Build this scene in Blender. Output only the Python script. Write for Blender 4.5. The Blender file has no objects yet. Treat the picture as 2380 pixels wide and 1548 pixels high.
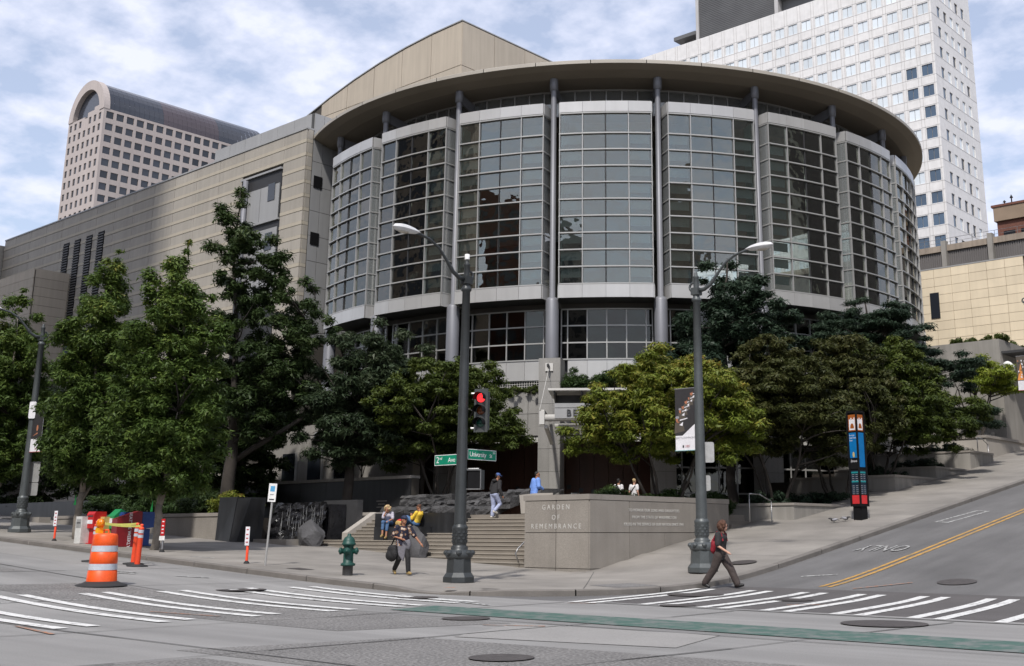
import bpy, bmesh, math, random
import numpy as np
from mathutils import Vector, Matrix

# ---------------------------------------------------------------- camera, sky, sun, exposure
SC = bpy.context.scene
COL = SC.collection
R = math.radians
CAM_AZ = R(40.2); CAM_PITCH = math.atan(640 / 2600.0)
cd = bpy.data.cameras.new('camera'); cam = bpy.data.objects.new('camera', cd); COL.objects.link(cam)
cam.location = (0, 0, 1.55); cam.rotation_euler = (math.pi / 2 + CAM_PITCH, 0, CAM_AZ)
cd.sensor_fit = 'HORIZONTAL'; cd.sensor_width = 36; cd.lens = 36 * 2600 / 2380.0
cd.shift_x = -180 / 2380.0; cd.shift_y = -176 / 2380.0
cd.clip_end = 3000; cd.clip_start = 0.1
SC.camera = cam

SUN_EL = R(52); SUN_DIR = Vector((0.46, -0.89, 0)).normalized()          # towards the sun, on plan
sl = bpy.data.lights.new('sun', 'SUN'); so = bpy.data.objects.new('sun', sl); COL.objects.link(so)
sl.energy = 2.7; sl.angle = R(2.5); sl.color = (1.0, 0.955, 0.90)
sv = Vector((SUN_DIR.x * math.cos(SUN_EL), SUN_DIR.y * math.cos(SUN_EL), math.sin(SUN_EL)))
so.rotation_euler = (-sv).to_track_quat('-Z', 'Y').to_euler(); so.location = (30, -60, 80)

wd = bpy.data.worlds.new('World'); SC.world = wd; wd.use_nodes = True
nt = wd.node_tree; nt.nodes.clear()
def wn(t, **k):
    n = nt.nodes.new(t)
    for a, b in k.items(): setattr(n, a, b)
    return n
sky = wn('ShaderNodeTexSky', sky_type='NISHITA', sun_disc=False)
sky.sun_elevation = SUN_EL; sky.sun_rotation = math.atan2(SUN_DIR.x, SUN_DIR.y); sky.altitude = 50
sky.air_density = 1.0; sky.dust_density = 1.6
tcw = wn('ShaderNodeTexCoord'); sep = wn('ShaderNodeSeparateXYZ'); nt.links.new(tcw.outputs['Generated'], sep.inputs[0])
zab = wn('ShaderNodeMath', operation='ABSOLUTE'); nt.links.new(sep.outputs[2], zab.inputs[0])
zad = wn('ShaderNodeMath', operation='ADD'); nt.links.new(zab.outputs[0], zad.inputs[0]); zad.inputs[1].default_value = 0.22
dx = wn('ShaderNodeMath', operation='DIVIDE'); dy = wn('ShaderNodeMath', operation='DIVIDE')
nt.links.new(sep.outputs[0], dx.inputs[0]); nt.links.new(zad.outputs[0], dx.inputs[1])
nt.links.new(sep.outputs[1], dy.inputs[0]); nt.links.new(zad.outputs[0], dy.inputs[1])
cmb = wn('ShaderNodeCombineXYZ'); nt.links.new(dx.outputs[0], cmb.inputs[0]); nt.links.new(dy.outputs[0], cmb.inputs[1])
n1 = wn('ShaderNodeTexNoise'); n1.inputs['Scale'].default_value = 9.5; n1.inputs['Detail'].default_value = 7; n1.inputs['Roughness'].default_value = 0.55
n2 = wn('ShaderNodeTexNoise'); n2.inputs['Scale'].default_value = 1.3; n2.inputs['Detail'].default_value = 3
for n in (n1, n2): nt.links.new(cmb.outputs[0], n.inputs['Vector'])
mx = wn('ShaderNodeMath', operation='MULTIPLY_ADD'); nt.links.new(n2.outputs[0], mx.inputs[0]); mx.inputs[1].default_value = 0.45; nt.links.new(n1.outputs[0], mx.inputs[2])
rp = wn('ShaderNodeValToRGB'); rp.color_ramp.elements[0].position = 0.58; rp.color_ramp.elements[1].position = 0.86
rp.color_ramp.elements[0].color = (0.36, 0.36, 0.36, 1); rp.color_ramp.elements[1].color = (0.97, 0.97, 0.97, 1)
nt.links.new(mx.outputs[0], rp.inputs[0])
mixc = wn('ShaderNodeMix', data_type='RGBA'); nt.links.new(rp.outputs[0], mixc.inputs[0])
nt.links.new(sky.outputs[0], mixc.inputs[6]); mixc.inputs[7].default_value = (5.3, 5.5, 6.5, 1)
bg = wn('ShaderNodeBackground'); bg.inputs[1].default_value = 0.13; nt.links.new(mixc.outputs[2], bg.inputs[0])
wo = wn('ShaderNodeOutputWorld'); nt.links.new(bg.outputs[0], wo.inputs[0])

vs = SC.view_settings; vs.view_transform = 'Standard'; vs.look = 'None'; vs.gamma = 1.0; vs.use_curve_mapping = False
vs.exposure = 0.43
SC.cycles.use_denoising = True; SC.cycles.max_bounces = 6; SC.cycles.transparent_max_bounces = 12
SC.cycles.diffuse_bounces = 3; SC.cycles.glossy_bounces = 3; SC.cycles.caustics_reflective = False; SC.cycles.caustics_refractive = False

# ---------------------------------------------------------------- helpers
def tag(o, label=None, cat=None, group=None, kind=None):
    if label: o['label'] = label
    if cat: o['category'] = cat
    if group: o['group'] = group
    if kind: o['kind'] = kind
    return o
def empty(name, loc=(0, 0, 0), rz=0, label=None, cat=None, group=None):
    o = bpy.data.objects.new(name, None); COL.objects.link(o); o.location = loc; o.rotation_euler = (0, 0, rz)
    o.empty_display_size = 0.2
    return tag(o, label, cat, group)
def put(name, me, parent=None, loc=(0, 0, 0), rz=0, rot=None):
    o = bpy.data.objects.new(name, me); COL.objects.link(o); o.location = loc
    o.rotation_euler = rot if rot else (0, 0, rz)
    if parent: o.parent = parent
    return o
def wput(name, me, root, loc=(0, 0, 0), rz=0):
    """a part given in world coordinates under a root that is only moved, never turned"""
    o = put(name, me, root, loc, rz)
    p = root; off = Vector((0, 0, 0))
    while p is not None: off += Vector(p.location); p = p.parent
    o.location = Vector(loc) - off
    return o
def copy_tree(o, parent=None):
    c = o.copy(); COL.objects.link(c); c.parent = parent
    if parent is not None: c.matrix_parent_inverse = o.matrix_parent_inverse.copy()
    for ch in list(o.children): copy_tree(ch, c)
    return c

class MB:
    def __init__(s): s.v = []; s.f = []; s.m = []; s.mi = 0; s.sm = []; s.smooth = False
    def add(s, vs, fs):
        b = len(s.v); s.v += [tuple(p) for p in vs]
        for f in fs: s.f.append(tuple(b + i for i in f)); s.m.append(s.mi); s.sm.append(s.smooth)
        return s
    def box(s, x0, x1, y0, y1, z0, z1, mtx=None):
        p = [(x, y, z) for z in (z0, z1) for y in (y0, y1) for x in (x0, x1)]
        if mtx is not None: p = [mtx @ Vector(q) for q in p]
        return s.add(p, [(0, 2, 3, 1), (4, 5, 7, 6), (0, 1, 5, 4), (2, 6, 7, 3), (0, 4, 6, 2), (1, 3, 7, 5)])
    def hexa(s, p):  # 8 points: bottom ring 4, top ring 4
        return s.add(p, [(3, 2, 1, 0), (4, 5, 6, 7), (0, 1, 5, 4), (1, 2, 6, 5), (2, 3, 7, 6), (3, 0, 4, 7)])
    def prism(s, poly, z0, z1):
        n = len(poly)
        s.add([(x, y, z0) for x, y in poly] + [(x, y, z1) for x, y in poly],
              [tuple(range(n - 1, -1, -1)), tuple(range(n, 2 * n))] + [(i, (i + 1) % n, n + (i + 1) % n, n + i) for i in range(n)])
        return s
    def tube(s, pts, rad, n=8, cap=True, ell=1.0):
        pts = [Vector(p) for p in pts]; rad = rad if hasattr(rad, '__len__') else [rad] * len(pts)
        vs = []; fs = []; ref = None
        for i, p in enumerate(pts):
            d = (pts[min(i + 1, len(pts) - 1)] - pts[max(i - 1, 0)])
            d = d.normalized() if d.length > 1e-9 else Vector((0, 0, 1))
            if ref is None: ref = Vector((1, 0, 0)) if abs(d.x) < 0.9 else Vector((0, 1, 0))
            a = (ref - d * ref.dot(d))
            a = a.normalized() if a.length > 1e-6 else d.orthogonal().normalized()
            ref = a; b = d.cross(a)
            for k in range(n):
                t = 2 * math.pi * k / n
                vs.append(p + (a * math.cos(t) + b * math.sin(t) * ell) * rad[i])
        for i in range(len(pts) - 1):
            for k in range(n):
                fs.append((i * n + k, i * n + (k + 1) % n, (i + 1) * n + (k + 1) % n, (i + 1) * n + k))
        if cap: fs += [tuple(range(n - 1, -1, -1)), tuple((len(pts) - 1) * n + k for k in range(n))]
        return s.add(vs, fs)
    def lathe(s, prof, n=16, c=(0, 0, 0), a0=0.0, a1=2 * math.pi, rot=0.0):
        full = abs(a1 - a0 - 2 * math.pi) < 1e-6; m = n if full else n + 1
        vs = []; fs = []
        for r, z in prof:
            for k in range(m):
                t = a0 + (a1 - a0) * k / n + rot; vs.append((c[0] + r * math.cos(t), c[1] + r * math.sin(t), c[2] + z))
        for i in range(len(prof) - 1):
            for k in range(n):
                k2 = (k + 1) % m if full else k + 1
                fs.append((i * m + k, i * m + k2, (i + 1) * m + k2, (i + 1) * m + k))
        return s.add(vs, fs)
    def ball(s, c, r, nu=12, nv=8, mtx=None):
        rx, ry, rz = r if hasattr(r, '__len__') else (r, r, r); vs = [(0, 0, -rz)]; fs = []
        for j in range(1, nv):
            t = -math.pi / 2 + math.pi * j / nv
            for k in range(nu): a = 2 * math.pi * k / nu; vs.append((rx * math.cos(t) * math.cos(a), ry * math.cos(t) * math.sin(a), rz * math.sin(t)))
        vs.append((0, 0, rz)); L = len(vs) - 1
        for k in range(nu):
            k2 = (k + 1) % nu; fs.append((0, 1 + k2, 1 + k)); fs.append((L, L - nu + k, L - nu + k2))
            for j in range(nv - 2): fs.append((1 + j * nu + k, 1 + j * nu + k2, 1 + (j + 1) * nu + k2, 1 + (j + 1) * nu + k))
        out = []
        for p in vs:
            q = Vector(p)
            if mtx is not None: q = mtx @ q
            out.append(q + Vector(c))
        return s.add(out, fs)
    def mesh(s, name, *mats):
        me = bpy.data.meshes.new(name); me.from_pydata(s.v, [], s.f)
        for m in mats: me.materials.append(M(m) if isinstance(m, str) else m)
        me.polygons.foreach_set('use_smooth', s.sm)
        if len(mats) > 1: me.polygons.foreach_set('material_index', s.m)
        me.update(); return me
    def build(s, name, mats, parent=None, loc=(0, 0, 0), rz=0):
        mats = mats if isinstance(mats, (list, tuple)) else [mats]
        return put(name, s.mesh(name, *mats), parent, loc, rz)
    def wbuild(s, name, mats, root):
        mats = mats if isinstance(mats, (list, tuple)) else [mats]
        return wput(name, s.mesh(name, *mats), root)

_plates = {}
def plate(root, name, c, rz, w, h, t, mat, world=True):
    """thin box, w along its local x, t thick on y, h high; alike ones share their mesh"""
    k = (name, round(w, 3), round(h, 3), round(t, 3), mat)
    if k not in _plates: _plates[k] = MB().box(-w / 2, w / 2, -t / 2, t / 2, -h / 2, h / 2).mesh(name, mat)
    return (wput if world else put)(name, _plates[k], root, c, rz)

def text_mesh(s, size, mat, extrude=0.004, align='CENTER', spacing=1.0, bold=0.0):
    cu = bpy.data.curves.new('lettering', 'FONT'); cu.body = s; cu.size = size; cu.extrude = extrude; cu.align_x = align; cu.align_y = 'CENTER'
    cu.space_character = spacing; cu.offset = bold; cu.resolution_u = 3
    o = bpy.data.objects.new('lettering', cu); COL.objects.link(o)
    me = bpy.data.meshes.new_from_object(o.evaluated_get(bpy.context.evaluated_depsgraph_get()))
    bpy.data.objects.remove(o); bpy.data.curves.remove(cu)
    me.materials.clear(); me.materials.append(M(mat)); me.name = 'lettering'
    return me
def lettering(parent, s, size, mat, loc, rz=0, tilt=math.pi / 2, name='lettering', **k):
    """upright text readable from local -y"""
    return put(name, text_mesh(s, size, mat, **k), parent, loc, rot=(tilt, 0, rz))

# ---------------------------------------------------------------- materials
_mats = {}
def newmat(name):
    m = bpy.data.materials.new(name); m.use_nodes = True; _mats[name] = m
    return m, m.node_tree, m.node_tree.nodes['Principled BSDF']
def M(name): return _mats[name]
def rgb(c): return (c[0], c[1], c[2], 1)
def surf(name, col, rough=0.7, var=0.12, scale=3.0, bump=0.0, bscale=40.0, metal=0.0, spec=0.5, rnd=0.0, fine=0.0, fscale=60.0, coat=0.0, streak=0.0, track=None):
    """paint/stone/concrete: colour with soft blotches, fine grain, a bump and a little change from piece to piece"""
    m, t, b = newmat(name); L = t.links.new; N = t.nodes.new
    tc = N('ShaderNodeTexCoord'); geo = N('ShaderNodeNewGeometry')
    no = N('ShaderNodeTexNoise'); no.inputs['Scale'].default_value = scale; no.inputs['Detail'].default_value = 6; L(geo.outputs['Position'], no.inputs['Vector'])
    mp = N('ShaderNodeMapRange'); L(no.outputs[0], mp.inputs[0]); mp.inputs[1].default_value = 0.25; mp.inputs[2].default_value = 0.75
    mp.inputs[3].default_value = 1 - var; mp.inputs[4].default_value = 1 + var
    val = mp.outputs[0]
    def mul(a, bsock):
        q = N('ShaderNodeMath'); q.operation = 'MULTIPLY'; L(a, q.inputs[0]); L(bsock, q.inputs[1]); return q.outputs[0]
    if fine:
        nf = N('ShaderNodeTexNoise'); nf.inputs['Scale'].default_value = fscale; nf.inputs['Detail'].default_value = 3; L(geo.outputs['Position'], nf.inputs['Vector'])
        mf = N('ShaderNodeMapRange'); L(nf.outputs[0], mf.inputs[0]); mf.inputs[1].default_value = 0.3; mf.inputs[2].default_value = 0.7
        mf.inputs[3].default_value = 1 - fine; mf.inputs[4].default_value = 1 + fine; val = mul(val, mf.outputs[0])
    if streak:
        mpp = N('ShaderNodeMapping'); mpp.inputs['Scale'].default_value = (2.2, 2.2, 0.12); L(geo.outputs['Position'], mpp.inputs[0])
        ns = N('ShaderNodeTexNoise'); ns.inputs['Scale'].default_value = 1.6; ns.inputs['Detail'].default_value = 5; L(mpp.outputs[0], ns.inputs['Vector'])
        ms = N('ShaderNodeMapRange'); L(ns.outputs[0], ms.inputs[0]); ms.inputs[1].default_value = 0.3; ms.inputs[2].default_value = 0.7
        ms.inputs[3].default_value = 1 - streak; ms.inputs[4].default_value = 1 + streak * 0.6; val = mul(val, ms.outputs[0])
    if track:                                   # tyre-worn lanes and drips, drawn out along the road
        for sc_, amt in ((track, 0.16), ((track[0] * 3, track[1] * 2.5, 1), 0.08)):
            mpp = N('ShaderNodeMapping'); mpp.inputs['Scale'].default_value = sc_; L(geo.outputs['Position'], mpp.inputs[0])
            ns = N('ShaderNodeTexNoise'); ns.inputs['Scale'].default_value = 1.0; ns.inputs['Detail'].default_value = 4; L(mpp.outputs[0], ns.inputs['Vector'])
            ms = N('ShaderNodeMapRange'); L(ns.outputs[0], ms.inputs[0]); ms.inputs[1].default_value = 0.3; ms.inputs[2].default_value = 0.7
            ms.inputs[3].default_value = 1 - amt; ms.inputs[4].default_value = 1 + amt; val = mul(val, ms.outputs[0])
    if rnd:
        oi = N('ShaderNodeObjectInfo'); mr = N('ShaderNodeMapRange'); L(oi.outputs['Random'], mr.inputs[0])
        mr.inputs[3].default_value = 1 - rnd; mr.inputs[4].default_value = 1 + rnd; val = mul(val, mr.outputs[0])
    mx = N('ShaderNodeVectorMath'); mx.operation = 'SCALE'; mx.inputs[0].default_value = col[:3]; L(val, mx.inputs['Scale'])
    L(mx.outputs[0], b.inputs['Base Color'])
    b.inputs['Roughness'].default_value = rough; b.inputs['Metallic'].default_value = metal; b.inputs['Specular IOR Level'].default_value = spec
    if coat: b.inputs['Coat Weight'].default_value = coat; b.inputs['Coat Roughness'].default_value = 0.15
    if bump:
        nb = N('ShaderNodeTexNoise'); nb.inputs['Scale'].default_value = bscale; nb.inputs['Detail'].default_value = 5; L(geo.outputs['Position'], nb.inputs['Vector'])
        bp = N('ShaderNodeBump'); bp.inputs['Strength'].default_value = bump; bp.inputs['Distance'].default_value = 0.03; L(nb.outputs[0], bp.inputs['Height']); L(bp.outputs[0], b.inputs['Normal'])
    return m
def glass(name, tint, refl=0.10, body=None, wavy=0.02, mixbody=0.0):
    """window glass: clear tinted pane plus mirror by angle; body mixes in a flat colour that stands in for reflected sky"""
    m, t, b = newmat(name); L = t.links.new; N = t.nodes.new; t.nodes.remove(b)
    out = t.nodes['Material Output']
    tr = N('ShaderNodeBsdfTransparent'); tr.inputs[0].default_value = rgb(tint)
    base = tr.outputs[0]
    if body:
        df = N('ShaderNodeBsdfDiffuse'); df.inputs[0].default_value = rgb(body); mm = N('ShaderNodeMixShader'); mm.inputs[0].default_value = mixbody
        L(tr.outputs[0], mm.inputs[1]); L(df.outputs[0], mm.inputs[2]); base = mm.outputs[0]
    gl = N('ShaderNodeBsdfGlossy'); gl.inputs['Roughness'].default_value = 0.005; gl.inputs[0].default_value = (1.0, 0.985, 0.90, 1)
    fr = N('ShaderNodeFresnel'); fr.inputs[0].default_value = 1.5
    mr = N('ShaderNodeMapRange'); L(fr.outputs[0], mr.inputs[0]); mr.inputs[1].default_value = 0.04; mr.inputs[2].default_value = 1; mr.inputs[3].default_value = refl; mr.inputs[4].default_value = 1
    geo = N('ShaderNodeNewGeometry'); nz = N('ShaderNodeTexNoise'); nz.inputs['Scale'].default_value = 0.9; L(geo.outputs['Position'], nz.inputs['Vector'])
    bp = N('ShaderNodeBump'); bp.inputs['Strength'].default_value = wavy; bp.inputs['Distance'].default_value = 0.4; L(nz.outputs[0], bp.inputs['Height']); L(bp.outputs[0], gl.inputs['Normal'])
    ms = N('ShaderNodeMixShader'); L(mr.outputs[0], ms.inputs[0]); L(base, ms.inputs[1]); L(gl.outputs[0], ms.inputs[2]); L(ms.outputs[0], out.inputs[0])
    return m
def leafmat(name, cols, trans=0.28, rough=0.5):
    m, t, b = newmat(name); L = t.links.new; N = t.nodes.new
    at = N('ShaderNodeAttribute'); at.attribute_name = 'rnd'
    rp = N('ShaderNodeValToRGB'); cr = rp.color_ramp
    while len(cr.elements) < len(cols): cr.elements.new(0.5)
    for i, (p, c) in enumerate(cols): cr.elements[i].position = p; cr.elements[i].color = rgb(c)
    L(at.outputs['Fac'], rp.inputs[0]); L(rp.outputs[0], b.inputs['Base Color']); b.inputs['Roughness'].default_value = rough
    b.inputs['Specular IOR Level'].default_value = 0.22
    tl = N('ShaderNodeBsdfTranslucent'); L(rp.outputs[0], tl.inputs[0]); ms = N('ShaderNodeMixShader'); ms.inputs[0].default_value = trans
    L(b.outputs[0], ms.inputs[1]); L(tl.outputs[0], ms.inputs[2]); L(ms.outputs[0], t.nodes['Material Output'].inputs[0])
    return m
def paint(name, col, under, wear=0.5, scale=9.0):
    """road paint worn through to the surface under it"""
    m, t, b = newmat(name); L = t.links.new; N = t.nodes.new
    geo = N('ShaderNodeNewGeometry'); n = N('ShaderNodeTexNoise'); n.inputs['Scale'].default_value = scale; n.inputs['Detail'].default_value = 8; n.inputs['Roughness'].default_value = 0.7
    L(geo.outputs['Position'], n.inputs['Vector'])
    rp = N('ShaderNodeMapRange'); L(n.outputs[0], rp.inputs[0]); rp.inputs[1].default_value = wear - 0.07; rp.inputs[2].default_value = wear + 0.07; rp.clamp = True
    mx = N('ShaderNodeMix'); mx.data_type = 'RGBA'; L(rp.outputs[0], mx.inputs[0]); mx.inputs[6].default_value = rgb(col); mx.inputs[7].default_value = rgb(under)
    L(mx.outputs[2], b.inputs['Base Color']); b.inputs['Roughness'].default_value = 0.75
    return m
def plain(name, col, rough=0.6, metal=0.0, emit=0.0, spec=0.5):
    soft = any(w in name for w in ('cloth', 'denim', 'shirt', 'trouser', 'cap_', 'pack'))
    m = surf(name, col, rough, 0.12, 5.0, 0.7 if soft else 0.0, 11.0, metal=metal, spec=spec, fine=0.08, fscale=28)
    if emit:
        b = m.node_tree.nodes['Principled BSDF']; b.inputs['Emission Color'].default_value = rgb(col); b.inputs['Emission Strength'].default_value = emit
    return m

surf('avenue_concrete', (0.235, 0.23, 0.222), 0.85, 0.13, 0.35, 0.25, 60, fine=0.12, fscale=45, track=(0.05, 0.75, 1))
surf('asphalt', (0.135, 0.132, 0.13), 0.9, 0.14, 0.5, 0.5, 90, fine=0.28, fscale=70, track=(0.7, 0.05, 1))
surf('asphalt_patch', (0.18, 0.174, 0.167), 0.9, 0.16, 0.8, 0.8, 40, fine=0.55, fscale=22)
surf('pale_patch', (0.27, 0.262, 0.25), 0.88, 0.10, 0.6, 0.3, 60, fine=0.14, fscale=50)
surf('dark_asphalt', (0.095, 0.088, 0.086), 0.9, 0.12, 0.8, 0.4, 90, fine=0.15, fscale=60)
surf('sidewalk', (0.245, 0.228, 0.205), 0.88, 0.17, 0.7, 0.25, 70, fine=0.12, fscale=50, track=(0.25, 0.35, 1))
surf('kerb', (0.165, 0.152, 0.138), 0.88, 0.22, 1.2, 0.3, 50, fine=0.12)
surf('ground', (0.2, 0.19, 0.17), 0.9, 0.1, 0.1)
surf('joint', (0.07, 0.068, 0.065), 0.95, 0.2, 2)
surf('iron', (0.085, 0.075, 0.07), 0.6, 0.25, 8, 0.4, 60, metal=0.3)
paint('green_lane', (0.055, 0.115, 0.093), (0.15, 0.165, 0.155), 0.53, 2.6)
paint('road_white', (0.66, 0.66, 0.64), (0.2, 0.195, 0.19), 0.585, 6)
paint('faint_white', (0.5, 0.5, 0.48), (0.15, 0.148, 0.145), 0.5, 10)
paint('road_yellow', (0.50, 0.275, 0.06), (0.25, 0.18, 0.09), 0.52, 6)
paint('utility_orange', (0.5, 0.17, 0.05), (0.23, 0.2, 0.18), 0.46, 14)
surf('granite', (0.275, 0.252, 0.222), 0.7, 0.10, 0.9, 0.12, 120, rnd=0.07, fine=0.26, fscale=70, streak=0.06)
surf('granite_cap', (0.29, 0.265, 0.235), 0.7, 0.10, 1.1, 0.12, 120, rnd=0.05, fine=0.22, fscale=70)
surf('grey_granite', (0.27, 0.262, 0.245), 0.7, 0.10, 0.8, 0.12, 120, rnd=0.06, fine=0.2, fscale=60, streak=0.10)
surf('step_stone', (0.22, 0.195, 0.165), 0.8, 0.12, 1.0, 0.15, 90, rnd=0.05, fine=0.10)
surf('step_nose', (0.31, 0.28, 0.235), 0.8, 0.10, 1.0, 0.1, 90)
surf('black_granite', (0.024, 0.025, 0.027), 0.38, 0.2, 1.2, 0.05, 60, rnd=0.15, fine=0.15, streak=0.35)
surf('dark_rock', (0.062, 0.061, 0.062), 0.85, 0.4, 2.6, 1.0, 14, fine=0.3, fscale=18, rnd=0.2)
surf('grey_rock', (0.075, 0.074, 0.077), 0.85, 0.3, 2.0, 0.8, 10, fine=0.15)
surf('wet_rock', (0.018, 0.018, 0.02), 0.22, 0.35, 3, 0.9, 12)
surf('limestone', (0.37, 0.342, 0.298), 0.8, 0.06, 0.5, 0.05, 60, rnd=0.06, streak=0.09)
surf('limestone_band', (0.445, 0.402, 0.325), 0.8, 0.05, 0.5, 0.05, 60, streak=0.05)
surf('buff_panel', (0.44, 0.385, 0.31), 0.8, 0.05, 0.4, 0.03, 60, rnd=0.05, streak=0.09)
surf('gold_stone', (0.74, 0.635, 0.465), 0.8, 0.06, 0.6, 0.05, 60, rnd=0.06, streak=0.05)
surf('joint_stone', (0.06, 0.053, 0.044), 0.9, 0.1, 1)
surf('zinc', (0.32, 0.322, 0.322), 0.5, 0.06, 0.6, rnd=0.03, spec=0.5, streak=0.06)
surf('zinc_joint', (0.07, 0.07, 0.07), 0.7)
surf('aluminium', (0.40, 0.398, 0.385), 0.38, 0.05, 0.8, metal=0.25, rnd=0.03)
surf('bay_panel', (0.52, 0.515, 0.50), 0.32, 0.05, 0.7, metal=0.35, rnd=0.04, streak=0.05)
surf('column_paint', (0.20, 0.205, 0.225), 0.5, 0.06, 1, metal=0.2)
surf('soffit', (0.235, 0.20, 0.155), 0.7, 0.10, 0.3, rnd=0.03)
surf('roof_fascia', (0.40, 0.37, 0.32), 0.5, 0.08, 0.5, rnd=0.06)
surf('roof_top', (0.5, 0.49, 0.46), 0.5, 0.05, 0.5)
surf('interior_wall', (0.20, 0.17, 0.13), 0.8, 0.25, 0.25)
surf('interior_floor', (0.11, 0.10, 0.09), 0.6, 0.1, 0.5)
surf('interior_ceiling', (0.16, 0.15, 0.14), 0.8, 0.1, 0.5)
surf('blind', (0.46, 0.50, 0.48), 0.7, 0.1, 0.7, rnd=0.12)
surf('chamfer_light_teal', (0.5, 0.80, 0.74), 0.35, 0.1, 1)  # painted light: daylight coming in through a bay's side panes
surf('door_wood', (0.075, 0.032, 0.02), 0.5, 0.18, 0.8, rnd=0.1, streak=0.2)
surf('dark_tile', (0.03, 0.035, 0.038), 0.4)
surf('white_strip', (0.55, 0.54, 0.51), 0.5, 0.05, 1)
surf('dark_recess', (0.03, 0.03, 0.032), 0.6)
glass('bay_glass', (0.74, 0.80, 0.785), 0.14, wavy=0.03)
glass('low_glass', (0.45, 0.47, 0.47), 0.05, wavy=0.02)
glass('chamfer_glass', (0.62, 0.72, 0.71), 0.16, body=(0.42, 0.44, 0.44), mixbody=0.42, wavy=0.015)  # pale grey body paints in the bright sky these side panes mirror
glass('clerestory_glass', (0.5, 0.55, 0.54), 0.12, body=(0.30, 0.31, 0.31), mixbody=0.45, wavy=0.015)  # grey body stands in for a sky reflection under the roof edge
surf('pink_precast', (0.41, 0.36, 0.335), 0.8, 0.05, 0.15, streak=0.07)
surf('tower_glass', (0.022, 0.026, 0.033), 0.10, 0.25, 0.08, spec=0.7, rnd=0.6)
surf('vault_glass', (0.03, 0.033, 0.042), 0.12, 0.2, 0.08, spec=0.8)
surf('vault_glass_mauve', (0.06, 0.045, 0.05), 0.15, 0.2, 0.08, spec=0.7)
surf('marble', (0.69, 0.675, 0.655), 0.6, 0.07, 0.12, fine=0.06, fscale=1.1, streak=0.05)
surf('marble_joint', (0.40, 0.385, 0.37), 0.7)
surf('pale_glass', (0.64, 0.69, 0.715), 0.18, 0.12, 0.15, spec=0.9, rnd=0.10)  # light base colour imitates bright sky mirrored in the tower windows
surf('blue_glass', (0.05, 0.085, 0.13), 0.12, 0.3, 0.2, spec=0.9, rnd=0.3)
surf('louvre', (0.11, 0.11, 0.11), 0.6, 0.2, 0.2)
surf('grey_trim', (0.42, 0.41, 0.4), 0.7, 0.1, 0.3)
surf('corrugated', (0.15, 0.14, 0.135), 0.6, 0.1, 0.5)
surf('stained_concrete', (0.33, 0.275, 0.22), 0.85, 0.25, 0.4, streak=0.25)
surf('brick', (0.15, 0.062, 0.042), 0.85, 0.2, 0.6, 0.2, 20, fine=0.2, fscale=8)
surf('brick_tan', (0.27, 0.2, 0.14), 0.85, 0.12, 0.6)
surf('concrete', (0.29, 0.275, 0.25), 0.85, 0.13, 0.6, 0.15, 50, streak=0.16, fine=0.08)
surf('pale_concrete', (0.40, 0.37, 0.33), 0.85, 0.10, 0.6, 0.1, 50)
surf('soil', (0.025, 0.02, 0.015), 0.95, 0.3, 3, 0.5, 20)
surf('bark_pale', (0.22, 0.195, 0.165), 0.9, 0.28, 3.5, 0.6, 25, fine=0.2)
surf('bark_dark', (0.045, 0.038, 0.032), 0.9, 0.3, 3, 0.6, 20)
surf('lamp_iron', (0.045, 0.05, 0.052), 0.42, 0.15, 3, metal=0.2, fine=0.1, fscale=25)
surf('lamp_grey', (0.085, 0.095, 0.097), 0.45, 0.15, 3, metal=0.2, fine=0.1, fscale=25)
plain('lamp_head', (0.62, 0.62, 0.62), 0.35)
plain('lens', (0.45, 0.42, 0.36), 0.2)
plain('steel', (0.35, 0.35, 0.35), 0.35, 0.8)
plain('sign_back', (0.42, 0.42, 0.41), 0.5, 0.4)
plain('black', (0.012, 0.012, 0.013), 0.6, spec=0.08)
plain('dark_grey', (0.05, 0.05, 0.052), 0.5)
plain('signal_case', (0.06, 0.065, 0.065), 0.5)
plain('signal_red', (1.0, 0.03, 0.035), 0.3, emit=1.3)
plain('signal_amber_off', (0.13, 0.035, 0.008), 0.2)
plain('signal_green_off', (0.008, 0.05, 0.035), 0.2)
plain('sign_green', (0.0, 0.22, 0.125), 0.4)
plain('white', (0.78, 0.78, 0.77), 0.5)
plain('print_white', (0.76, 0.75, 0.78), 0.6)
plain('hydrant_green', (0.010, 0.060, 0.048), 0.5)
plain('orange', (0.85, 0.10, 0.012), 0.45)
plain('orange_post', (0.85, 0.075, 0.022), 0.5)
plain('reflective', (0.5, 0.53, 0.58), 0.35)
plain('amber', (0.75, 0.22, 0.0), 0.15)
plain('amber_body', (0.85, 0.42, 0.0), 0.4)
plain('rubber', (0.025, 0.025, 0.026), 0.8)
plain('tape_yellow', (0.50, 0.48, 0.12), 0.6)
plain('box_white', (0.62, 0.62, 0.6), 0.5); plain('box_red', (0.5, 0.012, 0.015), 0.4); plain('box_yellow', (0.62, 0.43, 0.14), 0.5)
plain('box_green', (0.02, 0.25, 0.09), 0.45); plain('box_blue', (0.02, 0.055, 0.22), 0.45); plain('box_blue2', (0.05, 0.11, 0.36), 0.45); plain('box_maroon', (0.24, 0.012, 0.018), 0.4)
plain('neon_green', (0.03, 0.55, 0.12), 0.6)
plain('kiosk_blue', (0.005, 0.16, 0.42), 0.35); plain('kiosk_orange', (0.36, 0.10, 0.02), 0.4); plain('kiosk_red', (0.60, 0.035, 0.04), 0.4); plain('kiosk_navy', (0.012, 0.028, 0.05), 0.3)
plain('kiosk_teal', (0.02, 0.25, 0.27), 0.4); plain('kiosk_gold', (0.55, 0.42, 0.16), 0.4)
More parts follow.
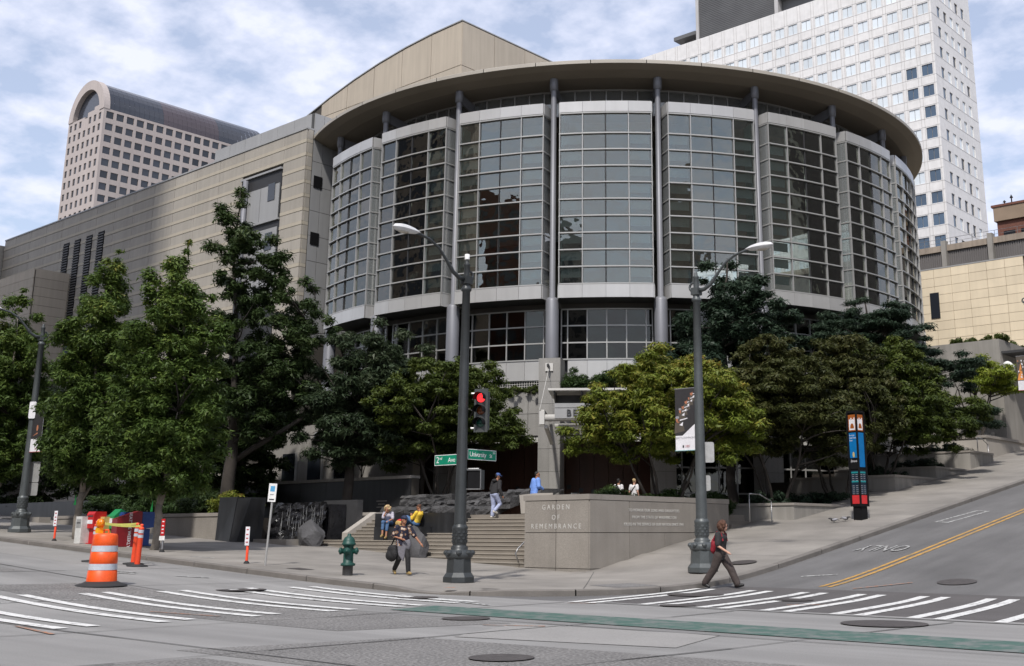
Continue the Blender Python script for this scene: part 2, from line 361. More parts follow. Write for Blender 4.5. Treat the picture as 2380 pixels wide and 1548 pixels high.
plain('banner_black', (0.03, 0.028, 0.03), 0.6); plain('banner_skin', (0.42, 0.17, 0.09), 0.6); plain('banner_orange', (0.72, 0.28, 0.07), 0.6); plain('banner_brown', (0.09, 0.075, 0.06), 0.6)
plain('ubs_red', (0.42, 0.09, 0.1), 0.6); plain('print_grey', (0.3, 0.3, 0.32), 0.6); plain('print_dark', (0.04, 0.04, 0.045), 0.6); plain('print_blue', (0.1, 0.35, 0.6), 0.6)
plain('tail_teal', (0.25, 0.45, 0.45), 0.6)
# people
plain('skin', (0.42, 0.21, 0.13), 0.5); plain('skin_tan', (0.33, 0.15, 0.085), 0.5); plain('skin_pale', (0.55, 0.31, 0.22), 0.5)
plain('cloth_black', (0.013, 0.013, 0.014), 0.8); plain('cloth_charcoal', (0.022, 0.021, 0.022), 0.85); plain('trouser_brown', (0.055, 0.042, 0.038), 0.85)
plain('denim_pale', (0.36, 0.40, 0.56), 0.85); plain('denim_blue', (0.07, 0.14, 0.27), 0.85); plain('shirt_blue', (0.17, 0.31, 0.72), 0.75)
plain('cloth_grey', (0.16, 0.155, 0.175), 0.85); plain('cloth_white', (0.68, 0.67, 0.68), 0.8); plain('cloth_lilac', (0.42, 0.40, 0.46), 0.8); plain('cloth_yellow', (0.78, 0.52, 0.05), 0.75)
plain('cap_blue', (0.05, 0.095, 0.26), 0.7); plain('cap_navy', (0.012, 0.018, 0.05), 0.7); plain('red_pack', (0.25, 0.01, 0.022), 0.7); plain('bag_red', (0.6, 0.03, 0.04), 0.6); plain('bag_pattern', (0.5, 0.33, 0.1), 0.7)
surf('hair_brown', (0.085, 0.035, 0.018), 0.7, 0.5, 40, 0.8, 60); surf('hair_blonde', (0.50, 0.36, 0.19), 0.7, 0.4, 40, 0.8, 60); surf('hair_dark', (0.012, 0.010, 0.009), 0.6, 0.3, 40, 0.5, 60)
plain('shoe_tan', (0.3, 0.21, 0.08), 0.6); plain('shoe_white', (0.6, 0.57, 0.5), 0.6); plain('shoe_dark', (0.02, 0.02, 0.02), 0.5); plain('eye_dark', (0.01, 0.01, 0.01), 0.3)
def floral():
    m, t, b = newmat('floral_shirt'); L = t.links.new; N = t.nodes.new
    tc = N('ShaderNodeTexCoord'); v = N('ShaderNodeTexVoronoi'); v.inputs['Scale'].default_value = 9; n = N('ShaderNodeTexNoise'); n.inputs['Scale'].default_value = 14
    L(tc.outputs['Object'], n.inputs['Vector']); ad = N('ShaderNodeVectorMath'); ad.operation = 'MULTIPLY_ADD'; L(n.outputs[1], ad.inputs[0]); ad.inputs[1].default_value = (0.08, 0.08, 0.08); L(tc.outputs['Object'], ad.inputs[2]); L(ad.outputs[0], v.inputs['Vector'])
    rp = N('ShaderNodeValToRGB'); cr = rp.color_ramp; cr.interpolation = 'CONSTANT'; cr.elements[0].color = (0.5, 0.43, 0.36, 1); cr.elements[1].position = 0.42; cr.elements[1].color = (0.012, 0.012, 0.028, 1)
    e = cr.elements.new(0.28); e.color = (0.32, 0.18, 0.10, 1)
    L(v.outputs['Distance'], rp.inputs[0]); L(rp.outputs[0], b.inputs['Base Color']); b.inputs['Roughness'].default_value = 0.8
floral()
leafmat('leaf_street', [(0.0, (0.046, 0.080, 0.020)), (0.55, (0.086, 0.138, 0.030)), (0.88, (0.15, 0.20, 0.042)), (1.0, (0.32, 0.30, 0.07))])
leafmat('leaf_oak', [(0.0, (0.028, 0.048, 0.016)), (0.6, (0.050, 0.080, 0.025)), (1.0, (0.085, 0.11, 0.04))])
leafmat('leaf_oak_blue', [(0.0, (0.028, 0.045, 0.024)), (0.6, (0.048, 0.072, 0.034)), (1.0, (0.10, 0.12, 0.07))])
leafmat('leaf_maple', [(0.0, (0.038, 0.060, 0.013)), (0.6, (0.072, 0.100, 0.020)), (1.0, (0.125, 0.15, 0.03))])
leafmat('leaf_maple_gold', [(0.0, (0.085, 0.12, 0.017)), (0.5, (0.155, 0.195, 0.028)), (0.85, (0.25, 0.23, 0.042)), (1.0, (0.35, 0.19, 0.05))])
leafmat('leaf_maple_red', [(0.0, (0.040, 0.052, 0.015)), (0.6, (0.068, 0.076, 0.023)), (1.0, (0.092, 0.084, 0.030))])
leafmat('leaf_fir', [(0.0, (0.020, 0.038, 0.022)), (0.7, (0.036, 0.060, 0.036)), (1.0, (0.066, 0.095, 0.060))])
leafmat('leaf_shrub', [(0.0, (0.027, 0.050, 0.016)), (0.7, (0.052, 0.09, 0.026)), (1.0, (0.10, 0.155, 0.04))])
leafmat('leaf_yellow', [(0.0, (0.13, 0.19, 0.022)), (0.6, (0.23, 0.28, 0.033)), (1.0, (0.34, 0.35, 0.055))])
# ---------------------------------------------------------------- lie of the land
def sp(x, w):
    x /= w
    return w * (x if x > 30 else math.log1p(math.exp(x)))
def zx(X): return 0.05 * sp(-23.2 - X, 1.5)
def zyc(Y): return 0.15 * sp(Y - 27.5, 1.2)
def zyw(Y): return max(0, min(0.2 * sp(Y - 29.0, 0.3), 0.15 * (Y - 27.5))) if Y > 28 else 0
def zy(X, Y):
    t = min(1, max(0, (X + 24.65) / 3.5)); a = zyw(Y) * (1 - t) + zyc(Y) * t
    if X < -24.65: a *= max(0, 1 - (-24.65 - X) / 0.5)
    return a
def zroad(X, Y): return zx(X) + zy(X, Y)
def zwalk(X, Y): return 0.15 + zroad(X, Y)

def grid(xs, ys, fz):
    mb = MB(); n = len(xs)
    mb.smooth = True
    mb.add([(x, y, fz(x, y)) for y in ys for x in xs], [(j * n + i, j * n + i + 1, (j + 1) * n + i + 1, (j + 1) * n + i) for j in range(len(ys) - 1) for i in range(n - 1)])
    return mb
def frange(a, b, s):
    n = max(1, int(round((b - a) / s))); return [a + (b - a) * i / n for i in range(n + 1)]
ground = MB().add([(-900, -700, -1.2), (900, -700, -1.2), (900, 1100, -1.2), (-900, 1100, -1.2)], [(0, 1, 2, 3)]).build('ground', 'ground'); tag(ground, 'paved city ground reaching out to the horizon', 'ground', kind='structure')
avenue = grid(frange(-200, -30, 10) + frange(-29, -12, 1) + frange(-10, 60, 10), frange(2.5, 20.3, 1.6), zroad).build('road', 'avenue_concrete')
tag(avenue, 'grey concrete avenue with green lane and crosswalk', 'road', kind='structure')
hill = grid(frange(-26, -2.5, 1), frange(20.3, 34, 0.6) + frange(36, 130, 6), lambda x, y: zroad(max(x, -24.6), y) if x > -22 else zroad(x, min(y, 24))).build('road', 'asphalt')
tag(hill, 'dark asphalt side street climbing the hill', 'road', kind='structure')

def sheet(name, mat, parent, pts, lift, seg=1.0, fz=zroad):
    """four corners a,b,c,d; draped on the road"""
    a, b, c, d = [Vector((p[0], p[1])) for p in pts]
    nu = max(1, int((b - a).length / seg)); nv = max(1, int((d - a).length / seg)); vs = []
    for j in range(nv + 1):
        for i in range(nu + 1):
            u, v = i / nu, j / nv; p = a.lerp(b, u).lerp(d.lerp(c, u), v); vs.append((p.x, p.y, fz(p.x, p.y) + lift))
    mb = MB().add(vs, [(j * (nu + 1) + i, j * (nu + 1) + i + 1, (j + 1) * (nu + 1) + i + 1, (j + 1) * (nu + 1) + i) for j in range(nv) for i in range(nu)])
    return mb.build(name, mat, parent)
def stripe(name, mat, parent, p, q, w, lift, fz=zroad, seg=1.0):
    p = Vector(p); q = Vector(q); d = (q - p).normalized(); n = Vector((-d.y, d.x)) * w / 2
    return sheet(name, mat, parent, [p - n, q - n, q + n, p + n], lift, seg, fz)
def disc(name, mat, parent, x, y, r, lift, fz=zroad):
    return MB().lathe([(0.001, 0.0), (r * 0.5, 0.0), (r, 0.0)], 28).build(name, mat, parent, (x, y, fz(x, y) + lift))

# avenue surface: patches of old asphalt and paler concrete, tarred joints
sheet('asphalt_patch', 'asphalt_patch', avenue, [(-29.5, 11.9), (-15.4, 11.9), (-14.4, 14.9), (-29.0, 14.9)], 0.004)
sheet('asphalt_patch', 'asphalt_patch', avenue, [(-14.6, 8.6), (3.0, 8.9), (3.0, 13.2), (-13.6, 12.0)], 0.004)
sheet('asphalt_patch', 'asphalt_patch', avenue, [(-75.0, 11.9), (-33.2, 11.9), (-33.2, 14.7), (-75, 14.7)], 0.004)
sheet('asphalt_patch', 'asphalt_patch', avenue, [(-13.9, 4.2), (-11.4, 4.2), (-10.9, 8.3), (-13.5, 8.3)], 0.004)
sheet('concrete_patch', 'pale_patch', avenue, [(-60, 17.2), (-35.5, 17.2), (-34.0, 19.4), (-60, 19.7)], 0.004)
sheet('concrete_patch', 'pale_patch', avenue, [(-13.2, 12.4), (-9.6, 13.2), (-10.2, 15.2), (-14.2, 14.8)], 0.008)
rr = random.Random(4)
for y in (5.9, 9.0, 15.1): 
    pts = [(x, y + rr.uniform(-0.06, 0.06)) for x in frange(-44, 4, 3)]
    for a, b in zip(pts, pts[1:]): stripe('road_joint', 'joint', avenue, a, b, rr.uniform(0.025, 0.06), 0.012)
for x in (-33.2, -28.0, -18.3, -13.6, -9.2, -4.6):
    pts = [(x + rr.uniform(-0.15, 0.15) + (y - 10) * 0.06, y) for y in frange(3, 20, 2.2)]
    for a, b in zip(pts, pts[1:]): stripe('road_joint', 'joint', avenue, a, b, rr.uniform(0.02, 0.055), 0.012)
sheet('green_lane', 'green_lane', avenue, [(-18.7, 15.75), (12, 15.35), (12, 16.95), (-18.9, 17.2)], 0.012)
# crosswalk across the avenue: pairs of bars
for yc in (7.65, 9.55, 11.4, 13.25, 15.05, 16.85, 18.55):
    for o in (-0.29, 0.29):
        y = yc + o; x0 = -26.7 + 0.12 * (yc - 11) + rr.uniform(-.12, .12); x1 = -19.2 + rr.uniform(-.12, .12)
        stripe('crosswalk_bar', 'road_white', avenue, (x0, y + 0.12), (x1, y - 0.1), 0.25, 0.016)
for xc in (-17.3, -15.55, -14.0, -12.45, -10.85, -9.25, -7.6, -5.9):
    for o in (-0.26, 0.26):
        x = xc + o; y1 = 26.4 + 0.03 * (xc + 12)
        stripe('crosswalk_bar', 'road_white', hill, (x + 0.05, 20.45 if xc > -17 else 20.1), (x - 0.75, y1), 0.25, 0.016)
sheet('asphalt_patch', 'dark_asphalt', hill, [(-17.6, 20.4), (-3, 20.4), (-3, 27.2), (-17.9, 27.2)], 0.006)
sheet('concrete_patch', 'avenue_concrete', hill, [(-17.0, 20.31), (-3, 20.31), (-3, 20.75), (-16.8, 20.6)], 0.010)
for o in (-0.13, 0.13): stripe('centre_line', 'road_yellow', hill, (-15.22 + o, 27.7), (-15.22 + o, 128), 0.13, 0.012, seg=0.8)
for a, b in [((-47, 12.15), (-36, 12.1)), ((-34.4, 12.1), (-30.6, 12.0))]: stripe('lane_line', 'faint_white', avenue, a, b, 0.12, 0.014)
stripe('stop_line', 'faint_white', avenue, (-25.2, 10.6), (-25.0, 14.3), 0.09, 0.013); stripe('stop_line', 'faint_white', avenue, (-24.7, 15.4), (-24.6, 17.9), 0.08, 0.013)
for a, b in [((-33.2, 16.5), (-31.6, 17.2)), ((-32.4, 16.3), (-31.2, 16.9)), ((-30.2, 17.6), (-29.3, 18.1)), ((-22.4, 19.2), (-20.2, 18.6)), ((-20.3, 18.7), (-18.2, 18.1))]: stripe('survey_mark', 'faint_white', avenue, a, b, 0.16, 0.014)
for a, b in [((-21.6, 12.1), (-19.6, 12.4)), ((-20.2, 8.9), (-18.2, 8.6)), ((-14.4, 14.2), (-13.4, 14.7)), ((-11.2, 8.2), (-10.6, 8.4))]: stripe('utility_mark', 'utility_orange', avenue, a, b, 0.08, 0.015)
for a, b in [((-14.3, 27.5), (-13.3, 28.9)), ((-13.2, 22.3), (-12.6, 23.0)), ((-17.3, 19.7), (-16.8, 20.1))]: stripe('utility_mark', 'utility_orange', hill, a, b, 0.09, 0.018)
only = text_mesh('ONLY', 1.0, 'faint_white', 0.0); only.transform(Matrix.Diagonal((0.62, 1.5, 1, 1)))
o = put('road_lettering', only, hill, (-16.75, 34.5, zroad(-16.75, 34.5) + 0.03), rot=(math.atan(0.15), 0, 0)); o.rotation_euler = (-math.atan(0.15), 0, math.pi)
for a, b in [((-17.45, 40.4), (-17.05, 43.2)), ((-16.95, 40.2), (-16.55, 43.0)), ((-17.5, 40.35), (-16.9, 40.15)), ((-17.1, 43.2), (-16.5, 43.0))]: stripe('lane_symbol', 'faint_white', hill, a, b, 0.13, 0.012, seg=0.5)
stripe('survey_mark', 'faint_white', hill, (-16.9, 29.4), (-16.0, 29.9), 0.12, 0.012)
for x, y, r_, par in [(-9.26, 18.9, .75, avenue), (-15.7, 15.05, .45, avenue), (-10.5, 10.7, .42, avenue), (-25.7, 16.8, .62, avenue), (-21.3, 18.8, .5, avenue), (-12.2, 29.2, .5, hill), (-16.95, 24.2, .72, hill), (-14.0, 23.9, .5, hill), (-14.9, 20.6, .4, hill)]:
    mh = disc('manhole_cover', 'iron', par, x, y, r_, 0.020 if par is avenue else 0.024)
    if par is hill and y > 27: mh.rotation_euler = (math.atan(0.12), 0, 0)

# pavements with kerbs and a rounded corner
path = [(x, 20.0) for x in frange(-200, -48, 8) + frange(-46, -23.4, 1.0)]
cc = (-23.0, 24.6); path += [(cc[0] + 4.6 * math.cos(a), cc[1] + 4.6 * math.sin(a)) for a in [R(-88 + i * 11) for i in range(9)]]
path += [(-18.4, y) for y in frange(25.2, 36, 0.9) + frange(38, 130, 4)]
inner = [(min(p[0], -25.0), 33.0) if i < len(path) and p[1] <= 20.01 else (-25.0, max(33.0, p[1])) for i, p in enumerate(path)]
def drop(p):  # dropped kerb at the corner ramp
    return 0.11 * math.exp(-((p[0] + 22.2) ** 2 + (p[1] - 20.0) ** 2) / 1.3)
mb = MB(); mb.smooth = True; NV = 16; vs = []
for p, q in zip(path, inner):
    for j in range(NV + 1):
        t = (j / NV) ** 1.4; x = p[0] + (q[0] - p[0]) * t; y = p[1] + (q[1] - p[1]) * t
        vs.append((x, y, zwalk(x, y) - drop((x, y))))
mb.add(vs, [(i * (NV + 1) + j, (i + 1) * (NV + 1) + j, (i + 1) * (NV + 1) + j + 1, i * (NV + 1) + j + 1) for i in range(len(path) - 1) for j in range(NV)])
walk = mb.build('pavement', 'sidewalk'); tag(walk, 'broad beige concrete pavement wrapping the street corner', 'pavement', kind='structure')
# kerbstones, one by one near by
acc = 0; cur = [path[0]]; stones = []
for a, b in zip(path, path[1:]):
    L_ = math.hypot(b[0] - a[0], b[1] - a[1]); cur.append(b); acc += L_
    if acc > 2.6: stones.append(cur); cur = [b]; acc = 0
if len(cur) > 1: stones.append(cur)
for st in stones:
    mb = MB(); prof = []
    n = len(st)
    for i, p in enumerate(st):
        a = Vector(st[max(i - 1, 0)]); b = Vector(st[min(i + 1, n - 1)]); d = (b - a).normalized(); nn = Vector((d.y, -d.x))
        pp = Vector(p)
        if i == 0: pp = pp + d * 0.012
        if i == n - 1: pp = pp - d * 0.012
        o_ = pp + nn * 0.06; i_ = pp - nn * 0.16; zt = zwalk(pp.x, pp.y) - drop(pp) + 0.006; zb = zroad(o_.x, o_.y) - 0.1
        prof.append([(o_.x, o_.y, zb), (o_.x, o_.y, zt - 0.025), (o_.x - nn.x * 0.025, o_.y - nn.y * 0.025, zt), (i_.x, i_.y, zt)])
    for A, B in zip(prof, prof[1:]):
        mb.add(A + B, [(0, 4, 5, 1), (1, 5, 6, 2), (2, 6, 7, 3)])
    mb.build('kerbstone', 'kerb', walk)
for x in frange(-60, -26, 2.85): stripe('pavement_joint', 'joint', walk, (x, 20.2), (x, 29.0), 0.014, 0.006, zwalk)
stripe('pavement_joint', 'joint', walk, (-60, 24.4), (-26, 24.4), 0.014, 0.006, zwalk); stripe('pavement_joint', 'joint', walk, (-23.0, 20.4), (-24.6, 29.0), 0.018, 0.008, zwalk); stripe('pavement_joint', 'joint', walk, (-19.3, 22.6), (-24.4, 29.1), 0.018, 0.008, zwalk)
for y in frange(32, 60, 3.1): stripe('pavement_joint', 'joint', walk, (-24.3, y), (-18.6, y), 0.016, 0.007, zwalk, 0.5)
sheet('tactile_patch', 'asphalt_patch', walk, [(-20.3, 24.0), (-18.9, 23.5), (-18.7, 25.0), (-20.0, 25.4)], 0.006, 0.5, zwalk)
sheet('access_plate', 'iron', walk, [(-30.0, 21.1), (-29.2, 21.1), (-29.2, 21.6), (-30.0, 21.6)], 0.008, 1, zwalk)
disc('manhole_cover', 'iron', walk, -19.6, 30.6, 0.42, 0.03, zwalk).rotation_euler = (math.atan(0.13), 0, 0)
sheet('drain_grate', 'iron', walk, [(-21.2, 20.75), (-20.6, 20.75), (-20.6, 20.95), (-21.2, 20.95)], 0.01, 1, zwalk)
stripe('survey_mark', 'faint_white', walk, (-35.6, 21.2), (-34.6, 21.5), 0.10, 0.006, zwalk)
disc('utility_mark', 'utility_orange', walk, -22.0, 20.5, 0.16, 0.008, zwalk)
near = MB().box(-200, 60, -6, 2.5, -0.3, 0.15).build('pavement', 'sidewalk'); tag(near, 'pavement on the near side of the avenue', 'pavement', kind='structure')
far_hill = MB().add([(-2.5, 2.5, 0.15), (8, 2.5, 0.15), (8, 27, 0.3), (-2.5, 27, 0.3), (8, 130, 15.6), (-2.5, 130, 15.6)], [(0, 1, 2, 3), (3, 2, 4, 5)]).build('pavement', 'sidewalk'); tag(far_hill, 'pavement on the far side of the hill street', 'pavement', kind='structure')
# ---------------------------------------------------------------- concert hall
CX, CY = -48.49, 59.94
def ring(r, deg, z=0.0): return (CX + r * math.cos(R(deg)), CY + r * math.sin(R(deg)), z)
hall = empty('concert_hall', (-48.49, 42, 2.25), label='concert hall with round glass front, wide roof disc and tan stone wing', cat='building')
ZR = [23.40, 22.25] + [22.25 - 0.913 * i for i in range(1, 10)]            # glazing lines of a bay, top to bottom (10 rows)
RB = 20.8; RG = 20.72
_jr = random.Random(77)
def jog(o):
    """panes never sit quite true: a hair's turn each"""
    o.rotation_euler = (_jr.gauss(0, 0.006), 0, o.rotation_euler[2] + _jr.gauss(0, 0.006)); return o
def facet(a, b, rad):
    A = Vector(ring(rad, a)[:2]); B = Vector(ring(rad, b)[:2]); m = (A + B) / 2; d = B - A
    return A, B, m, d.length, math.atan2(d.y, d.x)
def bar(mb, A, B, z0, z1, out, inn):
    """horizontal or upright bar along A-B, standing out and in from that line"""
    d = (B - A).normalized(); n = Vector((d.y, -d.x))
    p = [A + n * out, B + n * out, B - n * inn, A - n * inn]
    mb.hexa([(q.x, q.y, z0) for q in p] + [(q.x, q.y, z1) for q in p])
for k in range(0, 10):
    a0 = -108 + 16 * k
    angs = [a0 + 1.25 + 13.5 * j / 4 for j in range(5)]
    fm = MB(); dk = MB()
    P5 = [Vector(ring(RB, a)[:2]) for a in angs]
    cl = Vector(ring(19.75, a0 + 0.62)[:2]); cr_ = Vector(ring(19.75, a0 + 15.38)[:2])
    for z in ZR:
        for j in range(4): bar(fm, P5[j], P5[j + 1], z - 0.034, z + 0.034, 0.05, 0.14)
        bar(fm, cl, P5[0], z - 0.034, z + 0.034, 0.045, 0.12); bar(fm, P5[4], cr_, z - 0.034, z + 0.034, 0.045, 0.12)
    for j in (0, 1, 3, 4):
        t = Vector((-math.sin(R(angs[j])), math.cos(R(angs[j])))) * 0.024
        bar(fm, P5[j] - t, P5[j] + t, ZR[-1] + 0.046, ZR[0] - 0.046, 0.035, 0.12)
    t = Vector((-math.sin(R(angs[2])), math.cos(R(angs[2])))) * 0.014
    fm.mi = 1; bar(fm, P5[2] - t, P5[2] + t, ZR[-1] + 0.046, ZR[0] - 0.046, 0.0, 0.1); fm.mi = 0
    # floor of the bay, back to the columns
    fm.mi = 1; poly = [P5[0], P5[1], P5[2], P5[3], P5[4], cr_, Vector(ring(19.0, a0 + 15.4)[:2]), Vector(ring(19.0, a0 + 0.6)[:2]), cl]
    ins = [(q.x + (CX - q.x) * 0.006, q.y + (CY - q.y) * 0.006) for q in poly]
    fm.prism(ins, 13.36, 13.5); fm.prism(ins, 23.6, 23.7); fm.mi = 0
    bay = fm.wbuild('glass_bay', ['aluminium', 'dark_grey'], hall)
    for j in range(4):
        A, B, m, w, ang = facet(angs[j], angs[j + 1], RG)
        if k >= 8:                                          # far round the back: one sheet of panes
            pm_ = MB()
            for i in range(10): bar(pm_, A.lerp(B, 0.03), A.lerp(B, 0.97), ZR[i + 1] + 0.05, ZR[i] - 0.05, 0.01, 0.01)
            tag(pm_.wbuild('glazing', 'bay_glass', bay), kind='stuff')
        else:
          for i in range(10):
            h = ZR[i] - ZR[i + 1] - 0.09
            jog(plate(bay, 'pane', (m.x, m.y, (ZR[i] + ZR[i + 1]) / 2), ang, w - 0.07, h, 0.02, 'bay_glass'))
            if j in (0, 3) and i > 0 and k < 9:
                inn = Vector((CX - m.x, CY - m.y)).normalized() * 0.16
                plate(bay, 'blind', (m.x + inn.x, m.y + inn.y, ZR[i] - 0.045 - 0.24), ang, w - 0.2, 0.48, 0.02, 'blind')
        A, B, m, w, ang = facet(angs[j], angs[j + 1], RB + 0.04)
        plate(bay, 'panel', (m.x, m.y, 23.745), ang, w - 0.012, 0.59, 0.05, 'bay_panel')
        plate(bay, 'panel', (m.x, m.y, 13.64), ang, w - 0.012, 0.68, 0.05, 'bay_panel')
    for A, B in ((cl, P5[0]), (P5[4], cr_)):
        d = B - A; m = (A + B) / 2; ang = math.atan2(d.y, d.x)
        for i in range(10): plate(bay, 'side_pane', (m.x, m.y, (ZR[i] + ZR[i + 1]) / 2), ang, d.length - 0.05, ZR[i] - ZR[i + 1] - 0.09, 0.02, 'chamfer_glass')
        n = Vector((d.y, -d.x)).normalized() * 0.03
        plate(bay, 'side_panel', (m.x + n.x, m.y + n.y, 23.745), ang, d.length - 0.01, 0.59, 0.05, 'bay_panel')
        plate(bay, 'side_panel', (m.x + n.x, m.y + n.y, 13.64), ang, d.length - 0.01, 0.68, 0.05, 'bay_panel')
    # added teal fin whose pale colour stands in for light through the chamfer pane
    for jj in ((0,) if k <= 3 else (4,)):
        f = MB(); o_ = Vector(ring(RB - 0.2, angs[jj] + (0.25 if jj == 0 else -0.25))[:2]); i_ = Vector(ring(RB - 0.95, angs[jj] + (0.25 if jj == 0 else -0.25))[:2])
        bar(f, o_, i_, 14.1, 23.3, 0.008, 0.008); f.wbuild('chamfer_light_strip', 'chamfer_light_teal', bay)
# columns of the round front
for k in range(0, 10):
    a = -108 + 16 * k; c = ring(20.27, a)
    col = MB(); col.smooth = True
    col.lathe([(0.35, 2.3 if k in (0, 7, 8, 9) else 10.2), (0.35, 13.25), (0.27, 13.42), (0.155, 13.46), (0.155, 24.85), (0.155, 25.6)], 20, (c[0], c[1], 0))
    co = col.wbuild('column', 'column_paint', hall)
    cp = MB(); cp.smooth = True; cp.lathe([(0.16, 24.95), (0.225, 24.97), (0.235, 25.3), (0.225, 25.62)], 20, (c[0], c[1], 0)); cp.smooth = False
    o_ = Vector(ring(20.15, a)[:2]); i_ = Vector(ring(18.7, a)[:2]); d = (i_ - o_).normalized(); n = Vector((d.y, -d.x)) * 0.05
    cp.hexa([(q.x, q.y, z) for q, z in ((o_ - n, 25.0), (i_ - n, 24.75), (i_ + n, 24.75), (o_ + n, 25.0), (o_ - n, 25.55), (i_ - n, 25.35), (i_ + n, 25.35), (o_ + n, 25.55))])
    cp.wbuild('capital', 'column_paint', co)
# clerestory behind the columns
for k in range(0, 9):
    a0 = -108 + 16 * k; fr = MB()
    for j in range(6):
        A, B, m, w, ang = facet(a0 + 16 * j / 6, a0 + 16 * (j + 1) / 6, 18.75)
        bar(fr, A, B, 24.02, 24.1, 0.03, 0.05); bar(fr, A, B, 25.46, 25.555, 0.03, 0.05)
        t = (B - A).normalized() * 0.03; bar(fr, A - t, A + t, 24.1, 25.46, 0.04, 0.05)
    cf = fr.wbuild('clerestory', 'aluminium', hall)
    for j in range(6):
        A, B, m, w, ang = facet(a0 + 16 * j / 6, a0 + 16 * (j + 1) / 6, 18.72)
        plate(cf, 'clerestory_pane', (m.x, m.y, 24.78), ang, w - 0.06, 1.36, 0.02, 'clerestory_glass')
# roof disc
rf = MB(); rf.smooth = True
rf.lathe([(0.01, 28.2), (15, 27.4), (20.9, 26.28), (21.38, 26.2)], 160, (CX, CY, 0)); roof = rf.wbuild('roof', 'roof_top', hall)
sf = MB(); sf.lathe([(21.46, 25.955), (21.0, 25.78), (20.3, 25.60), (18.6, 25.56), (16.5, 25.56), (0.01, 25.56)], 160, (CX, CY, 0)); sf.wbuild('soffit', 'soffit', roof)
fa = MB(); fa.lathe([(21.36, 25.95), (21.50, 25.95), (21.50, 26.13), (21.44, 26.17), (21.30, 26.19)], 8, (0, 0, 0), 0, R(7.9)); fme = fa.mesh('fascia_panel', 'roof_fascia')
for k in range(25): wput('fascia_panel', fme, roof, (CX, CY, 0), R(-134 + 8 * k))
# inside: floors, core wall, round columns
ins = MB(); ins.lathe([(9.0, 13.38), (19.0, 13.38), (19.0, 13.1), (9.0, 13.1)], 64, (CX, CY, 0), R(-130), R(60)); ins.wbuild('lobby_floor', 'interior_floor', hall)
ins = MB(); ins.lathe([(9.0, 18.2), (15.6, 18.2), (15.6, 17.7), (9.0, 17.7)], 64, (CX, CY, 0), R(-130), R(-15)); ins.wbuild('lobby_balcony', 'interior_ceiling', hall)
ins = MB(); ins.smooth = True; ins.lathe([(12.6, 13.38), (12.6, 25.42)], 48, (CX, CY, 0), R(-150), R(-28)); ins.wbuild('lobby_wall', 'interior_wall', hall)
ins = MB(); ins.smooth = True; ins.lathe([(11.0, 2.3), (11.0, 13.2)], 48, (CX, CY, 0), R(-150), R(62)); ins.wbuild('lobby_wall', 'interior_wall', hall)
for a in range(-100, 40, 20):
    c = ring(17.2, a); cm = MB(); cm.smooth = True; cm.lathe([(0.28, 13.4), (0.28, 25.4)], 12, (c[0], c[1], 0)); cm.wbuild('lobby_column', 'interior_ceiling', hall)
